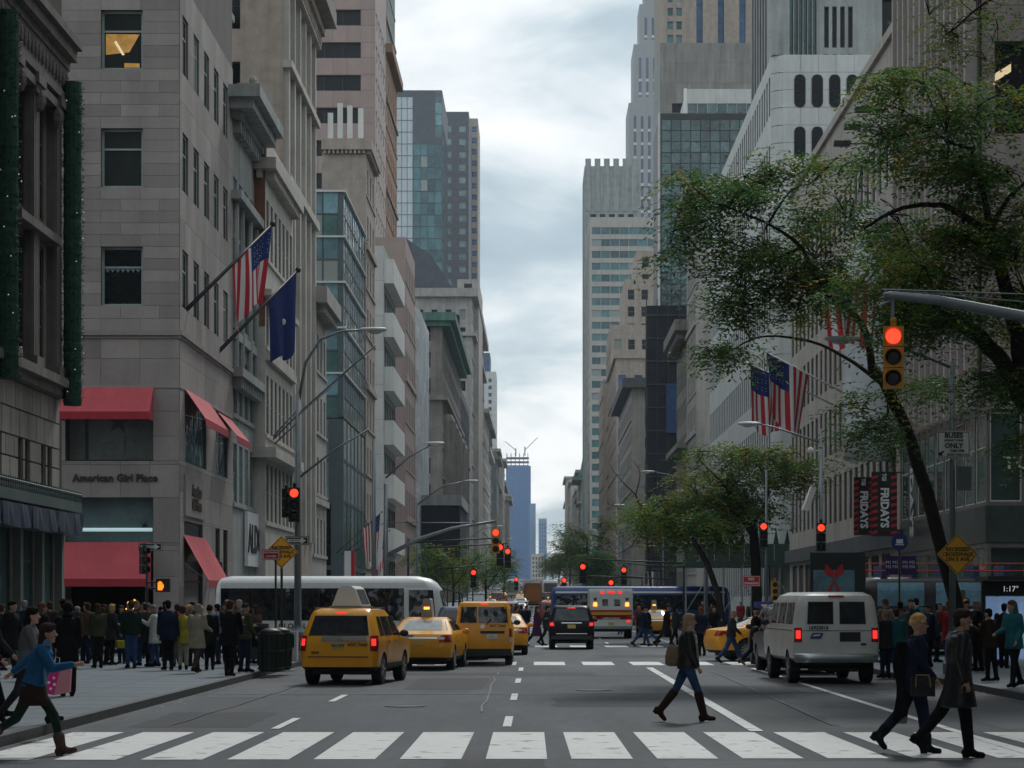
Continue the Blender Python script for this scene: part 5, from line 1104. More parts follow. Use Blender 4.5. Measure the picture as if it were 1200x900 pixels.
def ellipse(v, name, m, x, z, rx, rz, off=0.02, par=None):
    mb = MB(); y = v.R(z, x)-off; mb.prism([(x+rx*cos(k*pi/8), z+rz*sin(k*pi/8)) for k in range(16)], y, y+off*0.5); return mb.build(name, m, par or v.root)
T_SUV = [(.34, .16, 4.25, .82, .16), (.42, .03, 4.36, .885, .2), (.62, 0, 4.42, .90, .2), (.86, .02, 4.42, .905, .2), (1.02, .05, 4.36, .90, .22), (1.07, .07, 3.42, .885, .2), (1.14, .10, 3.3, .87, .2), (1.60, .36, 2.45, .735, .2), (1.70, .46, 2.25, .69, .22), (1.745, .62, 2.0, .58, .25)]
# ---- yellow taxi SUV, nearest
v = Veh('taxi', 'yellow sport-utility taxi nearest the camera with grey roof sign and lit tail lamps', 'taxi', T_SUV, C_TAXI, (0.86, 3.48), 0.355, 0.23, low=0.40)
rw_ = v.rear('rear_window', M_CARGL, -.70, .70, -.60, .60, 1.13, 1.58); v.rear('wiper', M_PLAST, -.05, .45, -.05, .42, 1.15, 1.17, off=0.02, par=rw_); v.rear('tailgate', C_TAXI, -.73, .73, -.73, .73, .60, 1.10, off=0.006)
v.rear('chrome_bar', mat('grey_garnish', (0.22, 0.24, 0.25), metal=0.5, rough=0.35), -.40, .66, -.38, .64, 1.0, 1.115, off=0.02)
for sg in (-1, 1):
    tl = v.rear('taillight', M_TAILOFF, sg*.74, sg*.895, sg*.72, sg*.885, .78, 1.13, off=0.012); v.rear('lit_lens', E_REDT, sg*.77, sg*.865, sg*.76, sg*.855, .90, 1.06, off=0.018, par=tl, nx=4)
    v.side('taillight', M_TAILOFF, .02, .17, .06, .2, .78, 1.13, (sg,), off=0.01)
v.rbox('number_plate', M_PLATE, -.155, .155, .82, .98, .02); v.rear('tailgate_groove', M_PLAST, -.70, .70, -.70, .70, .635, .66, off=0.011); v.rbox('bumper', C_TAXI, -.80, .80, .42, .58, .05); v.rear('brake_light', E_REDT, -.14, .14, -.13, .13, 1.625, 1.66, off=0.012)
text('lettering', 'NYC TAXI', 0.10, (0.45, v.R(.9)-0.022, 0.92), FRONT, M_BLACK, v.root, 0.003, bold=.004); text('lettering', '5D43', 0.08, (-0.52, v.R(.8)-0.022, 0.74), FRONT, M_BLACK, v.root, 0.003, bold=.003); text('lettering', 'T61-37Y', 0.09, (0, v.R(.9)-0.05, 0.90), FRONT, mat('navy_lettering', (0.02, 0.03, 0.1), var=0), v.root, 0.003, bold=.003); ellipse(v, 'badge', M_CHR, 0, 1.055, .075, .035, .03)
for (a, b, c, d) in ((.48, .98, .62, .98), (1.05, 1.95, 1.05, 1.88), (2.02, 3.02, 1.96, 2.40)): v.side('side_window', M_CARGL, a, b, c, d, 1.12, 1.56)
for (a, b) in ((1.22, 2.0), (2.04, 3.0)): dr = v.side('door', C_TAXI, a, b, a, b, .50, 1.09, (1,), off=0.008); v.side('handle', M_PLAST, a+.04, a+.2, a+.04, a+.2, .97, 1.01, (1,), off=0.03, par=dr)
for sg in (1, -1): mb = MB(); mb.tube([(sg*.66, .55, 1.75), (sg*.66, 2.1, 1.75)], 0.02, 6); mb.build('roof_rail', M_PLAST, v.root)
v.side('sill', M_PLAST, 1.25, 3.1, 1.25, 3.1, .36, .48, off=0.02); v.mirror(2.85, 1.15); ad_top(v, 0.95, 1.72)
mb = MB(); mb.box(-.12, .12, -0.005, .02, .45, .50); mb.build('reflector', M_TAILOFF, v.root); v.front('windscreen', M_CARGL, .74, .62, 1.1, 1.6)
v.place(-4.52, 50.2, -7)
TAXI = v.root
# ---- yellow sedan
T_SED = [(.26, .18, 4.6, .80, .2), (.36, .05, 4.75, .87, .25), (.60, 0, 4.82, .905, .25), (.85, .02, 4.78, .91, .28), (1.0, .09, 4.6, .89, .3), (1.05, .35, 3.75, .86, .3), (1.09, .75, 3.45, .83, .25), (1.38, 1.42, 2.55, .66, .25), (1.46, 1.75, 2.3, .57, .25)]
v = Veh('taxi', 'yellow sedan taxi with narrow lit roof sign between the sport-utility and the van taxi', 'taxi', T_SED, C_TAXI, (1.0, 3.8), 0.335, 0.22, low=0.34)
v.rear('rear_window', glassmat('sky_reflecting_glass', (0.25, 0.29, 0.30), rough=0.08), -.72, .72, -.58, .58, 1.10, 1.375); v.rear('trunk_lid', C_TAXI, -.62, .62, -.60, .60, .72, 1.02, off=.006)  # rear window: pale base colour stands in for a sky reflection
for sg in (-1, 1):
    tl = v.rear('taillight', M_TAILOFF, sg*.55, sg*.89, sg*.60, sg*.87, .78, .97, off=.012); v.rear('clear_strip', M_CLEARL, sg*.50, sg*.70, sg*.55, sg*.72, .86, .92, off=.018, par=tl)
v.rear('boot_garnish', M_CHR, -.5, .5, -.5, .5, .885, .915, off=.02); v.rbox('number_plate', M_PLATE, -.155, .155, .70, .84, .02); v.rear('bumper', C_TAXI, -.86, .86, -.86, .86, .40, .62, off=.05); v.rear('sticker', mat('blue_sticker', (0.03, 0.2, 0.5), var=0), -.42, -.15, -.42, -.15, .93, .98, off=.03)
for (a, b, c, d) in ((1.15, 1.95, 1.5, 1.95), (2.02, 3.3, 1.99, 2.6)): v.side('side_window', M_CARGL, a, b, c, d, 1.09, 1.36)
for (a, b) in ((1.45, 2.3), (2.35, 3.35)): v.side('door', C_TAXI, a, b, a, b, .40, 1.05, off=.006)
v.mirror(3.1, 1.05, C_TAXI); v.front('windscreen', M_CARGL, .7, .6, 1.1, 1.37)
rs = MB(); rs.prism([(-.16, 1.46), (-.11, 1.95), (-.07, 1.99), (.07, 1.99), (.11, 1.95), (.16, 1.46)], 1.85, 2.4); o = rs.build('roof_sign', mat('grey_roof_sign', (0.3, 0.31, 0.3), var=.1), v.root); rs = MB(); rs.box(-.08, .08, 1.835, 1.848, 1.68, 1.75); rs.build('lit_panel', E_AMB, o)
v.place(-3.27, 61.0, -4); SEDAN_T = v.root
# ---- yellow box van
T_VAN = [(.30, .14, 4.5, .78, .14), (.40, .02, 4.66, .845, .16), (.75, 0, 4.72, .865, .14), (1.05, .02, 4.55, .86, .14), (1.12, .03, 4.1, .85, .14), (1.72, .11, 3.0, .765, .14), (1.86, .17, 2.7, .72, .16), (1.91, .32, 2.4, .62, .2)]
v = Veh('taxi', 'boxy yellow van taxi seen square from behind, right of the sedan taxi', 'taxi', T_VAN, C_TAXI, (0.8, 3.7), 0.33, 0.22, low=0.44)
for (a, b, c, d) in ((-.70, -.20, -.66, -.20), (-.16, .72, -.16, .67)): v.rear('rear_window', M_CARGL, a, b, c, d, 1.27, 1.74)
for (a, b) in ((-.74, -.19), (-.175, .74)): dr = v.rear('rear_door', C_TAXI, a, b, a, b, .50, 1.25, off=.006)
for sg in (-1, 1): v.rear('taillight', M_TAILOFF, sg*.76, sg*.86, sg*.755, sg*.85, .85, 1.10, off=.012); v.rear('indicator', M_CLEARL, sg*.76, sg*.86, sg*.76, sg*.86, .70, .84, off=.012)
v.rear('plate_light_bar', M_PLAST, -.10, .62, -.10, .62, .955, 1.03, off=.03); v.rbox('number_plate', M_WHITEP, .09, .40, .80, .93, .02); v.rbox('bumper', M_PLAST, -.82, .82, .30, .50, .06); v.rear('brake_light', E_REDT, -.1, .1, -.1, .1, 1.81, 1.85, off=.012); ellipse(v, 'badge', M_CHR, -.03, 1.16, .07, .06)
mb = MB(); mb.tube([(.08, -.01, 1.22), (.22, .0, 1.38)], .018, 5); mb.build('wiper', M_PLAST, v.root); text('lettering', 'NYC TAXI', .10, (.42, -0.01, 1.18), FRONT, M_BLACK, v.root, .003, bold=.003); text('lettering', 'NV 8J15', .05, (.245, -.035, .865), FRONT, M_BLACK, v.root, .003)
for (a, b, c, d) in ((.4, 1.5, .45, 1.5), (1.6, 2.6, 1.6, 2.55), (2.7, 3.8, 2.7, 3.05)): v.side('side_window', M_CARGL, a, b, c, d, 1.2, 1.68)
v.mirror(3.5, 1.25); v.front('windscreen', M_CARGL, .7, .62, 1.2, 1.7); v.place(-1.60, 65.8, 0); VAN_T = v.root
# ---- white passenger van
T_EVAN = [(.52, .12, 5.3, .90, .12), (.60, .02, 5.4, .985, .14), (.95, 0, 5.5, 1.0, .12), (1.15, 0, 5.42, 1.0, .12), (1.25, .01, 4.9, .995, .12), (1.32, .015, 4.7, .985, .12), (1.90, .07, 3.95, .905, .14), (2.04, .13, 3.7, .85, .2), (2.12, .32, 3.4, .70, .3)]
v = Veh('white_van', 'dirty white passenger van with lit tail lamps parked in the right lane', 'van', T_EVAN, C_WHITE, (1.05, 4.4), 0.375, 0.25, low=0.3)
for sg in (-1, 1):
    dr = v.rear('rear_door', C_WHITE, sg*.012, sg*.73, sg*.012, sg*.71, .72, 1.96, off=.007); v.rear('rear_window', M_CARGL, sg*.09, sg*.66, sg*.09, sg*.63, 1.40, 1.88, off=.014, par=dr); v.rear('window_seal', M_BLACK, sg*.07, sg*.68, sg*.07, sg*.65, 1.38, 1.90, off=.0105, par=dr)
    tl = v.rear('taillight', M_TAILOFF, sg*.80, sg*.975, sg*.80, sg*.97, .97, 1.30, off=.012); v.rear('lit_lens', E_REDT, sg*.83, sg*.94, sg*.83, sg*.94, 1.05, 1.24, off=.02, par=tl, nx=4)
mb = MB(); mb.loft([[(x_, -0.11+0.10*(abs(x_)/.96)**6-d_, z_) for x_ in [-.96+.12*i for i in range(17)]] for z_, d_ in ((.50, -.03), (.54, 0), (.68, 0), (.72, -.03), (.72, -.12))], cap=False, closed=False); mb.build('chrome_bumper', mat('dull_chrome', (0.45, 0.50, 0.52), metal=0.8, rough=0.25, var=0.1), v.root, smooth=True)
v.rbox('plate_recess', M_BLACK, .07, .55, .98, 1.20, .012); v.rear('trim_line', M_GREYD, -.96, .96, -.96, .96, 1.225, 1.24, off=.016); v.rear('brake_light', M_TAILOFF, -.18, .18, -.18, .18, 2.00, 2.045, off=.03); text('lettering', '16933016', .115, (-.42, -0.022, 1.30), FRONT, mat('navy_lettering', (0.02, 0.03, 0.1), var=0), v.root, .003, bold=.004)
mb = MB(); mb.prism([(-.62, 1.05), (-.36, 1.05), (-.30, 1.18), (-.56, 1.18)], -.02, -.012); mb.build('emblem', mat('postal_blue', (0.03, 0.08, 0.22), var=0), v.root); mb = MB(); mb.prism([(-.56, 1.10), (-.40, 1.115), (-.36, 1.15), (-.52, 1.14)], -.024, -.02); mb.build('emblem_bird', M_WHITEP, v.root); ellipse(v, 'badge', mat('navy_lettering', (0.02, 0.03, 0.1)), .62, .92, .075, .03, .02)
for (a, b, c, d) in ((.25, 1.45, .32, 1.45), (1.6, 2.8, 1.6, 2.8), (3.0, 4.3, 3.0, 3.9)): v.side('side_window', M_CARGL, a, b, c, d, 1.38, 1.88)
for (a, b) in ((1.75, 3.0), (3.05, 4.1)): v.side('door', C_WHITE, a, b, a, b, .62, 1.93, off=.005)
v.side('trim_line', M_GREYD, .1, 4.8, .1, 4.8, 1.225, 1.245, off=.012); v.mirror(4.2, 1.4); v.front('windscreen', M_CARGL, .85, .78, 1.3, 1.9); mb = MB(); mb.tube([(-.6, 0.4, .35), (.1, .3, .33), (.5, .12, .33)], .05, 6); mb.build('exhaust', M_METALD, v.root); v.place(6.86, 50.9, 1.5)
# ---- dark SUV ahead of it and the black SUV in the middle lane
def dark_suv(label, m):
    v = Veh('dark_suv', label, 'car', T_SUV, m, (0.86, 3.48), 0.36, 0.24, low=0.36); v.rear('rear_window', M_CARGL, -.70, .70, -.60, .60, 1.15, 1.60)
    for sg in (-1, 1): tl = v.rear('taillight', M_TAILOFF, sg*.66, sg*.90, sg*.72, sg*.885, .90, 1.10, off=.012); v.rear('lit_lens', E_REDT, sg*.70, sg*.86, sg*.72, sg*.85, .95, 1.06, off=.02, par=tl, nx=4)
    v.rbox('number_plate', M_PLATE, -.16, .16, .84, .99, .02); v.rear('chrome_bar', M_CHR, -.4, .4, -.4, .4, 1.04, 1.07, off=.02); v.rear('chrome_bar', M_CHR, -.62, .62, -.62, .62, .60, .64, off=.02); v.rear('brake_light', E_REDT, -.16, .16, -.15, .15, 1.63, 1.67, off=.012); v.rbox('bumper', M_PLAST, -.82, .82, .40, .56, .05)
    for (a, b, c, d) in ((.48, .98, .62, .98), (1.05, 1.95, 1.05, 1.88), (2.02, 3.02, 1.96, 2.40)): v.side('side_window', M_CARGL, a, b, c, d, 1.12, 1.56)
    for (a, b) in ((1.22, 2.0), (2.04, 3.0)): v.side('door', m, a, b, a, b, .45, 1.09, off=.006)
    v.mirror(2.85, 1.15); v.front('windscreen', M_CARGL, .74, .62, 1.1, 1.6)
    for sg in (1, -1): mb = MB(); mb.tube([(sg*.66, .55, 1.75), (sg*.66, 2.1, 1.75)], .02, 6); mb.build('roof_rail', M_CHR, v.root)
    return v
v = dark_suv('black sport-utility car with three red brake lights in the middle lane', C_BLACK); v.place(1.35, 88, 0); BSUV = v.root
g1 = dup(BSUV, (7.0, 57.8, 0), 0.02, 'dark grey sport-utility car mostly hidden behind the white van', recolor={'black_car_paint': C_GREY})
g1 = dup(BSUV, (7.35, 63.8, 0), 0.0, 'second dark car in front of the white van, only its left edge showing', recolor={'black_car_paint': C_GREY})
# ---- ambulance
v = Veh('ambulance', 'white ambulance with red and gold stripes and glowing lights seen from behind', 'ambulance', [(.48, .1, 5.8, .98, .08), (.6, 0, 5.9, 1.1, .08), (1.25, 0, 5.9, 1.12, .08), (1.32, 0, 5.1, 1.12, .06), (1.4, 0, 4.9, 1.12, .06), (2.46, .02, 3.9, 1.12, .08), (2.56, .06, 3.8, 1.06, .1)], M_BUSW, (1.2, 4.7), 0.38, 0.26, low=0.56)
for sg in (-1, 1):
    dr = v.rear('rear_door', M_BUSW, sg*.01, sg*.56, sg*.01, sg*.56, .85, 2.22, off=.008); v.rear('rear_window', M_CARGL, sg*.16, sg*.46, sg*.16, sg*.46, 1.68, 2.02, off=.014, par=dr)
    v.rear('warning_light', E_AMB, sg*.72, sg*.92, sg*.74, sg*.90, 1.66, 1.86, off=.03); v.rear('warning_light', E_REDT, sg*.36, sg*.56, sg*.36, sg*.56, 2.30, 2.44, off=.03); v.rear('taillight', E_REDT, sg*.80, sg*.98, sg*.80, sg*.98, .84, .96, off=.03); v.rear('lamp', mat('dark_blue_lens', (0.05, 0.08, 0.2)), sg*.74, sg*.90, sg*.74, sg*.90, 1.95, 2.1, off=.03)
v.rear('warning_light', E_REDT, -.18, .18, -.18, .18, 2.32, 2.44, off=.03)
for z0, z1, m in ((1.36, 1.47, M_REDP), (1.23, 1.345, mat('gold_stripe', (0.85, 0.42, 0.03), var=.1)), (.98, 1.22, mat('crimson_band', (0.32, 0.02, 0.03), var=.15)), (1.08, 1.14, mat('gold_stripe', (0.85, 0.42, 0.03)))): v.rear('stripe', m, -1.06, 1.06, -1.06, 1.06, z0, z1, off=.018)
text('lettering', 'AMBULANCE', .15, (0, -.03, 1.03), FRONT, M_WHITEP, v.root, .003, bold=.004); v.rbox('step_bumper', M_METAL, -1.0, 1.0, .50, .64, .18); v.rbox('number_plate', M_PLATE, -.15, .15, .70, .83, .03); v.side('side_stripe', M_REDP, .1, 3.7, .1, 3.7, 1.3, 1.5); v.place(3.78, 114, 0)
# ---- long vehicles crossing
def rbody(name, label, cat, L_, Wd, H_, m, wheels, wr=0.45, low=0.4, nose=0.5, group=None, z0=.35):
    return Veh(name, label, cat, [(z0, .1, L_-.1, Wd/2-.06, .15), (z0+.1, 0, L_, Wd/2, .2), (1.0, 0, L_, Wd/2, .25), (H_-.45, .05, L_-nose*.45, Wd/2, .3), (H_-.22, .1, L_-nose*.7, Wd/2-.05, .35), (H_-.08, .2, L_-nose, Wd/2-.16, .4), (H_, .5, L_-nose-.4, Wd/2-.4, .4)], m, wheels, wr, .28, low=low, group=group, spokes=8)
v = rbody('shuttle_bus', 'long white shuttle bus with black windows crossing behind the taxis', 'bus', 8.1, 2.35, 2.78, M_BUSW, (1.7, 6.2), .40, nose=.7)
v.side('window_band', M_CARGL, .25, 6.55, .25, 6.55, 1.25, 2.36, n=8, off=.012); v.side('window_band', M_CARGL, 6.72, 7.65, 6.72, 7.55, 1.2, 2.30, n=8, off=.012)
for k in range(5): v.side('window_bar', M_BLACK, 1.3+k*1.15, 1.34+k*1.15, 1.3+k*1.15, 1.34+k*1.15, 1.25, 2.36, off=.02, n=2)
v.side('roof_cove', mat('roof_white', (0.62, 0.65, 0.65), rough=.3, var=.05), .2, 7.4, .25, 7.2, 2.42, 2.62, off=.01, n=3)
for i, (s_, z_) in enumerate((('GLOBAL', 1.05), ('800-317-4', .78))): text('lettering', s_, .26, (v.X(1)+.02, 2.72, z_), (pi/2, 0, pi/2), M_BLACK, v.root, .004, bold=.006)
v.front('windscreen', M_CARGL, 1.05, 1.0, 1.15, 2.3); 
for sg in (1, -1): mb = MB(); mb.tube([(sg*1.1, 7.9, 2.35), (sg*1.15, 8.45, 2.2), (sg*1.15, 8.5, 1.8)], .03, 6); mb.box(sg*1.15-.1, sg*1.15+.1, 8.42, 8.56, 1.35, 1.85); mb.build('mirror', M_METALD, v.root)
v.place(-11.15, 77.5, -90)
v = rbody('city_bus', 'blue and white city bus crossing the avenue in the middle distance', 'bus', 12.4, 2.55, 2.95, C_BLUE, (2.6, 9.0), .48, nose=.3, low=.42)
v.side('window_band', M_CARGL, .4, 11.9, .4, 11.8, 1.35, 2.35, n=5, off=.012); v.side('roof_strip', M_WHITEP, .3, 12, .35, 11.9, 2.48, 2.6, off=.012, n=2); v.side('swoosh', M_WHITEP, 1.0, 1.3, 3.6, 4.1, .8, 1.15, off=.014, n=5); v.side('swoosh', M_WHITEP, 6.0, 6.3, 8.6, 9.1, .8, 1.15, off=.014, n=5); v.front('windscreen', M_CARGL, 1.1, 1.1, 1.2, 2.5); v.place(0.9, 153.5, -90)
v = rbody('tour_bus', 'dark open-top tour bus with red rails and sky-blue adverts behind the right pavement', 'bus', 9.6, 2.5, 2.75, mat('black_tour_bus', (0.02, 0.02, 0.025), rough=.3), (2.0, 7.2), .46, nose=.2)
for (a, b) in ((2.6, 4.6), (4.75, 6.7), (.6, 2.2)): v.side('advert', mat('sky_blue_advert', (0.13, 0.27, 0.36), var=.35, scale=.9, rough=.4), a, b, a, b, 1.75, 2.55, (1,), off=.016); 
mb = MB(); x_ = v.X(2)+.03; mb.ball((x_, 3.5, 2.16), (.012, .12, .16), 10, 6); mb.ball((x_, 3.52, 1.92), (.012, .26, .14), 10, 6); mb.build('printed_portrait', mat('portrait_print', (0.10, 0.06, 0.045), var=.3, scale=8), v.root); mb = MB(); mb.prism([(4.9, 1.78), (5.5, 2.22), (5.9, 2.05), (6.6, 1.78)], x_-.012, x_, axis='x'); mb.build('printed_rocks', mat('pinkish_rock_print', (0.30, 0.22, 0.20), var=.4, scale=3), v.root)
for z_ in (2.95, 3.2): mb = MB(); mb.tube([(1.2, .1, z_), (1.2, 9.3, z_)], .025, 5); mb.build('red_rail', M_REDP, v.root)
for k in range(7): mb = MB(); mb.tube([(1.2, .2+k*1.5, 2.6), (1.2, .2+k*1.5, 3.2)], .02, 5); mb.build('rail_post', M_REDP, v.root)
for k in range(8): mb = MB(); mb.box(-.9, .9, .8+k*1.05, 1.0+k*1.05, 2.7, 3.15); mb.build('seat', mat('navy_seat', (0.02, 0.05, 0.12)), v.root)
v.place(11.0, 77.0, -90)
# ---- modern yellow taxi turning, side on
v = Veh('taxi', 'yellow taxi turning side-on at the far crosswalk with many-spoked wheel', 'taxi', T_SED, C_TAXI, (1.0, 3.8), 0.36, 0.22, low=0.34, spokes=12)
for (a, b, c, d) in ((1.15, 1.95, 1.5, 1.95), (2.02, 3.3, 1.99, 2.6)): v.side('side_window', M_CARGL, a, b, c, d, 1.09, 1.36)
for (a, b) in ((1.45, 2.3), (2.35, 3.35)): dr = v.side('door', C_TAXI, a, b, a, b, .40, 1.05, off=.006)
for sg in (-1, 1): v.rear('taillight', M_TAILOFF, sg*.5, sg*.89, sg*.60, sg*.87, .82, .97, off=.012); v.side('taillight', M_TAILOFF, .03, .45, .12, .35, .86, .96, (sg,), off=.012)
v.rear('rear_window', M_CARGL, -.72, .72, -.58, .58, 1.10, 1.375); v.front('windscreen', M_CARGL, .7, .6, 1.1, 1.37); v.mirror(3.1, 1.05, C_TAXI); rs = MB(); rs.prism([(-.05, 1.47), (-.05, 1.9), (.05, 1.9), (.05, 1.47)], 1.5, 2.7); o = rs.build('roof_sign', mat('blue_purple_advert', (0.05, 0.08, 0.35), var=.5, scale=3), v.root); text('lettering', 'TCS', .32, (.062, 2.0, 1.68), (pi/2, 0, pi/2), M_WHITEP, o, .003, bold=.01)
v.place(5.5, 71.0, -78); TAXI_S = v.root
dup(SEDAN_T, (6.3, 118, 0), 0, 'yellow taxi half hidden by walkers in front of the blue bus')
dup(SEDAN_T, (-1.25, 78.5, 0), 0, 'yellow taxi sliver visible just right of the van taxi'); dup(VAN_T, (-2.6, 108, 0), 0, 'yellow van taxi waiting beyond the shuttle bus')
dup(BSUV, (-2.45, 72.2, 0), 0.05, 'dark blue car with open-looking roofline right of the shuttle bus nose', recolor={'black_car_paint': carpaint('dark_blue_car_paint', (0.02, 0.05, 0.09))})
# ---- queue of traffic down the avenue
rn = random.Random(31); cols_ = [('silver', C_SILV), ('white', C_WHITE), ('black', C_BLACK), ('dark grey', C_GREY), ('red', C_RED)]
lanes = [(-5.3, 'far left lane'), (-2.1, 'centre left lane'), (1.2, 'centre right lane'), (4.5, 'right lane'), (7.6, 'kerb lane')]
ords = ['first', 'second', 'third', 'fourth', 'fifth', 'sixth', 'seventh', 'eighth', 'ninth', 'tenth', 'eleventh', 'twelfth', 'thirteenth', 'fourteenth']
cnt = {}
for li, (lx, ln) in enumerate(lanes):
    y = [175, 168, 186, 172, 180][li]; k = 0
    while y < 760 and k < 13:
        kind = rn.choice(['taxi', 'car', 'car', 'van', 'suv', 'taxi']); cn, cm = rn.choice(cols_)
        src = {'taxi': SEDAN_T, 'car': TAXI_S, 'van': VAN_T, 'suv': BSUV}[kind]
        if kind in ('taxi',): lab = 'distant yellow taxi, %s vehicle up the %s of the traffic queue' % (ords[k], ln); rc = None
        else:
            rc = {'taxi_yellow_paint': cm, 'black_car_paint': cm}; lab = 'distant %s %s, %s up the %s of the traffic queue' % (cn, {'car': 'car', 'van': 'van', 'suv': 'sport-utility car'}[kind], ords[k], ln)
        o = dup(src, (lx+rn.uniform(-.25, .25), y, ground_z(y)), 0, lab, 'cars queuing far down the avenue', rc); o.name = {'taxi': 'taxi', 'car': 'parked_car', 'van': 'van', 'suv': 'dark_suv'}[kind] if kind != 'car' else 'car'
        if kind != 'taxi': o['category'] = 'car' if kind != 'van' else 'van'
        if kind in ('car', 'van'):
            for ch in list(o.children):
                if ch.name.startswith(('roof_sign', 'lettering')):
                    for c2 in list(ch.children): bpy.data.objects.remove(c2)
                    bpy.data.objects.remove(ch)
        y += rn.uniform(9, 26)*(1+y/300); k += 1
v = rbody('box_truck', 'white box truck far down the avenue above the black sport-utility car', 'truck', 8, 2.4, 3.4, M_BUSW, (1.6, 6.4), .45, nose=1.0); v.rear('rear_door', M_GREYD, -1.05, 1.05, -1.0, 1.0, .9, 2.9, off=.01); v.place(1.9, 330, 0)
v = rbody('box_truck', 'pale truck far down the left lanes beyond the shuttle bus', 'truck', 8, 2.4, 3.2, M_BUSW, (1.6, 6.4), .45, nose=1.0); v.rear('rear_door', M_GREYST, -1.05, 1.05, -1.0, 1.0, .9, 2.8, off=.01); v.place(-4.4, 390, 0)
v = rbody('box_truck', 'brown delivery truck among the distant taxis in the centre', 'truck', 7, 2.4, 3.3, mat('brown_truck', (0.12, 0.06, 0.03), rough=.5), (1.6, 5.6), .45, nose=.8); v.rear('rear_door', mat('red_amber_door', (0.35, 0.12, 0.03), var=.4), -1.0, 1.0, -1.0, 1.0, .8, 2.8, off=.01); v.place(-.6, 285, 0)
# ================================================================= people
def remesh(mb, voxel, name, m, smooth=3):
    me = mb.mesh('t', m); fixn(me); o = bpy.data.objects.new('t', me)
    r = o.modifiers.new('r', 'REMESH'); r.mode = 'VOXEL'; r.voxel_size = voxel; r.use_smooth_shade = True
    if smooth: s_ = o.modifiers.new('s', 'SMOOTH'); s_.factor = 0.5; s_.iterations = smooth
    res = evaluate(o); res.name = name; res.materials.clear(); res.materials.append(m); return res
def cap(mb, a, b, ra, rb, seg=10): 
    a, b = Vector(a), Vector(b); mb.tube([a, b], [ra, rb], seg); mb.ball(a, ra, seg, 6); mb.ball(b, rb, seg, 6)
def D(a): return Vector((0, sin(a), -cos(a)))
POSES = {   # legs: (hip, knee, foot pitch) degrees, arms: (swing, elbow, out); lean; turn of head
 'stand': dict(legs=((2, 3, 0), (-3, 2, 0)), arms=((4, 12, 6), (-2, 15, 7)), lean=1),
 'stand_b': dict(legs=((-4, 4, 0), (6, 8, 0)), arms=((15, 75, 8), (5, 25, 10)), lean=3),
 'stand_c': dict(legs=((5, 2, 0), (-4, 3, 0)), arms=((28, 95, 4), (24, 100, 4)), lean=2),
 'walk': dict(legs=((24, 6, 12), (-20, 18, -32)), arms=((-22, 12, 7), (20, 25, 7)), lean=3),
 'walk_b': dict(legs=((-16, 30, -38), (20, 10, 8)), arms=((16, 30, 8), (-14, 12, 8)), lean=3),
 'walk_c': dict(legs=((12, 4, 0), (-12, 10, -14)), arms=((-8, 40, 6), (12, 60, 6)), lean=3),
 'stride': dict(legs=((-24, 14, -42), (22, 8, 4)), arms=((-12, 20, 5), (6, 20, 6)), lean=1),
 'run': dict(legs=((34, 22, 14), (-28, 30, -28)), arms=((-60, 8, 14), (32, 68, 6)), lean=15),
 'couple_w': dict(legs=((-22, 20, -42), (12, 6, 0)), arms=((-4, 30, 8), (2, 38, 8)), lean=3),
 'couple_m': dict(legs=((-26, 14, -36), (9, 3, 0)), arms=((-2, 16, 9), (-8, 22, 10)), lean=2),
}
def skel(pose, fem=False):
    P = POSES[pose]; J = {}; J['pel'] = Vector((0, 0, 0)); ln = radians(P['lean']); up = Vector((0, sin(ln), cos(ln))); J['up'] = up
    sw = 0.175 if fem else 0.195
    J['waist'] = up*0.14; J['chest'] = up*0.36; J['neck'] = up*0.53+Vector((0, -0.005, 0)); J['head'] = J['neck']+Vector((0, 0.028+0.3*sin(ln)*0.2, 0.142)); low = 0
    for i, sg in enumerate((-1, 1)):
        h, k, f = [radians(v) for v in P['legs'][i]]; hp = Vector((sg*0.09, 0, -0.02)); kn = hp+D(h)*0.43+Vector((-sg*0.01, 0, 0)); an = kn+D(h-k)*0.41
        fd = Vector((sg*0.12, cos(f), sin(f))).normalized(); fn = Vector((0, -sin(f), cos(f))); heel = an-fn*0.07-fd*0.05; toe = an-fn*0.085+fd*0.175
        J['L%d' % i] = (hp, kn, an, heel, toe, fd, fn); low = min(low, heel.z-0.018, toe.z-0.018)
        s_, e_, o_ = [radians(v) for v in P['arms'][i]]; sh = up*0.485+Vector((sg*sw, 0, 0)); d1 = (D(s_)+Vector((sg*sin(o_), 0, 0))).normalized(); el = sh+d1*0.285; d2 = (D(s_+e_)+Vector((sg*sin(o_)*0.3-sg*0.12*sin(e_), 0, 0))).normalized(); wr = el+d2*0.255
        J['A%d' % i] = (sh, el, wr, d2)
    J['low'] = low; return J
def torso_rings(J, secs, dy=0.0):
    up = J['up']; r = []
    for t, rx, ry in secs:
        c = up*t if t >= 0 else Vector((0, 0, t)); c = c+Vector((0, dy, 0)); f = Vector((0, up.z, -up.y)) if t >= 0 else Vector((0, 1, 0))
        r.append([c+Vector((rx*cos(a), 0, 0))+f*(ry*sin(a)) for a in [2*pi*k/28 for k in range(28)]])
    return r
MC = {}
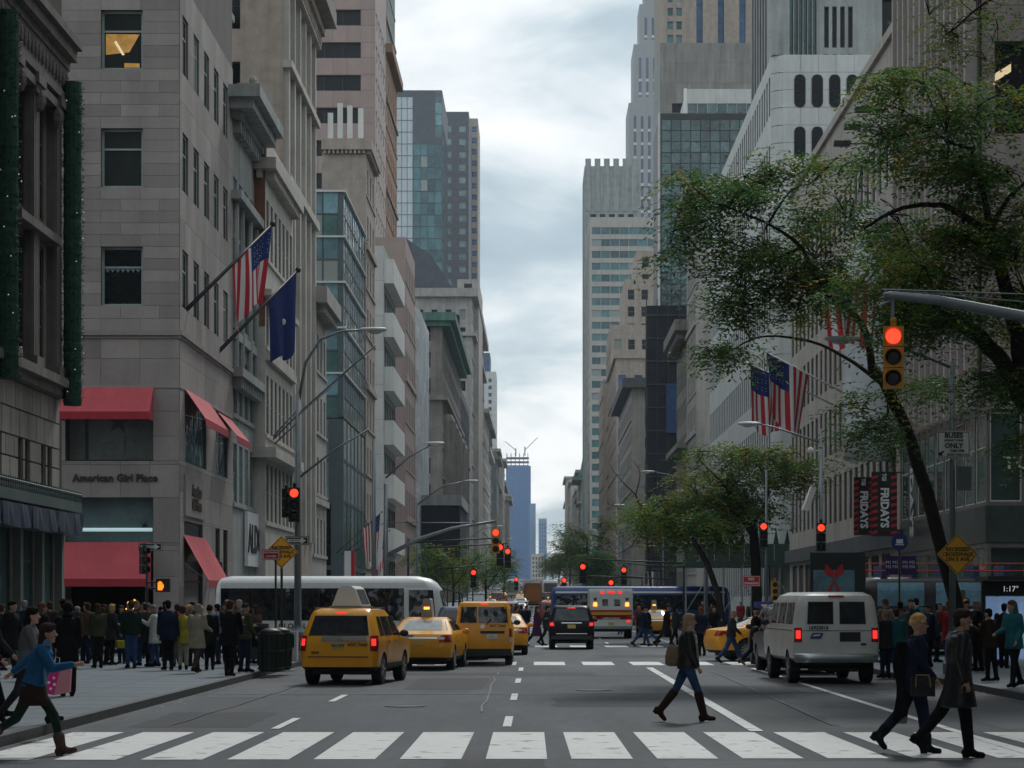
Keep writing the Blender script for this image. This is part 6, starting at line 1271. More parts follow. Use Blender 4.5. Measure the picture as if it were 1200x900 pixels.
def body_mesh(pose, fem, hero):
    k = ('body', pose, fem, hero)
    if k in MC: return MC[k]
    J = skel(pose, fem); mb = MB(); hd = J['head']
    mb.ball(hd+Vector((0, 0, 0.02)), (0.078, 0.096, 0.112), 14, 10); mb.ball(hd+Vector((0, 0.035, -0.055)), (0.052, 0.055, 0.062), 10, 8)
    mb.tube([hd+Vector((0, 0.085, 0.02)), hd+Vector((0, 0.118, -0.022))], [0.008, 0.016], 6); mb.ball(hd+Vector((0, 0.108, -0.02)), 0.015, 6, 4)
    mb.ball(hd+Vector((0, 0.078, 0.035)), (0.05, 0.018, 0.012), 8, 5); mb.ball(hd+Vector((0, 0.083, -0.055)), (0.025, 0.012, 0.01), 8, 5); mb.ball(hd+Vector((0, 0.075, -0.095)), (0.022, 0.018, 0.018), 8, 5)
    for sg in (-1, 1): mb.ball(hd+Vector((sg*0.074, -0.005, 0.0)), (0.012, 0.022, 0.034), 6, 5)
    cap(mb, J['neck']-J['up']*0.04, hd-Vector((0, 0.01, 0.06)), 0.055, 0.048)
    mb.loft(torso_rings(J, [(-0.09, .13, .10), (0.02, .155, .11), (0.14, .125, .095), (0.34, .15, .11), (0.46, .16, .09), (0.51, .08, .06)]))
    for i, sg in enumerate((-1, 1)):
        hp, kn, an, heel, toe, fd, fn = J['L%d' % i]; cap(mb, hp, kn, 0.068, 0.045); cap(mb, kn, kn+(an-kn)*0.4, 0.043, 0.044); cap(mb, kn+(an-kn)*0.4, an, 0.042, 0.028); cap(mb, heel+fn*0.03+fd*.01, toe-fd*.03+fn*.015, 0.024, 0.018)
        sh, el, wr, d2 = J['A%d' % i]; cap(mb, sh, el, 0.045, 0.036); cap(mb, el, wr, 0.036, 0.026)
        side = Vector((sg, 0, 0)); nrm = d2.cross(side).normalized(); side = nrm.cross(d2).normalized()
        if hero:
            pc = wr+d2*0.045; mb.ball(pc, (0.028, 0.028, 0.05), 8, 6, rot=d2.to_track_quat('Z', 'Y').to_matrix()); cap(mb, wr, pc+d2*0.03, 0.022, 0.026, 8)
            for q in range(4):
                b0 = wr+d2*0.085+nrm*(0.024-0.016*q); ln = (0.036, 0.042, 0.038, 0.03)[q]; d3 = (d2-side*0.45*1).normalized(); p1 = b0+d3*ln; d4 = (d2*0.5-side).normalized(); cap(mb, b0, p1, 0.0085, 0.008, 6); cap(mb, p1, p1+d4*ln*0.8, 0.008, 0.0065, 6)
            tb_ = wr+d2*0.03+nrm*0.026; cap(mb, tb_, tb_+(d2*0.6+nrm-side*0.3).normalized()*0.035, 0.011, 0.0095, 6); tb2 = tb_+(d2*0.6+nrm-side*0.3).normalized()*0.035; cap(mb, tb2, tb2+(d2*0.9+nrm*0.3-side*0.6).normalized()*0.028, 0.0095, 0.008, 6)
        else: 
            cap(mb, wr, wr+d2*0.07, 0.025, 0.03, 8); 
            for q in range(4): b0 = wr+d2*0.075+nrm*(0.026-0.017*q); cap(mb, b0, b0+(d2-side*0.4).normalized()*0.06, 0.010, 0.008, 5)
            cap(mb, wr+d2*0.03+nrm*0.02, wr+d2*0.07+nrm*0.05, 0.011, 0.009, 5)
    MC[k] = remesh(mb, 0.0085 if hero else 0.017, 'body', MATS['skin'], 2); return MC[k]
def garment(kind, pose, fem, hero, par=0.0):
    k = (kind, pose, fem, hero, par)
    if k in MC: return MC[k]
    J = skel(pose, fem); mb = MB(); vx = 0.013 if hero else 0.022; m = MATS['skin']; rn = random.Random(len(kind)*7+ord(kind[-1]))
    if kind == 'jacket':        # par = length below the hip
        sp = max(J['L0'][1].y, J['L1'][1].y, -J['L0'][1].y, -J['L1'][1].y); L_ = par
        w_ = .0 if fem else .02; secs = [(0.505, .11, .085), (0.48, .185+w_, .11), (0.40, .205+w_, .142), (0.30, .195+w_, .15), (0.15, .168+w_, .142), (0.02, .19+w_, .155)]
        n = max(1, int(L_/0.1)); 
        for j in range(1, n+1): t = j/n*L_; secs.append((-t, .19+w_+.10*t, .155+(0.10+sp*0.9)*t*0.7))
        mb.loft(torso_rings(J, secs)); 
        for i in range(2): sh, el, wr, d2 = J['A%d' % i]; cap(mb, sh-Vector((0, 0, 0.01)), el, 0.075, 0.062); cap(mb, el, wr-d2*0.015, 0.062, 0.048)
        mb.lathe(J['neck']-J['up']*0.07, [(0.11, 0), (0.092, .05), (0.082, .085), (0.06, .085)], 12)
        for q in range(5): sh = J['A0'][0]; mb.tube([J['up']*(0.1+q*0.08)+Vector((-.16, .04, 0)), J['up']*(0.12+q*0.08)+Vector((0.02, .145, -0.02)), J['up']*(0.1+q*0.08)+Vector((.16, .05, 0))], 0.010, 5)
    elif kind == 'trousers':    # par: 0 jeans slim, 0.02 loose
        mb.loft(torso_rings(J, [(0.12, .145, .115), (0.03, .17, .135), (-0.06, .165, .135), (-0.11, .13, .11)]))
        for i in range(2):
            hp, kn, an, heel, toe, fd, fn = J['L%d' % i]; cap(mb, hp, kn, 0.098+par, 0.068+par); cap(mb, kn, an, 0.068+par, 0.050+par*1.2)
            for q in (0.0, 0.12, 0.26): mb.ball(an+(kn-an)*(0.06+q), (0.052+par, 0.055+par, 0.02), 8, 5)
    elif kind == 'skirt':
        mb.loft(torso_rings(J, [(0.10, .14, .115), (0.0, .175, .14), (-0.15, .20, .17), (-0.42, .22, .20)]))
    elif kind[:4] in ('shoe', 'boot'):
        for i in (int(kind[-1]),):
            hp, kn, an, heel, toe, fd, fn = J['L%d' % i]; cap(mb, heel+fn*0.035, toe-fd*0.02+fn*0.018, 0.046, 0.038); cap(mb, an+fn*.01, heel+fn*0.05+fd*0.02, 0.052, 0.05); cap(mb, an, toe-fd*.08+fn*.02, .045, .04); mb.obox(heel+fd*0.01-fn*0.008+fn*0.0, 0.034, 0.038, 0.03 if fem else 0.018, Matrix((fd.cross(fn), fd, fn)).transposed())
            if kind[0] == 'b': cap(mb, an, an+(kn-an)*par, 0.062, 0.078)
    elif kind == 'hair_short': hd = J['head']; mb.ball(hd+Vector((0, -0.008, 0.056)), (0.089, 0.104, 0.088), 12, 8); mb.ball(hd+Vector((.02, 0.06, 0.10)), (0.055, 0.045, 0.03), 8, 5); mb.ball(hd+Vector((0, -0.05, -0.02)), (0.074, 0.056, 0.07), 10, 7)
    elif kind == 'hair_curly':
        hd = J['head']
        for q in range(60):
            a, b_ = rn.uniform(0, 2*pi), rn.uniform(0.0, 1.75); p = Vector((0.085*sin(b_)*cos(a), 0.1*sin(b_)*sin(a)-0.015, 0.11*cos(b_)+0.03))
            if p.y > 0.06 and p.z < 0.045: continue
            mb.ball(hd+p, 0.026, 6, 4)
        mb.ball(hd+Vector((0, -0.02, 0.04)), (0.085, 0.095, 0.095), 10, 7)
    elif kind == 'hair_long':
        hd = J['head']; mb.ball(hd+Vector((0, -0.01, 0.052)), (0.092, 0.106, 0.095), 12, 8); mb.ball(hd+Vector((-.02, 0.055, 0.10)), (0.06, 0.05, 0.035), 8, 5); mb.loft([[hd+Vector((rx*cos(a), -0.045-dy+ry*sin(a), z)) for a in [2*pi*k_/12 for k_ in range(12)]] for z, rx, ry, dy in ((0.06, .08, .06, 0), (-0.05, .088, .055, 0), (-0.16, .085, .045, .025), (-0.27, .05, .028, .045))])
        for q in range(9): a = -1+q*0.25; mb.tube([hd+Vector((0.08*a, -0.075, 0.05)), hd+Vector((0.085*a, -0.10, -0.12)), hd+Vector((0.05*a, -0.11, -0.30))], [0.016, 0.014, 0.006], 5)
    elif kind == 'hat':
        hd = J['head']; mb.ball(hd+Vector((0, -0.005, 0.075)), (0.088, 0.102, 0.07), 12, 8); mb.ball(hd+Vector((0, 0.09, 0.055)), (0.065, 0.06, 0.012), 10, 5)
    elif kind == 'beanie': hd = J['head']; mb.ball(hd+Vector((0, -0.01, 0.055)), (0.086, 0.1, 0.09), 12, 8); mb.lathe(hd+Vector((0, -.005, 0.03)), [(0.09, 0), (0.094, 0.02), (0.088, 0.045)], 14)
    elif kind == 'hood': hd = J['head']; mb.ball(hd+Vector((0, -0.035, 0.02)), (0.098, 0.10, 0.125), 12, 8); mb.ball(J['neck']+Vector((0, -0.03, 0.03)), (0.105, 0.09, 0.07), 10, 6)
    elif kind == 'scarf': 
        for q in range(3): mb.ball(J['neck']+Vector((0, 0.01, -0.0+0.03*q)), (0.092-0.006*q, 0.088, 0.03), 12, 5)
        mb.loft([[Vector((0.09+rx*cos(a), y_+0.02*sin(a), z)) for a in [2*pi*k_/8 for k_ in range(8)]] for z, rx, y_ in ((0.48, .04, .10), (0.25, .06, .15), (0.02, .07, .17))])
    elif kind == 'backpack': mb.ball(J['up']*0.32+Vector((0, -0.19, 0)), (0.14, 0.095, 0.20), 12, 8); mb.ball(J['up']*0.22+Vector((0, -0.26, 0)), (0.10, 0.05, 0.10), 8, 6)
    elif kind == 'shoulder_bag':
        p = Vector((-0.16 if par < 1 else 0.2, -0.16, 0.12)); mb.loft([[p+Vector((tx*cos(a), ty*sin(a), z)) for a in [2*pi*k_/12 for k_ in range(12)]] for z, tx, ty in ((-0.16, .05, .15), (-0.12, .07, .19), (0.0, .065, .19), (0.12, .045, .16), (0.17, .02, .14))])
        mb.tube([p+Vector((0, .13, .13)), J['A0'][0]+Vector((0.0, 0.0, 0.065)), p+Vector((0, -.13, .13))], 0.014, 6)
    elif kind == 'handbag':
        wr = J['A1'][2]+J['A1'][3]*0.08; p = wr+Vector((0, 0, -0.26)); mb.box(p.x-0.05, p.x+0.05, p.y-0.15, p.y+0.15, p.z-0.13, p.z+0.10)
        mb.tube([p+Vector((0, .08, .09)), wr+Vector((0, .02, 0)), wr+Vector((0, -.02, 0)), p+Vector((0, -.08, .09))], 0.010, 6)
    MC[k] = remesh(mb, vx*(0.8 if kind in ('scarf', 'shoulder_bag', 'handbag', 'shoe0', 'shoe1') else 1), kind, m, 3 if kind != 'hair_curly' else 1); return MC[k]
mat('skin', (0.42, 0.24, 0.17), rough=0.55, var=0.08, scale=8); SKD = mat('skin_brown', (0.16, 0.085, 0.055), rough=0.55, var=0.08, scale=8)
CL = {}
def cloth(n):
    if n not in CL:
        c = dict(black=(.010, .010, .012), charcoal=(.025, .027, .03), navy=(.012, .018, .04), denim=(.03, .065, .15), denim_blue=(.02, .10, .22), dkdenim=(.012, .022, .05), olive=(.05, .055, .03), khaki=(.30, .27, .20), grey=(.11, .115, .12), brown=(.07, .045, .035), tan=(.25, .18, .11),
                 red=(.25, .02, .03), yellow=(.30, .26, .03), teal=(.02, .12, .14), purple=(.05, .015, .05), white=(.5, .5, .48), blond=(.46, .30, .13), hbrown=(.055, .03, .018), hblack=(.010, .009, .008), hgrey=(.25, .24, .23), auburn=(.12, .05, .025), dkbrown=(.035, .02, .017), camel=(.17, .125, .085),
                 leather=(.009, .012, .013), green=(.015, .05, .03), pink=(.45, .03, .16), sky=(.13, .22, .32), orange=(.5, .13, .02), maroon=(.08, .01, .025), dkgreen=(.012, .028, .022))[n]
        CL[n] = mat('cloth_'+n, c, rough=0.38 if n == 'leather' else 0.9, spec=0.4 if n == 'leather' else 0.12, var=0.22, scale=6, bump=1.0, bscale=11)
    return CL[n]
def person(label, x, y, deg, pose='stand', h=1.72, fem=False, top='black', length=0.12, bottom='dkdenim', loose=0.006, shoes='black', boots=0, hair='hair_short', hairc='hbrown', hat=None, extra=(), hero=False, skirt=False, skin=None, group=None, base=None, bag=None):
    gz = (ground_z(y)+(0.14 if (x < XL-0.05 or x > XR+0.05) else 0.0)) if base is None else base
    J = skel(pose, fem); s_ = h/1.75; t = thing('person', label, 'person', (x, y, gz-J['low']*s_), radians(deg), group); t.scale = (s_, s_, s_)
    def put(name, me, m, par=t):
        o = link(name, me, par); o.material_slots[0].link = 'OBJECT'; o.material_slots[0].material = m; return o
    t.rotation_euler.x = 0 if hero else radians(-2+4*((x*7.3) % 1)); b = put('body', body_mesh(pose, fem, hero), skin or MATS['skin'])
    if hero:
        hd = J['head']; mb = MB()
        for sg in (-1, 1): mb.ball(hd+Vector((sg*.03, .083, .018)), (.012, .008, .007), 8, 5)
        mb.build('eye', M_BLACK, t); mb = MB(); mb.ball(hd+Vector((0, .094, -.055)), (.024, .006, .008), 8, 5); mb.build('lips', mat('lips', (.30, .09, .08), var=0), t)
    put('trousers', garment('trousers', pose, fem, hero, loose), cloth(bottom)) if not skirt else put('skirt', garment('skirt', pose, fem, hero), cloth(bottom))
    for q in '01': put('boot' if boots else 'shoe', garment(('boot' if boots else 'shoe')+q, pose, fem, hero, boots), cloth(shoes))
    put('jacket' if length < .4 else 'coat', garment('jacket', pose, fem, hero, length), cloth(top))
    if hair: put('hair', garment(hair, pose, fem, hero), cloth(hairc))
    if hat: put('hat' if hat[0] != 'hood' else 'hood', garment(hat[0], pose, fem, hero), cloth(hat[1]))
    for e_ in extra: put(e_[0], garment(e_[0], pose, fem, hero, e_[2] if len(e_) > 2 else 0.0), cloth(e_[1]))
    return t, J
# ---- close walkers
GN = None
t, J = person('woman in bright blue denim jacket striding in from the left edge, arms swinging', -6.20, 27.3, -90, 'run', 1.72, True, 'denim_blue', 0.02, 'dkgreen', -0.006, 'brown', 0.35, 'hair_long', 'dkbrown', hero=True, extra=(('scarf', 'sky'),))
mb = MB(); mb.loft(torso_rings(J, [(0.14, .165, .135), (0.02, .19, .155), (-0.12, .20, .175), (-0.24, .205, .20)])); o = mb.build('tunic', cloth('dkbrown'), t, smooth=True)
person('man in black jacket and glasses following the blue-jacketed woman', -7.7, 30.5, -80, 'walk_b', 1.76, False, 'black', .12, 'black', 0.01, 'black', hairc='hblack', hero=True)
person('man in dark coat cut by the left edge of the picture', -8.2, 33.0, -60, 'walk', 1.8, False, 'charcoal', .3, 'black', .01, 'black', hairc='hblack')
person('person in grey and navy jacket carrying the pink polka-dot bag', -7.25, 31.6, -86, 'walk', 1.70, True, 'grey', .10, 'charcoal', 0.0, 'black', hairc='hblack', hair='hair_long', hero=True)
bg_ = thing('shopping_bag', 'pink shopping bag with white dots, carried beside the blue-jacketed woman', 'bag', (-6.82, 31.2, 0.62)); mb = MB(); mb.box(-.20, .06, -.09, .09, 0, .52); mb.build('bag', mat('hot_pink_paper', (0.62, 0.02, 0.22), var=.08), bg_)
mb = MB(); mb.add([(.06, -.095, 0), (.34, -.095, .12), (.24, -.095, .62), (.06, -.095, .56), (.06, .0, 0), (.34, .0, .12), (.24, .0, .62), (.06, .0, .56)], [(0, 1, 2, 3), (7, 6, 5, 4), (0, 4, 5, 1), (1, 5, 6, 2), (2, 6, 7, 3), (3, 7, 4, 0)]); mb.build('side_gusset', mat('pale_pink_paper', (0.55, 0.22, 0.28), var=.08), bg_)
rn = random.Random(2)
for i, (a, c) in enumerate(((-.14, .08), (-.03, .1), (-.09, .2), (-.15, .31), (-.02, .3), (-.08, .41), (.02, .44), (-.16, .46), (.02, .19))): mb = MB(); mb.prism([(a+.026*cos(k*pi/5), c+.026*sin(k*pi/5)) for k in range(10)], -.094, -.091); mb.build('dot', M_WHITEP, bg_)
mb = MB(); mb.tube([(-.12, 0, .52), (-.1, 0, .66), (-.02, 0, .66), (0, 0, .52)], .006, 5); mb.build('handle', M_WHITEP, bg_); bg_.rotation_euler = (0, radians(14), 0); bg_.scale = (.72, .72, .78); bg_.location = (-6.70, 30.6, .62)
person('woman in long black quilted coat with hood, back to the camera on the left pavement', -8.75, 41.3, 14, 'stand', 1.74, True, 'black', .38, 'black', .02, 'black', hair=None, hat=('hood', 'black'), hero=True)
person('woman in blue jeans and brown boots crossing mid-road with a taupe shoulder bag', 2.36, 35.0, -90, 'stride', 1.72, True, 'leather', .08, 'denim', -0.004, 'dkbrown', 0.85, 'hair_long', 'tan', hero=True, extra=(('shoulder_bag', 'camel'), ('scarf', 'khaki')))
t, J = person('blonde woman in navy coat and sunglasses with long fringed scarf on the crosswalk', 4.72, 27.75, -88, 'couple_w', 1.73, True, 'navy', .18, 'navy', .012, 'black', .3, 'hair_curly', 'blond', hero=True)
mb = MB(); hd = J['head']; mb.ball(hd+Vector((.036, .088, .02)), (.03, .012, .018), 8, 5); mb.ball(hd+Vector((-.036, .088, .02)), (.03, .012, .018), 8, 5); mb.tube([hd+Vector((.065, .08, .022)), hd+Vector((.08, -.01, .022))], .004, 4); mb.build('sunglasses', M_BLACK, t)
mb = MB(); rg = []
for j in range(14):
    z = 0.46-j*0.072; rg.append([Vector((.16+.012*sin(k*2.3+j), -.14-.036*k+.02*sin(j*.7+k*.5), z)) for k in range(5)])
mb.loft(rg, cap=False, closed=False); rg2 = [[p+Vector((.03, 0, 0)) for p in r] for r in rg]; mb.loft(rg2, cap=False, closed=False)
for k in range(14): p = rg[-1][0]+(rg[-1][-1]-rg[-1][0])*(k/13); mb.tube([p, p+Vector((.0, -.01, -.09))], .005, 4)
mb.build('long_scarf', cloth('black'), t); mb = MB(); mb.box(.17, .27, -.10, .20, -.22, .02); o = mb.build('handbag', cloth('leather'), t); mb = MB(); mb.tube([(.28, -.05, -.10), (.28, -.04, .05), (.28, .12, .05), (.28, .14, -.10)], .011, 6); mb.build('tan_handle', cloth('tan'), o)
person('dark-haired man in long black leather coat at the right end of the crosswalk', 5.12, 27.0, -88, 'couple_m', 1.80, False, 'leather', .36, 'black', .012, 'black', 0, 'hair_short', 'dkbrown', hero=True)
# ---- crowd on the left corner
SKN = [MATS['skin'], mat('skin_tan', (0.33, 0.18, 0.12), rough=0.55, var=0.08, scale=8), mat('skin_pale', (0.50, 0.31, 0.24), rough=0.55, var=0.08, scale=8), SKD]
def A(px, d, pave=True): yy_ = (CAMH-(0.14 if pave else 0))*F/d; return X(px, yy_), yy_
crowd = [
 (112, 82, 10, 'stand', 1.68, True, 'olive', .1, 'black', 'hair_long', 'hbrown', None, (), 'woman in short grey-green jacket at the left of the waiting crowd'),
 (128, 77, -20, 'stand_b', 1.66, True, 'charcoal', .25, 'black', 'hair_short', 'blond', None, (('handbag', 'yellow'),), 'blonde woman with yellow shopping bag in the corner crowd'),
 (152, 81, 5, 'stand', 1.80, False, 'dkgreen', .08, 'denim', 'hair_short', 'hbrown', None, (), 'man in blue jeans and dark green jacket, widest stance in the crowd'),
 (158, 74, -60, 'stand_c', 1.72, True, 'black', .2, 'dkdenim', None, 'hbrown', ('beanie', 'grey'), (), 'person in grey knitted hat behind the man in blue jeans'),
 (177, 79, 0, 'stand_b', 1.70, True, 'charcoal', .04, 'black', None, 'hgrey', ('beanie', 'grey'), (), 'slim person in grey beanie and white-hemmed dark top'),
 (196, 81, 12, 'stand', 1.86, False, 'navy', .22, 'black', 'hair_short', 'hblack', None, (), 'tall man in navy jacket in the middle of the crowd'),
 (190, 70, -30, 'stand_c', 1.68, False, 'maroon', .1, 'black', 'hair_short', 'hblack', None, (), 'person in dark maroon behind the tall navy man'),
 (208, 73, 20, 'stand', 1.62, True, 'red', .1, 'grey', 'hair_short', 'hbrown', None, (('handbag', 'white'),), 'person in red top with a white bag, partly hidden in the crowd'),
 (217, 80, -25, 'stand_c', 1.62, True, 'yellow', .25, 'khaki', 'hair_short', 'hbrown', None, (('shoulder_bag', 'black'),), 'woman in mustard-green jacket with black bag beside the cream coat'),
 (233, 84, -40, 'walk_c', 1.76, False, 'khaki', .33, 'brown', 'hair_short', 'hgrey', ('hat', 'camel'), (), 'old man in cream coat and flat cap walking at the crowd edge'),
 (246, 78, 10, 'stand', 1.72, True, 'black', .3, 'black', 'hair_curly', 'hblack', None, (), 'curly-haired person in black right of the cream coat'),
 (258, 77, 25, 'stand_b', 1.70, False, 'sky', .06, 'dkdenim', 'hair_short', 'hblack', None, (('backpack', 'sky'),), 'youth with pale blue backpack in the corner crowd'),
 (272, 86, 30, 'stand_c', 1.84, False, 'black', .26, 'black', 'hair_short', 'hbrown', None, (('handbag', 'navy'),), 'tall man in black overcoat with round blue bag near the litter bin'),
 (289, 82, -15, 'stand_b', 1.72, False, 'olive', .12, 'dkdenim', None, 'hblack', ('beanie', 'charcoal'), (('backpack', 'dkgreen'),), 'man in olive jacket, dark beanie and backpack closest to the litter bin'),
 (300, 74, 40, 'stand', 1.66, True, 'brown', .2, 'denim', 'hair_long', 'hbrown', None, (), 'person in brown jacket just left of the litter bin'),
 (84, 78, 40, 'stand', 1.74, False, 'black', .2, 'black', 'hair_short', 'hblack', None, (), 'man in black behind the quilted coat woman'),
 (72, 92, 50, 'walk_c', 1.76, False, 'charcoal', .2, 'black', 'hair_short', 'hblack', None, (), 'dark-haired man turned right, between the glasses man and the quilted coat'),
 (58, 84, 60, 'stand_b', 1.74, False, 'dkbrown', .2, 'black', 'hair_short', 'hbrown', None, (), 'person in dark brown jacket by the store windows'),
 (48, 97, -70, 'walk', 1.70, True, 'black', .3, 'black', 'hair_long', 'auburn', None, (), 'auburn-haired person in black just behind the blue jacket'),
 (30, 80, 20, 'stand', 1.72, True, 'navy', .3, 'black', 'hair_short', 'hgrey', None, (), 'grey-haired person in navy coat far left by the shop front'),
 (12, 92, -80, 'walk_b', 1.80, False, 'black', .3, 'black', 'hair_short', 'hblack', None, (), 'man in black at the far left edge by the column'),
 (3, 84, 0, 'stand', 1.78, False, 'charcoal', .3, 'black', 'hair_short', 'hbrown', None, (), 'person cut by the left edge near the shop windows'),
 (140, 70, 170, 'stand_c', 1.70, False, 'navy', .1, 'dkdenim', 'hair_short', 'hbrown', None, (), 'man facing the camera at the back of the left crowd'),
 (168, 69, 200, 'stand', 1.64, True, 'grey', .2, 'black', 'hair_long', 'hbrown', None, (), 'woman facing the camera under the lower red awning'),
 (228, 68, 160, 'walk', 1.72, False, 'charcoal', .2, 'black', 'hair_short', 'hblack', None, (), 'man walking towards the camera by the side door awning'),
 (265, 69, 190, 'walk_b', 1.70, True, 'teal', .1, 'black', 'hair_long', 'hbrown', None, (('handbag', 'tan'),), 'woman in teal walking towards the camera behind the backpack youth'),
 (100, 72, 180, 'stand', 1.72, False, 'brown', .1, 'dkdenim', 'hair_short', 'hbrown', None, (), 'man in brown facing the camera at the store corner'),
 (120, 66, 120, 'walk', 1.70, True, 'black', .2, 'black', 'hair_long', 'hblack', None, (), 'woman in black walking along the front of the red awning'),
 (282, 70, 150, 'walk_c', 1.74, False, 'grey', .1, 'navy', 'hair_short', 'hgrey', None, (), 'grey-jacketed man walking behind the olive backpack man'),
 # right pavement
 (1037, 82, 60, 'stand', 1.62, True, 'charcoal', .2, 'dkdenim', 'hair_curly', 'tan', None, (('handbag', 'teal'),), 'curly blonde woman with teal bag behind the white van'),
 (1052, 86, -30, 'stand_b', 1.74, False, 'teal', .2, 'denim', 'hair_short', 'hbrown', None, (('handbag', 'orange'),), 'man in teal holding a white and orange bag left of the blonde woman'),
 (1088, 80, 150, 'stand_c', 1.74, False, 'navy', .2, 'black', 'hair_short', 'hbrown', None, (), 'man in navy suit facing the camera between the crossing couple'),
 (1132, 80, -150, 'stand_c', 1.80, False, 'charcoal', .25, 'black', 'hair_short', 'hbrown', None, (), 'man in charcoal facing left beside the lamp post'),
 (1147, 84, 60, 'stand_b', 1.84, False, 'black', .3, 'black', 'hair_short', 'hgrey', None, (('handbag', 'khaki'),), 'grey-haired man in black holding a cream paper bag'),
 (1163, 95, 80, 'stand_c', 1.66, False, 'dkbrown', .16, 'black', 'hair_short', 'hblack', None, (), 'youth in brown-black jacket in front of the lit shelter panel'),
 (1190, 100, 160, 'walk_c', 1.76, True, 'teal', .18, 'black', 'hair_long', 'auburn', ('hood', 'teal'), (), 'person in dark teal hooded jacket at the right edge'),
 (1174, 78, -40, 'stand', 1.74, False, 'black', .3, 'black', 'hair_short', 'hblack', None, (), 'man in black between the shelter and the brown jacket'),
 (1120, 74, 20, 'stand', 1.72, True, 'black', .3, 'black', 'hair_long', 'hblack', None, (), 'dark-haired woman behind the lamp post on the right'),
 (1065, 75, 190, 'stand', 1.76, False, 'charcoal', .3, 'black', 'hair_short', 'hbrown', None, (), 'man in charcoal coat standing back by the tour bus'),
]
rc_ = random.Random(14)
for (px, d, deg, pose, h, fem, top, ln_, bot, hair, hc, hat, ex, lab) in crowd:
    d += rc_.uniform(-5, 3); deg += rc_.uniform(-50, 50); h *= rc_.uniform(.94, 1.04); px += rc_.uniform(-3, 3); x_, y_ = A(px, d); person(lab, x_, y_, deg, pose, h, fem, top, ln_, bot, 0.006, 'black', 0, hair, hc, hat, ex, group='pedestrians on the left corner' if px < 400 else 'pedestrians on the right pavement')
mid = [
 (629, 94.5, -90, 'stride', 1.72, True, 'purple', .5, 'black', 'hair_long', 'hbrown', 'woman in long plum coat crossing left of the black sport-utility car'),
 (641, 97, -80, 'walk', 1.74, False, 'charcoal', .2, 'black', 'hair_short', 'hblack', 'man in charcoal directly beside the plum coat woman'),
 (611, 104, 0, 'walk_c', 1.72, False, 'navy', .1, 'dkdenim', 'hair_short', 'hbrown', 'person in navy walking beyond the van taxi'),
 (617, 122, 10, 'walk', 1.72, False, 'black', .1, 'denim', 'hair_short', 'hbrown', 'smaller distant person in jeans right of the van taxi'),
 (604, 88, -60, 'walk_b', 1.76, False, 'black', .1, 'black', 'hair_short', 'hbrown', 'cyclist-like figure in black with yellow sash by the van taxi'),
 (753, 93, -85, 'walk', 1.74, False, 'navy', .1, 'denim', 'hair_short', 'hblack', 'man in navy and jeans crossing behind the shoulder-bag woman'),
 (760, 96, 88, 'walk_b', 1.72, True, 'black', .2, 'denim', 'hair_short', 'hblack', 'person in black walking left beside the navy man'),
 (781, 92, -92, 'stride', 1.78, False, 'black', .45, 'black', 'hair_short', 'hblack', 'man in long black coat striding right at the far crosswalk'),
 (791, 97, -70, 'walk_c', 1.68, True, 'charcoal', .2, 'black', 'hair_long', 'hblack', 'woman in charcoal just behind the long black coat'),
 (857, 67.8, -95, 'walk', 1.66, False, 'charcoal', .08, 'denim', None, 'hbrown', 'person in flat cap and jeans passing the turning taxi'),
 (885, 65.5, -95, 'walk_b', 1.76, False, 'black', .18, 'dkdenim', None, 'hbrown', 'man in black cap with brown shoes right of the flat cap'),
 (822, 78, 20, 'stand', 1.70, True, 'navy', .2, 'black', 'hair_long', 'auburn', 'red-haired woman standing right of the jeans woman head'),
 (836, 92, -160, 'stand_b', 1.70, True, 'black', .2, 'orange', 'hair_short', 'hbrown', 'person with orange shopping near the leaning tree'),
]
for (px, y_, deg, pose, h, fem, top, ln_, bot, hair, hc, lab) in mid:
    person(lab, X(px, y_), y_, deg, pose, h, fem, top, ln_, bot if bot != 'orange' else 'black', .006, 'black' if px != 885 else 'tan', 0, hair, hc, ('hat', 'khaki' if px == 857 else 'black') if hair is None else None, (('backpack', 'charcoal'),) if px in (753,) else ((('handbag', 'orange'),) if bot == 'orange' else ()), group='pedestrians on the far crosswalk')
# more distant walkers: pavement throng, each with its own place
rn = random.Random(77); tops = ['black', 'navy', 'charcoal', 'grey', 'brown', 'olive', 'khaki', 'red', 'sky', 'teal']
def far_people(n, xa, xb, ya, yb, side, group, where):
    for i in range(n):
        yy_ = ya+(yb-ya)*(i+0.5)/n; c = rn.choice(tops); fem = rn.random() < .5
        person('%s in %s, %s' % ('woman' if fem else 'man', {'sky': 'pale blue', 'khaki': 'cream'}.get(c, c), where % (['nearest', 'second nearest', 'third', 'fourth', 'fifth', 'sixth', 'seventh', 'eighth', 'ninth', 'tenth', 'eleventh', 'twelfth', 'thirteenth', 'fourteenth', 'fifteenth', 'farthest'][min(i, 15)])),
               rn.uniform(xa, xb), yy_, rn.choice([0, 180, 10, 170, 200]), rn.choice(['walk', 'walk_b', 'walk_c', 'stand']), rn.uniform(1.6, 1.84), fem, c, rn.choice([.1, .2, .3]), rn.choice(['black', 'dkdenim', 'denim']), .006, 'black', 0, rn.choice(['hair_short', 'hair_long']) if fem else 'hair_short', rn.choice(['hbrown', 'hblack', 'hgrey', 'blond']), group=group)
far_people(15, 10.6, 14.5, 98, 150, 1, 'walkers beyond the cross street on the right', '%s walker on the right pavement beyond the cross street')
far_people(12, -12.5, -8.0, 92, 150, -1, 'walkers beyond the cross street on the left', '%s walker on the left pavement beyond the shuttle bus')
far_people(10, -5, 6, 108, 170, 0, 'walkers crossing between far cars', '%s of the walkers among the far traffic')

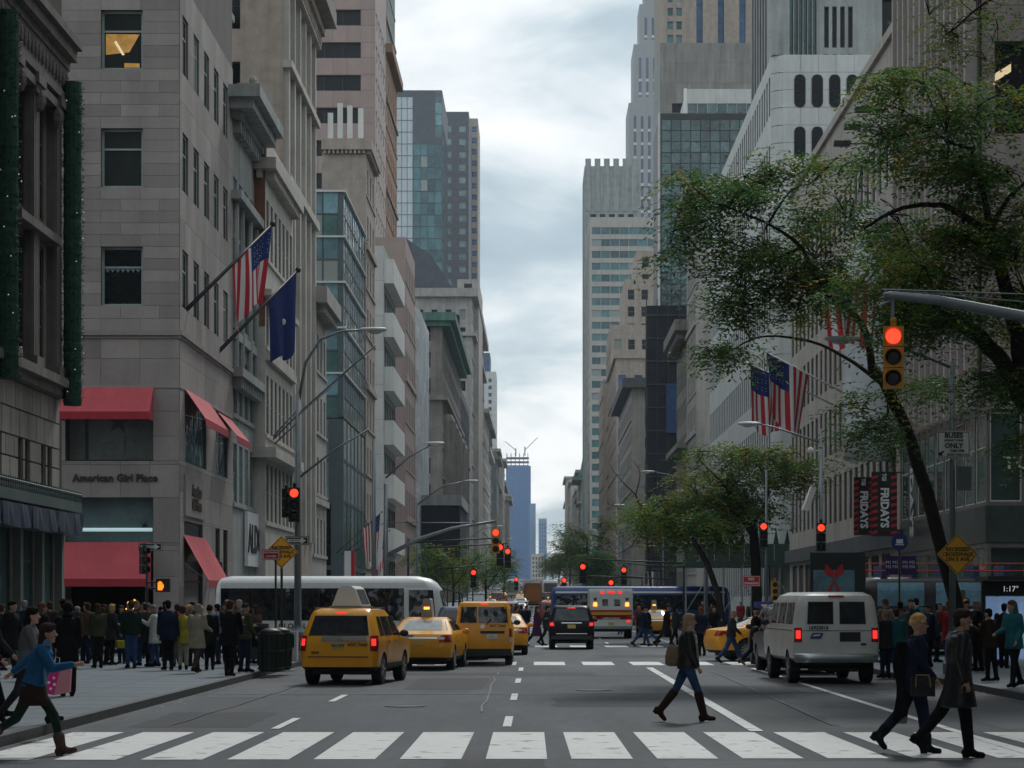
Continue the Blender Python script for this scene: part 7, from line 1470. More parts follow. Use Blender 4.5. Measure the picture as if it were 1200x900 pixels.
# second and third rows of the left throng
rn = random.Random(5); pl_ = ['khaki', 'grey', 'navy', 'black', 'olive', 'brown', 'red', 'sky', 'teal', 'charcoal', 'camel', 'dkgreen', 'maroon', 'white', 'black', 'charcoal']
cname = {'sky': 'pale blue', 'khaki': 'cream', 'dkgreen': 'dark green', 'camel': 'camel brown', 'white': 'off-white'}
for i in range(30):
    left = i < 22; 
    if left and i % 4 == 2: continue
    px = 78+i*9.9+rn.uniform(-6, 6) if left else 1034+(i-22)*20+rn.uniform(-5, 5); d = rn.uniform(66, 77); x_, y_ = A(px, d); c = pl_[(i*7) % 16]; c2 = pl_[(i*5+3) % 16]; fem = i % 2 == 0; bg2 = (('handbag', c2),) if i % 3 == 0 else ((('backpack', c2),) if i % 3 == 1 else (('scarf', c2),))
    person('%s in %s, %s %s, %s of the back row %s' % ('woman' if fem else 'man', cname.get(c, c), cname.get(c2, c2), ('bag', 'backpack', 'scarf')[i % 3], (ords+['fifteenth', 'sixteenth', 'seventeenth', 'eighteenth', 'nineteenth', 'twentieth', 'twenty-first', 'twenty-second'])[i if left else i-22], 'on the left corner' if left else 'on the right'),
           x_, y_, rn.choice([-90, 90, 30, -40, 150, 200, 0, 60]), rn.choice(['stand_b', 'stand_c', 'walk_c', 'stand', 'walk']), rn.uniform(1.56, 1.86), fem, c, rn.choice([.1, .2, .3]), rn.choice(['black', 'dkdenim', 'denim', 'charcoal']), .006, 'black', 0, rn.choice(['hair_short', 'hair_long', 'hair_curly'] if fem else ['hair_short']), rn.choice(['hbrown', 'hblack', 'hgrey', 'blond', 'auburn']), rn.choice([None, None, ('beanie', c2), ('hood', c)]), bg2, skin=rn.choice(SKN), group='pedestrians on the left corner' if left else 'pedestrians on the right pavement')
# ================================================================= trees
M_BARK = mat('dark_wet_bark', (0.020, 0.016, 0.013), var=0.35, scale=5, rough=0.9, bump=1.0, bscale=14)
def leafmat(name, c):
    m = mat(name, c, rough=0.75, spec=0.15, var=0.30, scale=0.8, rnd=0.0, col2=tuple(v*f for v, f in zip(c, (1.8, 1.15, 0.6)))); t = m.node_tree; b = t.nodes['Principled BSDF']; o = [n for n in t.nodes if n.type == 'OUTPUT_MATERIAL'][0]
    tr = t.nodes.new('ShaderNodeBsdfTranslucent'); mx_ = t.nodes.new('ShaderNodeMixShader'); mx_.inputs[0].default_value = 0.4; t.links.new(b.inputs['Base Color'].links[0].from_socket, tr.inputs[0]); t.links.new(b.outputs[0], mx_.inputs[1]); t.links.new(tr.outputs[0], mx_.inputs[2]); t.links.new(mx_.outputs[0], o.inputs[0]); return m
LM = [leafmat('leaf_dark_green', (0.042, 0.135, 0.050)), leafmat('leaf_mid_green', (0.085, 0.20, 0.050)), leafmat('leaf_yellow_green', (0.20, 0.215, 0.045))]
LMa = mat('leaf_autumn', (0.16, 0.075, 0.015), rough=0.6, var=0.3)
def limb(mb, pts, r0, r1, seg=8, rn=random):
    P_ = [Vector(p) for p in pts]; out = []      # smooth the polyline
    for i in range(len(P_)-1):
        p0, p1, p2, p3 = P_[max(i-1, 0)], P_[i], P_[i+1], P_[min(i+2, len(P_)-1)]
        for k in range(5):
            t = k/5; out.append(0.5*((2*p1)+(p2-p0)*t+(2*p0-5*p1+4*p2-p3)*t*t+(3*p1-p0-3*p2+p3)*t**3)+Vector([rn.uniform(-1, 1)*r0*0.12 for _ in range(3)]))
    out.append(P_[-1]); n = len(out); mb.tube(out, [r0+(r1-r0)*(i/(n-1))**0.8 for i in range(n)], seg); return out
def spray(mb, c, rx, ry, rz, n, size, rn, mats_w=(3, 3, 1), flat=0.5, aut=0.02):
    """pinnate sprays: leaflets in pairs along short drooping twigs, filling a flattened cloud"""
    c = Vector(c); tw = max(1, n//12)
    for _ in range(tw):
        while True:
            q = Vector((rn.uniform(-1, 1), rn.uniform(-1, 1), rn.uniform(-1, 1)))
            if q.length < 1: break
        p = c+Vector((q.x*rx, q.y*ry, q.z*rz)); a = rn.uniform(0, 2*pi); d = Vector((cos(a), sin(a), rn.uniform(-.7, .15))).normalized(); side = d.cross(Vector((0, 0, 1))).normalized(); mi = rn.choices(range(4), (*mats_w, sum(mats_w)*aut))[0]; ln = size*rn.uniform(5, 8)
        for k in range(6):
            b_ = p+d*(ln*k/6)+Vector((0, 0, -0.35*ln*(k/6)**2))
            for sg in (1, -1):
                e_ = (side*sg+d*0.45+Vector((rn.uniform(-.3, .3), rn.uniform(-.3, .3), rn.uniform(-.5, .2)))).normalized()*size*rn.uniform(.8, 1.25); w_ = d*size*0.22
                mb.add([b_-w_, b_+e_*0.5-w_*1.4, b_+e_, b_+e_*0.5+w_*1.4], [(0, 1, 2, 3)], mi)
def tree(label, base, trunk, limbs, clumps, size=0.06, dens=1.0, seed=1, group=None, r0=0.2, twigs=True, cat='tree', mats_w=(3, 3, 1), aut=.03):
    rn = random.Random(seed); t = thing('street_tree', label, cat, base, 0, group); B = Vector(base); rel = lambda p: Vector(p)-B
    mb = MB(); tp = limb(mb, [rel(p) for p in trunk], r0, r0*0.62, 10, rn); mb.build('trunk', M_BARK, t, smooth=True); ends = [(p, 0.02) for p in tp[len(tp)//2:]]
    for pts, a, b_ in limbs:
        mb = MB(); lp = limb(mb, [rel(p) for p in pts], a, b_, 7, rn); mb.build('limb', M_BARK, t, smooth=True); ends += [(p, b_) for p in lp[2:]]
    lf = MB(); tb_ = MB()
    for (c, rx, ry, rz, n) in clumps:
        cc = rel(c); near = min(ends, key=lambda e_: (e_[0]-cc).length)[0]
        if twigs:
            tk = size*.10
            if (near-cc).length > 1.9*max(rx, .6): near = cc+(near-cc)*.4
            for k in range(2):
                q = cc+Vector((rn.uniform(-rx, rx), rn.uniform(-ry, ry), rn.uniform(-rz, rz)))*0.7; dl = near-q; o3 = Vector((rn.uniform(-.16, .16), rn.uniform(-.16, .16), rn.uniform(-.05, .2)))*dl.length; tb_.tube([near, near-dl*.35+o3, near-dl*.7+o3*.6, q], [tk*1.5, tk, tk*.7, tk*.3], 4, cap=False); ends.append((q, .01))
        spray(lf, cc, rx, ry, rz, int(n*dens), size, rn, mats_w, aut=aut)
    if tb_.v: tag(tb_.build('twigs', M_BARK, t), kind='stuff')
    tag(lf.build('foliage', LM+[LMa], t), kind='stuff'); return t
def pp(px, py, y): return (X(px, y), y, Z(py, y))
rn = random.Random(40)
# big honey locust leaning over the right pavement
Y = 55.6
cl = []
def cloud(px0, px1, py0, py1, n, y, dy, rr, cnt, rn, shape=None):
    out = []
    for _ in range(n):
        px, py = rn.uniform(px0, px1), rn.uniform(py0, py1)
        if (940 < px < 1012 and 362 < py < 470 and rn.random() < .8) or (1052 < px < 1184 and 462 < py < 600) or (975 < px < 1070 and py > 528): continue
        if shape and not shape(px, py): continue
        yy = y+rn.uniform(-dy, dy); out.append((pp(px, py, yy), rr*rn.uniform(.7, 1.3), rr*rn.uniform(.7, 1.3), rr*rn.uniform(.22, .42), cnt))
    return out
trunk = [pp(1131, 800, Y), pp(1122, 720, Y), pp(1098, 620, Y), pp(1068, 520, Y), pp(1040, 455, Y), pp(1022, 430, Y+.5)]
limbs = [([pp(1040, 455, Y), pp(1000, 425, Y+1), pp(950, 400, Y+2), pp(890, 395, Y+2), pp(850, 415, Y+2)], .07, .015), ([pp(1022, 430, Y+.5), pp(1010, 380, Y), pp(960, 334, Y-1), pp(940, 292, Y-1), pp(900, 262, Y-1.5), pp(830, 235, Y-2)], .11, .02),
         ([pp(958, 332, Y-1), pp(1000, 331, Y-.6), pp(1015, 331, Y-.5)], .08, .05), ([pp(940, 290, Y-1), pp(915, 300, Y-1), pp(870, 320, Y-1)], .05, .015), ([pp(900, 262, Y-1.5), pp(925, 225, Y-1.5), pp(950, 215, Y-1)], .04, .012)]
import functools
mass = cloud(785, 905, 205, 300, 26, Y-1, 2.0, .62, 150, rn) + cloud(850, 1010, 290, 378, 28, Y, 2.2, .75, 165, rn) + cloud(835, 870, 400, 450, 5, Y+1, 1, .6, 140, rn) + cloud(980, 1120, 440, 560, 34, Y, 2.2, .8, 170, rn)+cloud(900, 1060, 180, 300, 26, Y, 2.0, .72, 140, rn)
tree('big street tree leaning left over the right pavement with open feathery crown', (X(1131, Y), Y, .14), trunk, limbs, mass, .14, 2.0, 1, r0=.21)
Y = 48.0
trunk = [(12.6, Y, .14), (12.4, Y, 2.5), (11.6, Y, 5.0), pp(1200, 470, Y), pp(1168, 415, Y), pp(1120, 375, Y)]
limbs = [([pp(1198, 440, Y), pp(1185, 360, Y), pp(1165, 290, Y), pp(1158, 268, Y)], .17, .13), ([pp(1160, 275, Y), pp(1120, 248, Y), pp(1095, 240, Y), pp(1050, 246, Y), pp(1012, 268, Y)], .10, .03), ([pp(1160, 270, Y), pp(1150, 215, Y), pp(1138, 190, Y), pp(1142, 170, Y)], .09, .03), ([pp(1160, 270, Y), pp(1180, 235, Y), pp(1205, 210, Y)], .08, .03), ([pp(1142, 175, Y), pp(1110, 165, Y), pp(1060, 130, Y+1)], .05, .012), ([pp(1190, 400, Y), pp(1206, 380, Y), pp(1230, 350, Y)], .09, .04), ([pp(1120, 375, Y), pp(1095, 360, Y), pp(1060, 355, Y)], .06, .02)]
mass = cloud(1020, 1215, 85, 210, 34, Y, 2, .6, 140, rn) + cloud(1040, 1215, 270, 400, 40, Y, 2.2, .72, 160, rn) + cloud(1100, 1215, 190, 280, 14, Y, 2, .6, 130, rn)+cloud(1138, 1215, 400, 560, 24, Y, 2.2, .75, 160, rn)+cloud(985, 1120, 300, 380, 16, Y+1, 2, .65, 140, rn)
tree('street tree rooted past the right edge, dark forked limbs in the upper right corner', (12.6, Y, .14), trunk, limbs, mass, .13, 2.3, 2, r0=.26)
# drooping tip in the top right corner
mass = cloud(1085, 1215, -30, 70, 22, 43, 1.0, .5, 60, rn)
tree('overhanging branch tips with yellowing leaves in the top right corner', (13.5, 43, .14), [(13.5, 43, .14), (13.3, 43, 6), (11.5, 43, 12)], [([(11.5, 43, 12), pp(1200, -10, 43), pp(1110, 40, 43)], .08, .015)], mass, .09, 2, 3, mats_w=(1, 2, 3), aut=.15)
# second tree with a slanting trunk before the shed
Y = 102
trunk = [pp(886, 760, Y), pp(886, 700, Y), pp(884, 640, Y), pp(880, 610, Y)]
limbs = [([pp(884, 630, Y), pp(860, 600, Y), pp(830, 603, Y), pp(790, 610, Y), pp(750, 600, Y)], .13, .03), ([pp(882, 615, Y), pp(900, 580, Y), pp(890, 545, Y)], .10, .03), ([pp(880, 610, Y), pp(850, 570, Y), pp(820, 540, Y)], .08, .03)]
mass = cloud(742, 830, 585, 625, 26, Y, 2.4, 1.0, 190, rn) + cloud(800, 945, 520, 600, 44, Y, 2.6, 1.1, 200, rn)+cloud(780, 860, 600, 640, 12, Y, 2, .9, 160, rn)
tree('bushy green street tree in front of the dark green sidewalk shed', (X(886, Y), Y, .14), trunk, limbs, mass, .21, 1.7, 4, r0=.30, mats_w=(2, 5, 2))
Y = 98
tree('slim tree with slanting trunk left of the sidewalk shed posts', (X(848, Y), Y, .14), [pp(848, 755, Y), pp(842, 700, Y), pp(828, 660, Y), pp(812, 632, Y)], [([pp(812, 632, Y), pp(805, 610, Y), pp(800, 590, Y)], .08, .03)], cloud(770, 830, 590, 620, 8, Y, 1.5, .8, 140, rn), .18, 1.8, 5, r0=.17)
Y = 200; bare = cloud(700, 765, 545, 640, 14, Y, 2, .8, 26, rn)
tree('almost bare street tree with thin branches beside the netted tower', (X(764, Y), Y, .14), [(X(764, Y), Y, .14), pp(762, 680, Y), pp(757, 620, Y), pp(745, 580, Y)], [([pp(757, 620, Y), pp(735, 600, Y), pp(710, 590, Y)], .08, .02), ([pp(745, 580, Y), pp(725, 560, Y), pp(715, 545, Y)], .07, .02), ([pp(757, 610, Y), pp(740, 640, Y), pp(720, 650, Y)], .06, .02), ([pp(745, 580, Y), pp(750, 555, Y), pp(742, 540, Y)], .06, .02)], bare, .14, 1, 6, r0=.16, mats_w=(1, 2, 2))
g_ = 'trees in the left middle distance'
for i, (px, Yt, hgt, w_, lab) in enumerate(((530, 180, 6.6, 2.6, 'rounded green tree beside the dark netted block'), (568, 205, 6.2, 2.2, 'smaller green tree right of the rounded one on the left'), (505, 190, 6.0, 1.8, 'low green tree partly behind the shuttle bus mirror'), (590, 330, 8.5, 2.2, 'far green tree at the end of the left kerb'))):
    x_ = X(px, Yt); gz = ground_z(Yt); mass = [((x_+rn.uniform(-w_, w_), Yt+rn.uniform(-2, 2), gz+hgt*rn.uniform(.55, 1.0)), 1.0, 1.0, .5, 90) for _ in range(20)]
    tree(lab, (x_, Yt, gz), [(x_, Yt, gz), (x_+.1, Yt, gz+hgt*.4), (x_, Yt, gz+hgt*.7)], [([(x_, Yt, gz+hgt*.45), (x_+w_*.5, Yt, gz+hgt*.7), (x_+w_*.8, Yt, gz+hgt*.85)], .07, .02)], mass, .26, 2, 50+i, g_, r0=.12)
g_ = 'trees in the right far distance'
for i, (px, Yt, hgt, w_, lab) in enumerate(((688, 430, 15, 4.2, 'tallest far tree below the green-roofed building'), (668, 520, 15, 4.0, 'second far tree along the right kerb'), (655, 640, 14, 4.0, 'dark far tree nearest the gap of sky'), (700, 380, 8, 3.0, 'low far tree behind the blue city bus'), (648, 760, 11, 3.6, 'smallest far tree at the end of the right kerb'))):
    x_ = X(px, Yt); gz = ground_z(Yt); mass = [((x_+rn.uniform(-w_, w_), Yt+rn.uniform(-3, 3), gz+hgt*rn.uniform(.35, 1.0)), 1.5, 1.5, .9, 80) for _ in range(34)]
    tree(lab, (x_, Yt, gz), [(x_, Yt, gz), (x_, Yt, gz+hgt*.4), (x_, Yt, gz+hgt*.7)], [([(x_, Yt, gz+hgt*.4), (x_+w_*.5, Yt, gz+hgt*.6), (x_+w_*.8, Yt, gz+hgt*.8)], .1, .03)], mass, .55, 2, 60+i, g_, r0=.22)
# ================================================================= street furniture
M_POLE = mat('galvanised_pole', (0.20, 0.23, 0.25), metal=0.5, rough=0.45, var=0.12, scale=2)
def signal(x, y, z, name, label, m=M_SIGY, s=1.0, lit=0, back=False, group='traffic signals', par=None, deg=0):
    """three-lens head facing the camera with visors; lit index 0 = top"""
    t = thing('traffic_light', label, 'traffic light', (x, y, z), radians(deg), group); hb = MB(); r = .13*s
    for k in range(3): hb.box(-.175*s, .175*s, -.07*s, .10*s, z_ := (.36-.36*k-.17)*s, z_+.345*s)
    hb.box(-.05*s, .05*s, -.03, .03, .53*s, .62*s); hb.ball((0, 0, .64*s), .06*s, 8, 5); hb.build('housing', m, t)
    for k in range(3):
        v = MB(); c = Vector((0, -.07*s, (.36-.36*k)*s)); n = 14; rg = []
        for j, yy in enumerate((0, -.13*s)):
            rg.append([c+Vector((cos(a)*r*1.1, yy, sin(a)*r*1.1)) for a in [radians(-35+250*q/n) for q in range(n+1)]])
        v.loft(rg, cap=False, closed=False); v.build('visor', m, t)
        l_ = MB(); l_.lathe((c.x, c.y-.012, c.z), [(r, 0), (r*.7, -.02), (0.01, -.03)], 18, 'y'); l_.build('lens', E_RED if k == lit else M_BLACK, t, smooth=False)
    return t
def pole(name, label, cat, x, y, h, r=.10, base=True, arms=(), group=None, m=None, z=None):
    gz = (.14 if abs(x-1.15) > 8.1 else 0)+ground_z(y) if z is None else z; t = thing(name, label, cat, (x, y, gz), 0, group); m = m or M_POLE; mb = MB(); mb.tube([(0, 0, 0), (0, 0, h)], [r, r*.62], 10); mb.build('post', m, t, smooth=True)
    if base: mb = MB(); mb.lathe((0, 0, 0), [(r*2.6, 0), (r*2.6, .25), (r*2.0, .32), (r*1.9, .85), (r*1.2, .98), (r*1.05, 1.05)], 8); mb.build('base', m, t)
    for a in arms:
        mb = MB(); mb.tube([Vector(p)-Vector((x, y, gz)) for p in a[0]], a[1], 8); mb.build(a[2] if len(a) > 2 else 'arm', m, t, smooth=True)
    return t
def cobra(t, p, d=1):        # luminaire head
    p = Vector(p)-t.location; mb = MB(); mb.loft([[p+Vector((d*x_, .13*w_*cos(a), .075*w_*sin(a)+.02)) for a in [2*pi*k/10 for k in range(10)]] for x_, w_ in ((0, .35), (.12, .8), (.45, 1), (.78, .8), (.86, .3))]); mb.build('lamp_head', mat('pale_lamp_head', (0.55, 0.58, 0.58), rough=.4, var=.05), t, smooth=True)
    mb = MB(); mb.ball(p+Vector((d*.5, 0, -.05)), (.2, .1, .07), 10, 6); mb.build('lens', mat('lamp_glass', (0.5, 0.52, 0.5), rough=.2), t, smooth=True)
def plate(par, c, w, h, m, name='sign', diamond=False, border=None, deg=0):
    c = Vector(c)-par.location; mb = MB()
    if diamond: mb.prism([(c.x-w, c.z), (c.x, c.z-w), (c.x+w, c.z), (c.x, c.z+w)], c.y-.01, c.y+.01)
    else: mb.box(c.x-w/2, c.x+w/2, c.y-.01, c.y+.01, c.z-h/2, c.z+h/2)
    o = mb.build(name, m, par)
    if border:
        b_ = MB()
        if diamond:
            for q in range(4):
                a0, a1 = q*pi/2, (q+1)*pi/2; p = [(c.x+cos(a)*rr_, c.z+sin(a)*rr_) for a, rr_ in ((a0, w*.95), (a1, w*.95), (a1, w*.90), (a0, w*.90))]; b_.prism(p, c.y-.014, c.y-.0105)
        else:
            i = .02; W2, H2 = w/2-i, h/2-i
            for (x0, x1, z0, z1) in ((-W2, W2, H2-.015, H2), (-W2, W2, -H2, -H2+.015), (-W2, -W2+.015, -H2+.015, H2-.015), (W2-.015, W2, -H2+.015, H2-.015)): b_.box(c.x+x0, c.x+x1, c.y-.014, c.y-.0105, c.z+z0, c.z+z1)
        b_.build('border', border, o)
    return o
def words(par, lines, c, m, ext=.003):
    c = Vector(c)-par.location
    for s_, dz, size, *r in lines: text('lettering', s_, size, (c.x+(r[0] if r else 0), c.y-.016, c.z+dz), FRONT, m, par, ext, bold=size*.03)
# ---- right: near signal on long mast arm
Y = 38.0; pl = pole('signal_mast', 'mast arm reaching in from the right edge with guy wires above the signal', 'signal pole', 11.2, Y, 7.2, .13, arms=[([(11.2, Y, 6.5), (9.6, Y, 6.75), pp(1200, 371, Y), pp(1100, 352, Y), pp(1045, 346, Y), pp(1036, 347, Y)], [.12, .11, .10, .085, .075, .06])])
mb = MB()
for dz in (0, .07): mb.tube([Vector(pp(1034, 339, Y))-pl.location, Vector(pp(1210, 345, Y))-pl.location+Vector((0, 0, -dz*2))], .012, 4); 
tag(mb.build('guy_wire', M_POLE, pl), kind='stuff'); mb = MB(); mb.tube([Vector(pp(1046, 350, Y))-pl.location, Vector(pp(1046, 378, Y))-pl.location], .035, 6); mb.tube([Vector(pp(1044, 352, Y))-pl.location, Vector(pp(1030, 358, Y))-pl.location], .02, 5); mb.build('hanger', M_POLE, pl)
signal(X(1047, Y), Y, Z(426, Y)+.1, 's', 'large yellow traffic light with glowing red lens hanging over the road at right', s=1.0, deg=-10)
# ---- right lamp post with bus sign
Y = 54.0; x_ = X(1116, Y); lp = pole('street_lamp', 'grey lamp post with bus-lane sign and curved lamp arm on the right pavement', 'lamp post', x_, Y, 7.6, .09, arms=[([pp(1113, 430, Y), pp(1070, 412, Y), pp(1030, 402, Y), pp(1005, 399, Y)], [.04, .035, .03, .03], 'lamp_arm')])
cobra(lp, pp(1008, 398, Y), -1); plate(lp, (x_+.01, Y-.12, Z(521.5, Y)), .80, .66, mat('off_white_sign', (0.92, 0.93, 0.88), var=.06), 'bus_sign', border=M_BLACK)
words(lp, [('BUSES', .22, .165), ('& RIGHT TURNS', .10, .065), ('ONLY', -.03, .165), ('7AM-7PM', -.155, .085, .08), ('MON THRU FRI', -.25, .075, .10)], (x_+.01, Y-.12, Z(521.5, Y)), M_BLACK)
ar = MB(); c = Vector((x_-.28, Y-.14, Z(521.5, Y)-.2))-lp.location; ar.prism([(c.x-.07, c.z-.07), (c.x+.03, c.z-.07), (c.x-.005, c.z-.035), (c.x+.06, c.z+.03), (c.x+.03, c.z+.06), (c.x-.035, c.z-.005), (c.x-.07, c.z+.03)], c.y, c.y+.004); ar.build('arrow', M_BLACK, lp)
mb = MB(); c = Vector((X(1129, Y), Y-.1, Z(561, Y)))-lp.location; mb.box(c.x-.16, c.x+.16, c.y-.1, c.y+.12, c.z-.29, c.z+.29); mb.build('control_box', M_POLE, lp)
dm = thing('warning_sign', 'amber diamond sign with black capitals on the right lamp post', 'sign', (X(1120, Y), Y-.24, Z(650, Y))); plate(dm, dm.location, .50, 0, M_YEL, 'plate', True, M_BLACK); words(dm, [('RECESSED', .12, .13), ('CROSSWALK', 0, .13), ('ON 5 AVE', -.12, .13)], dm.location, M_BLACK); mb = MB(); mb.tube([(0, .03, -.5), (0, .03, .5)], .025, 6); mb.tube([(0, .03, 0), (-.05, .18, 0)], .02, 5); mb.build('bracket', M_METAL, dm)
# ---- second lamp post right, with small signal
Y = 80.0; x_ = X(962, Y); lp = pole('street_lamp', 'lamp post with red signal and flag-side lamp arm at the far right corner', 'lamp post', x_, Y, 8.0, .10, arms=[([pp(960, 518, Y), pp(930, 508, Y), pp(905, 500, Y), pp(890, 497, Y)], [.04, .04, .03, .03], 'lamp_arm')]); cobra(lp, pp(892, 497, Y), -1)
signal(X(961, Y), Y-.25, Z(630, Y), 's', 'red-lit dark traffic light on the lamp post beneath the large flags', M_BLACK, .95)
mb = MB(); c = Vector(pp(950, 528, Y))-lp.location; mb.ball(c, .13, 8, 6); mb.tube([c, (0, 0, c.z)], .02, 5); mb.build('camera_dome', M_WHITE, lp); mb = MB(); c = Vector(pp(948, 585, Y))-lp.location; mb.obox(c, .1, .3, .45, Euler((0, .35, 0))); mb.build('camera_box', M_WHITE, lp)
Y = 95.0; x_ = X(898, Y); lp = pole('street_lamp', 'thin grey pole with red signal in front of the sidewalk shed', 'lamp post', x_, Y, 7.4, .08)
signal(X(894, Y), Y-.25, Z(627, Y), 's', 'red-lit traffic light on the thin pole before the sidewalk shed', M_BLACK, 1.0); tag(signal(X(897, Y)+.3, Y-1.0, Z(693, Y), 's', 'low amber pedestrian signal head beside the turning taxi', M_SIGY, .8, lit=5), group='traffic signals')
pl2 = thing('street_sign', 'small red regulatory sign on the thin pole by the shed', 'sign', (X(880, Y), Y-.2, Z(681, Y))); plate(pl2, pl2.location, .75, .45, M_REDP, 'plate', border=M_WHITEP); words(pl2, [('NO', .08, .16), ('STANDING', -.1, .12)], pl2.location, M_WHITEP); mb = MB(); mb.tube([(0, .04, -1.6), (0, .04, .3)], .025, 6); mb.build('post', M_POLE, pl2)
# bus stop disc and panel
Y = 66; bs = thing('bus_stop_sign', 'round blue bus stop disc with purple panels by the restaurant banners', 'sign', (X(1054, Y), Y, .14)); zc = Z(635, Y)-.14; mb = MB(); mb.lathe((0, -.03, zc), [(.25, 0), (.25, .03)], 20, 'y'); mb.build('disc', mat('bus_blue', (0.02, 0.05, 0.2), var=.1), bs); mb = MB(); mb.box(-.10, .10, -.045, -.035, zc-.05, zc+.08); mb.box(-.13, .13, -.045, -.035, zc-.10, zc-.07); mb.build('bus_symbol', M_WHITEP, bs); mb = MB(); mb.tube([(0, 0, 0), (0, 0, zc)], .03, 6); mb.build('post', M_METALD, bs)
for sg, a, b_ in ((-1, -.42, -.04), (1, .04, .50)): mb = MB(); mb.box(a, b_, -.03, 0, zc-.98, zc-.42); mb.build('route_panel', mat('route_purple', (0.05, 0.02, 0.12), var=.2), bs); text('lettering', 'M1 M2\nM3 M4', .13, ((a+b_)/2, -.036, zc-.68), FRONT, M_WHITEP, bs, .002)
# bus shelter with lit panel
Y = 60; sh = thing('bus_shelter', 'bus shelter with glowing blue panel and digital clock at the right edge', 'bus shelter', (X(1190, Y), Y, .14)); z1 = Z(680, Y)-.14
mb = MB(); mb.box(-.92, 1.6, -.9, .9, z1-.0, z1+.1); mb.build('roof', M_METALD, sh); mb = MB(); mb.box(-.92, 1.2, -.08, .08, z1-.42, z1-.02); mb.build('header', M_BLACK, sh); text('lettering', '1:17°', .21, (-.15, -.085, z1-.24), FRONT, mat('clock_digits', (.8, .8, .8), emit=(.8, .85, .9), estr=.4, var=0), sh, .002)
for a in (-.92, 1.05): mb = MB(); mb.box(a, a+.10, -.08, .08, 0, z1-.4); mb.build('post', M_METALD, sh)
mb = MB(); mb.box(-.82, 1.05, -.05, .05, .2, z1-.44); o = mb.build('lit_panel', E_SCRN, sh)
for a in (-.45, .1, .62): mb = MB(); mb.box(a, a+.1, -.058, -.051, .25, z1-.6); mb.build('printed_bar', mat('pale_blue_print', (0.3, 0.4, 0.6), emit=(.35, .5, .8), estr=.3, var=.2), o)
# red ribbon sign on post near the van
Y = 70; rs_ = thing('pedestrian_advert', 'blue poster stand with red bow logo behind the white van roof', 'poster', (X(981, Y), Y, .14)); mb = MB(); z0_, z1_ = Z(715, Y)-.14, Z(655, Y)-.14; mb.box(-.85, .9, 0, .12, 0, z1_+.2); mb.build('frame', M_METALD, rs_); mb = MB(); mb.box(-.75, .55, -.02, -.002, z0_-.6, z1_-.35); mb.build('poster', mat('skyline_poster', (0.10, 0.20, 0.24), var=.4, scale=2), rs_); mb = MB()
for a in (-1, 1): mb.prism([(-.1+a*.02, z1_-.6), (-.1+a*.30, z1_-.45), (-.1+a*.26, z1_-.15), (-.1, z1_-.42)], -.04, -.022); mb.prism([(-.1, z1_-.62), (-.1+a*.10, z1_-1.1), (-.1+a*.22, z1_-1.05)], -.04, -.022)
tag(mb.build('red_bow', M_REDP, rs_), kind='stuff')
# ---- left corner pole with arms
Y = 66.0; x_ = X(349, Y); gz = .14; lp = pole('street_lamp', 'tall grey lamp post with octagonal base at the left corner', 'lamp post', x_, Y, Z(462, Y)-gz, .12, arms=[([pp(350, 470, Y), pp(358, 425, Y), pp(375, 398, Y), pp(400, 388, Y), pp(424, 387, Y)], [.05, .045, .04, .035, .03], 'lamp_arm'), ([pp(350, 485, Y), pp(400, 440, Y), pp(440, 405, Y-1)], [.035, .03, .02]), ([pp(350, 560, Y), pp(395, 525, Y), pp(432, 503, Y)], [.04, .03, .02]), ([pp(348, 480, Y), pp(320, 512, Y)], [.03, .025], 'strut'), ([pp(348, 495, Y), pp(322, 520, Y)], [.03, .025], 'strut'), ([pp(320, 515, Y), pp(345, 490, Y), pp(390, 452, Y-.5)], [.025, .025, .02], 'strut')])
cobra(lp, pp(420, 387, Y), 1); mb = MB(); mb.tube([(0, -.0, 0), (0, 0, .7)], [.34, .30], 8); mb.build('concrete_collar', M_GREYST, lp)
signal(X(346, Y), Y-.25, Z(592, Y), 's', 'dark traffic light glowing red on the left corner lamp post', M_BLACK, .95); signal(X(336, Y), Y-.1, Z(590, Y), 's', 'second dark signal head turned aside on the left corner post', M_BLACK, .8, lit=5, deg=70)
pl3 = thing('street_sign', 'black one-way sign with white arrow high on the left corner post', 'sign', (X(350, Y), Y-.45, Z(634, Y))); plate(pl3, pl3.location, .70, .26, M_BLACK, 'plate', border=M_WHITEP); mb = MB(); mb.prism([(-.28, -.045), (.12, -.045), (.12, -.10), (.27, 0), (.12, .10), (.12, .045), (-.28, .045)], -.02, -.012); mb.build('arrow', M_WHITEP, pl3); text('lettering', 'ONE WAY', .07, (-.07, -.022, 0), FRONT, M_BLACK, pl3, .002, bold=.002)
Yd = 62; dm = thing('warning_sign', 'amber diamond sign with black capitals at the left corner', 'sign', (X(330, Yd), Yd, .14)); zc = Z(647, Yd)-.14; c_ = dm.location+Vector((0, -.03, zc)); plate(dm, c_, .46, 0, M_YEL, 'plate', True, M_BLACK); words(dm, [('RECESSED', .12, .12), ('CROSSWALK', 0, .12), ('ON 5 AVE', -.12, .12)], c_, M_BLACK); mb = MB(); mb.tube([(0, 0.02, 0), (0, .02, zc+.3)], .035, 6); mb.build('post', M_METALD, dm)
pl4 = thing('street_sign', 'red and white regulation sign in front of the left amber diamond', 'sign', (X(323, Yd-1), Yd-1, .14)); zc = Z(650, Yd-1)-.14; c_ = pl4.location+Vector((-.12, -.03, zc)); plate(pl4, c_, .48, .30, M_REDP, 'plate', border=M_WHITEP); words(pl4, [('NO STANDING', .06, .055), ('ANYTIME', -.05, .065)], c_, M_WHITEP); mb = MB(); mb.tube([(0, .02, 0), (0, .02, zc+.2)], .03, 6); mb.build('post', M_METALD, pl4)
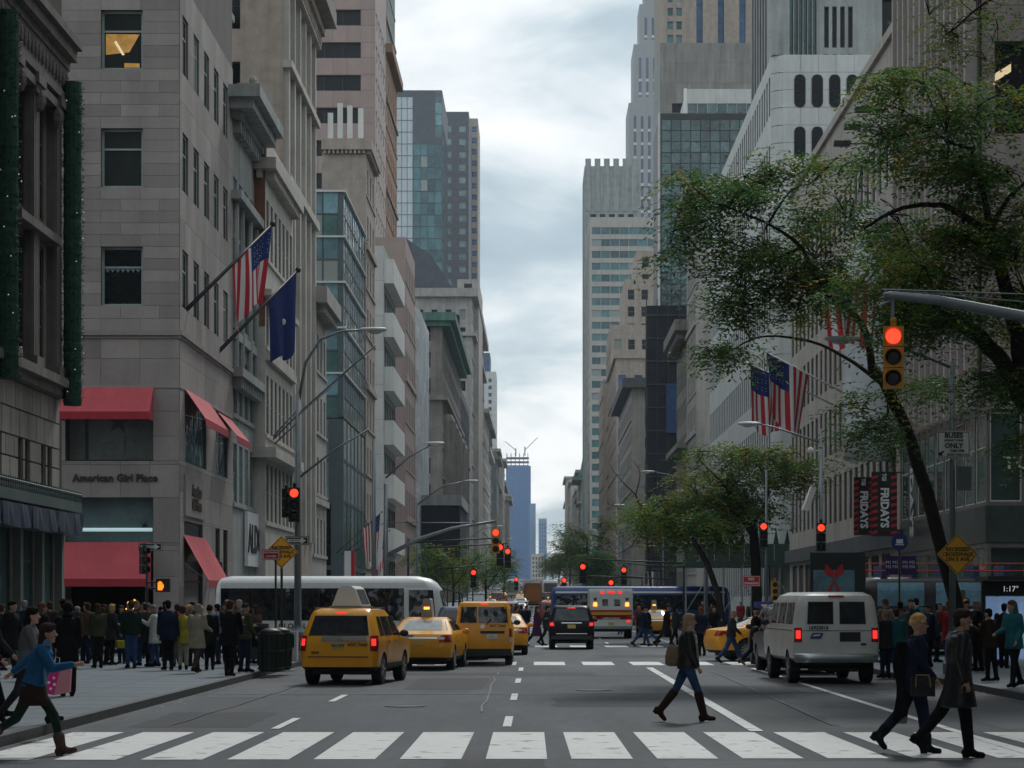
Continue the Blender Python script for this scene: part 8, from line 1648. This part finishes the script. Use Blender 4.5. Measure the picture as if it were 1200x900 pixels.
# ped signal with one-way sign, far left corner
Y = 74; x_ = X(172, Y); lp = pole('signal_post', 'green-black post with one-way sign and orange hand signal before the red awning', 'signal pole', x_, Y, Z(636, Y)-.14, .06, base=False, m=M_METALD); plate(lp, (X(177, Y), Y-.12, Z(641, Y)), .78, .27, M_BLACK, 'one_way_sign', border=M_WHITEP)
c = Vector((X(177, Y), Y-.14, Z(641, Y)))-lp.location; mb = MB(); mb.prism([(c.x-.32, c.z-.045), (c.x+.14, c.z-.045), (c.x+.14, c.z-.10), (c.x+.31, c.z), (c.x+.14, c.z+.10), (c.x+.14, c.z+.045), (c.x-.32, c.z+.045)], c.y, c.y+.006); mb.build('arrow', M_WHITEP, lp); text('lettering', 'ONE WAY', .075, (c.x-.08, c.y-.003, c.z), FRONT, M_BLACK, lp, .002)
signal(X(170, Y), Y-.2, Z(657, Y), 's', 'unlit black signal head on the post before the red awning', M_BLACK, .85, lit=5, deg=60)
ps = thing('pedestrian_signal', 'pedestrian signal box showing an orange raised hand', 'pedestrian signal', (X(192, Y), Y-.2, Z(686, Y)), 0); mb = MB(); mb.box(-.22, .24, -.08, .12, -.22, .22); mb.tube([(-.6, .1, .1), (-.2, .05, .1)], .03, 5); mb.tube([(-.6, .1, -.1), (-.2, .05, -.1)], .03, 5); mb.build('housing', M_BLACK, ps)
mb = MB(); mb.box(-.15, .0, -.10, -.085, -.16, .02)
for k in range(4): mb.box(-.15+k*.039, -.15+k*.039+.031, -.10, -.085, .022, .13-(.03 if k in (0, 3) else 0))
mb.box(.004, .04, -.10, -.085, -.09, .03); tag(mb.build('raised_hand', E_ORG, ps), kind='stuff')
# far-left mast arm with two signals
Y = 96; x_ = X(452, Y); lp = pole('signal_mast', 'long grey mast arm carrying a red signal beyond the shuttle bus', 'signal pole', x_, Y, 7.0, .13, arms=[([pp(455, 650, Y), pp(490, 632, Y), pp(530, 619, Y), pp(580, 611, Y)], [.10, .09, .07, .05]), ([pp(452, 612, Y), pp(575, 613, Y)], [.018, .018], 'guy_wire'), ([pp(452, 560, Y), pp(480, 535, Y), pp(505, 521, Y)], [.05, .04, .03], 'lamp_arm')]); cobra(lp, pp(498, 520, Y), 1)
for px, py, lb in ((581, 634, 'red signal hanging from the long mast arm in the left middle distance'),): signal(X(px, Y), Y-.1, Z(py, Y), 's', lb, M_SIGY, 1.0)
mb = MB(); mb.tube([Vector(pp(581, 611, Y))-lp.location, Vector(pp(581, 618, Y))-lp.location], .04, 5); mb.box(*[v for v in (Vector(pp(509, 622, Y))-lp.location).x+Vector((-.18, .18, 0)).xy], -.1, -.05, (Vector(pp(509, 628, Y))-lp.location).z, (Vector(pp(509, 617, Y))-lp.location).z) if False else None; mb.build('hanger', M_POLE, lp)
pole('street_lamp', 'plain grey pole left of the long mast arm', 'lamp post', X(438, 92), 92, 8.6, .11)
far_s = [(586, 130, 650, 'lower red signal just below the mast arm signal'), (595, 150, 654, 'dark-bodied signal right of the lower red one'), (683, 150, 672, 'red signal right of centre above the black car'), (555, 170, 678, 'small red signal in front of the left trees'), (605, 260, 684, 'tiny red signal among the far cars'), (661, 210, 686, 'tiny red signal right of the far cars'), (716, 165, 690, 'red signal above the ambulance roof'), (731, 170, 675, 'red signal on a dark pole right of the ambulance')]
for px, Yf, py, lb in far_s:
    x_ = X(px, Yf); signal(x_, Yf, Z(py, Yf), 's', lb, M_BLACK, 1.0+Yf/600, group='small far traffic signals'); sg = 1 if px > 630 else -1
    pole('signal_mast', 'dark thin mast carrying the %s' % lb, 'signal pole', sg*9.9 if sg > 0 else -7.6, Yf+.3, Z(py, Yf)+.8, .09, base=False, arms=[([(sg*9.9 if sg > 0 else -7.6, Yf+.3, Z(py, Yf)+.7), (x_, Yf+.3, Z(py, Yf)+1.0)], [.06, .04])], m=M_METALD, group='masts of the far signals')
for i, (Yl, sd) in enumerate(((130, 1), (175, 1), (140, -1), (240, -1), (260, 1), (330, -1))):
    x_ = 9.9 if sd > 0 else -7.6; gz = ground_z(Yl); lp = pole('street_lamp', ['nearest right', 'second right', 'nearest left', 'second left', 'third right', 'third left'][i]+' lamp post of the far row along the avenue', 'lamp post', x_, Yl, 8.2, .09, arms=[([(x_, Yl, gz+8), (x_-sd*1.6, Yl, gz+9.2), (x_-sd*3, Yl, gz+9.5)], [.05, .04, .03], 'lamp_arm')], group='lamp posts down the avenue', z=gz); cobra(lp, (x_-sd*3, Yl, gz+9.5), -sd)
# green litter bins and planter by the left corner
for i, (px, d, lb) in enumerate(((317, 82, 'green wire litter bin at the left corner kerb'), (328, 80, 'second litter bin with black liner behind the first'))):
    x_, y_ = A(px, d); b = thing('litter_bin', lb, 'litter bin', (x_, y_, .14), 0, 'litter bins'); mb = MB(); mb.lathe((0, 0, 0), [(.26, 0), (.27, .06), (.29, .9), (.31, .95), (.27, .97), (.25, .90)], 18); mb.build('liner', M_BLACK, b, smooth=False)
    for k in range(16): a = 2*pi*k/16; mb = MB(); mb.tube([(cos(a)*.285, sin(a)*.285, .03), (cos(a)*.325, sin(a)*.325, .93)], .014, 4); mb.build('slat', M_GREEN, b)
    mb = MB()
    for z_ in (.06, .5, .93): mb.lathe((0, 0, z_), [(.30+.03*z_, 0), (.335, 0), (.335, .035), (.30+.03*z_, .035)], 18)
    tag(mb.build('hoop', M_GREEN, b), kind='stuff'); mb = MB(); mb.ball((0, 0, .98), (.28, .28, .12), 12, 6); mb.build('liner_bag', M_BLACK, b, smooth=True)
for px, d, h_, lb in ((304, 74, 1.15, 'dark news box left of the litter bins'), (338, 75, .95, 'grey news box beside the corner lamp base')):
    x_, y_ = A(px, d); b = thing('news_box', lb, 'news box', (x_, y_, .14)); mb = MB(); mb.box(-.25, .25, -.2, .2, .15, h_); mb.build('cabinet', M_METALD if px < 310 else M_WHITE, b); mb = MB(); mb.box(-.18, .18, -.215, -.202, .5, h_-.1); mb.build('door', M_GLB, b); mb = MB(); mb.box(-.06, .06, -.1, .1, 0, .149); mb.build('stand', M_METALD, b)
# white and red phone kiosk behind the shuttle, store sign strip
Y = 94; x_ = X(412, Y); k_ = thing('payphone_kiosk', 'tall white and red advertising kiosk behind the shuttle bus roof', 'kiosk', (x_, Y, .14)); mb = MB(); mb.box(-.28, .0, -.3, .3, 0, 3.9); mb.build('white_side', M_WHITEP, k_); mb = MB(); mb.box(.003, .14, -.3, .3, 0, 3.9); mb.build('red_side', M_REDP, k_)
# rail in front of the left crowd is absent; far kerb bollards by the shed
for i in range(6):
    b = thing('bollard', '%s grey bollard from the left by the sidewalk shed' % ords[i], 'bollard', (10.1+i*.0, 100+i*5.5, .14), 0, 'bollards by the shed'); mb = MB(); mb.lathe((0, 0, 0), [(.12, 0), (.10, .9), (.03, .98)], 10); mb.build('post', M_METALD, b)
# street litter: paper scraps and leaves on the road edge
lm = MB(); rn = random.Random(9)
for k in range(240):
    sd_ = rn.random() < .5; x_ = rn.uniform(XL+.02, XL+.5) if sd_ else rn.uniform(XR-.6, XR-.02); y_ = rn.uniform(26, 62); a = rn.uniform(0, pi); s_ = rn.uniform(.02, .045); dx_, dy_ = cos(a)*s_, sin(a)*s_; lm.quad((x_-dx_, y_-dy_, .011), (x_+dy_, y_-dx_, .013), (x_+dx_, y_+dy_, .018), (x_-dy_, y_+dx_, .012), k % 3)
tag(lm.build('fallen_leaves', [LM[2], LMa, M_PAINTO]), 'scattered fallen leaves in the gutters', 'leaves', kind='stuff')
# ================================================================= air
hz = MB(); hz.box(-300, 300, -160, 2600, -1.5, 420); hm = bpy.data.materials.new('haze'); hm.use_nodes = True; t_ = hm.node_tree; t_.nodes.clear(); o_ = t_.nodes.new('ShaderNodeOutputMaterial'); v_ = t_.nodes.new('ShaderNodeVolumePrincipled')
v_.inputs['Color'].default_value = (0.72, 0.86, 1.0, 1); v_.inputs['Density'].default_value = 0.00011; v_.inputs['Anisotropy'].default_value = 0.2; t_.links.new(v_.outputs[0], o_.inputs['Volume'])
tag(hz.build('haze', hm), kind='stuff')
bpy.data.scenes.remove(TS)
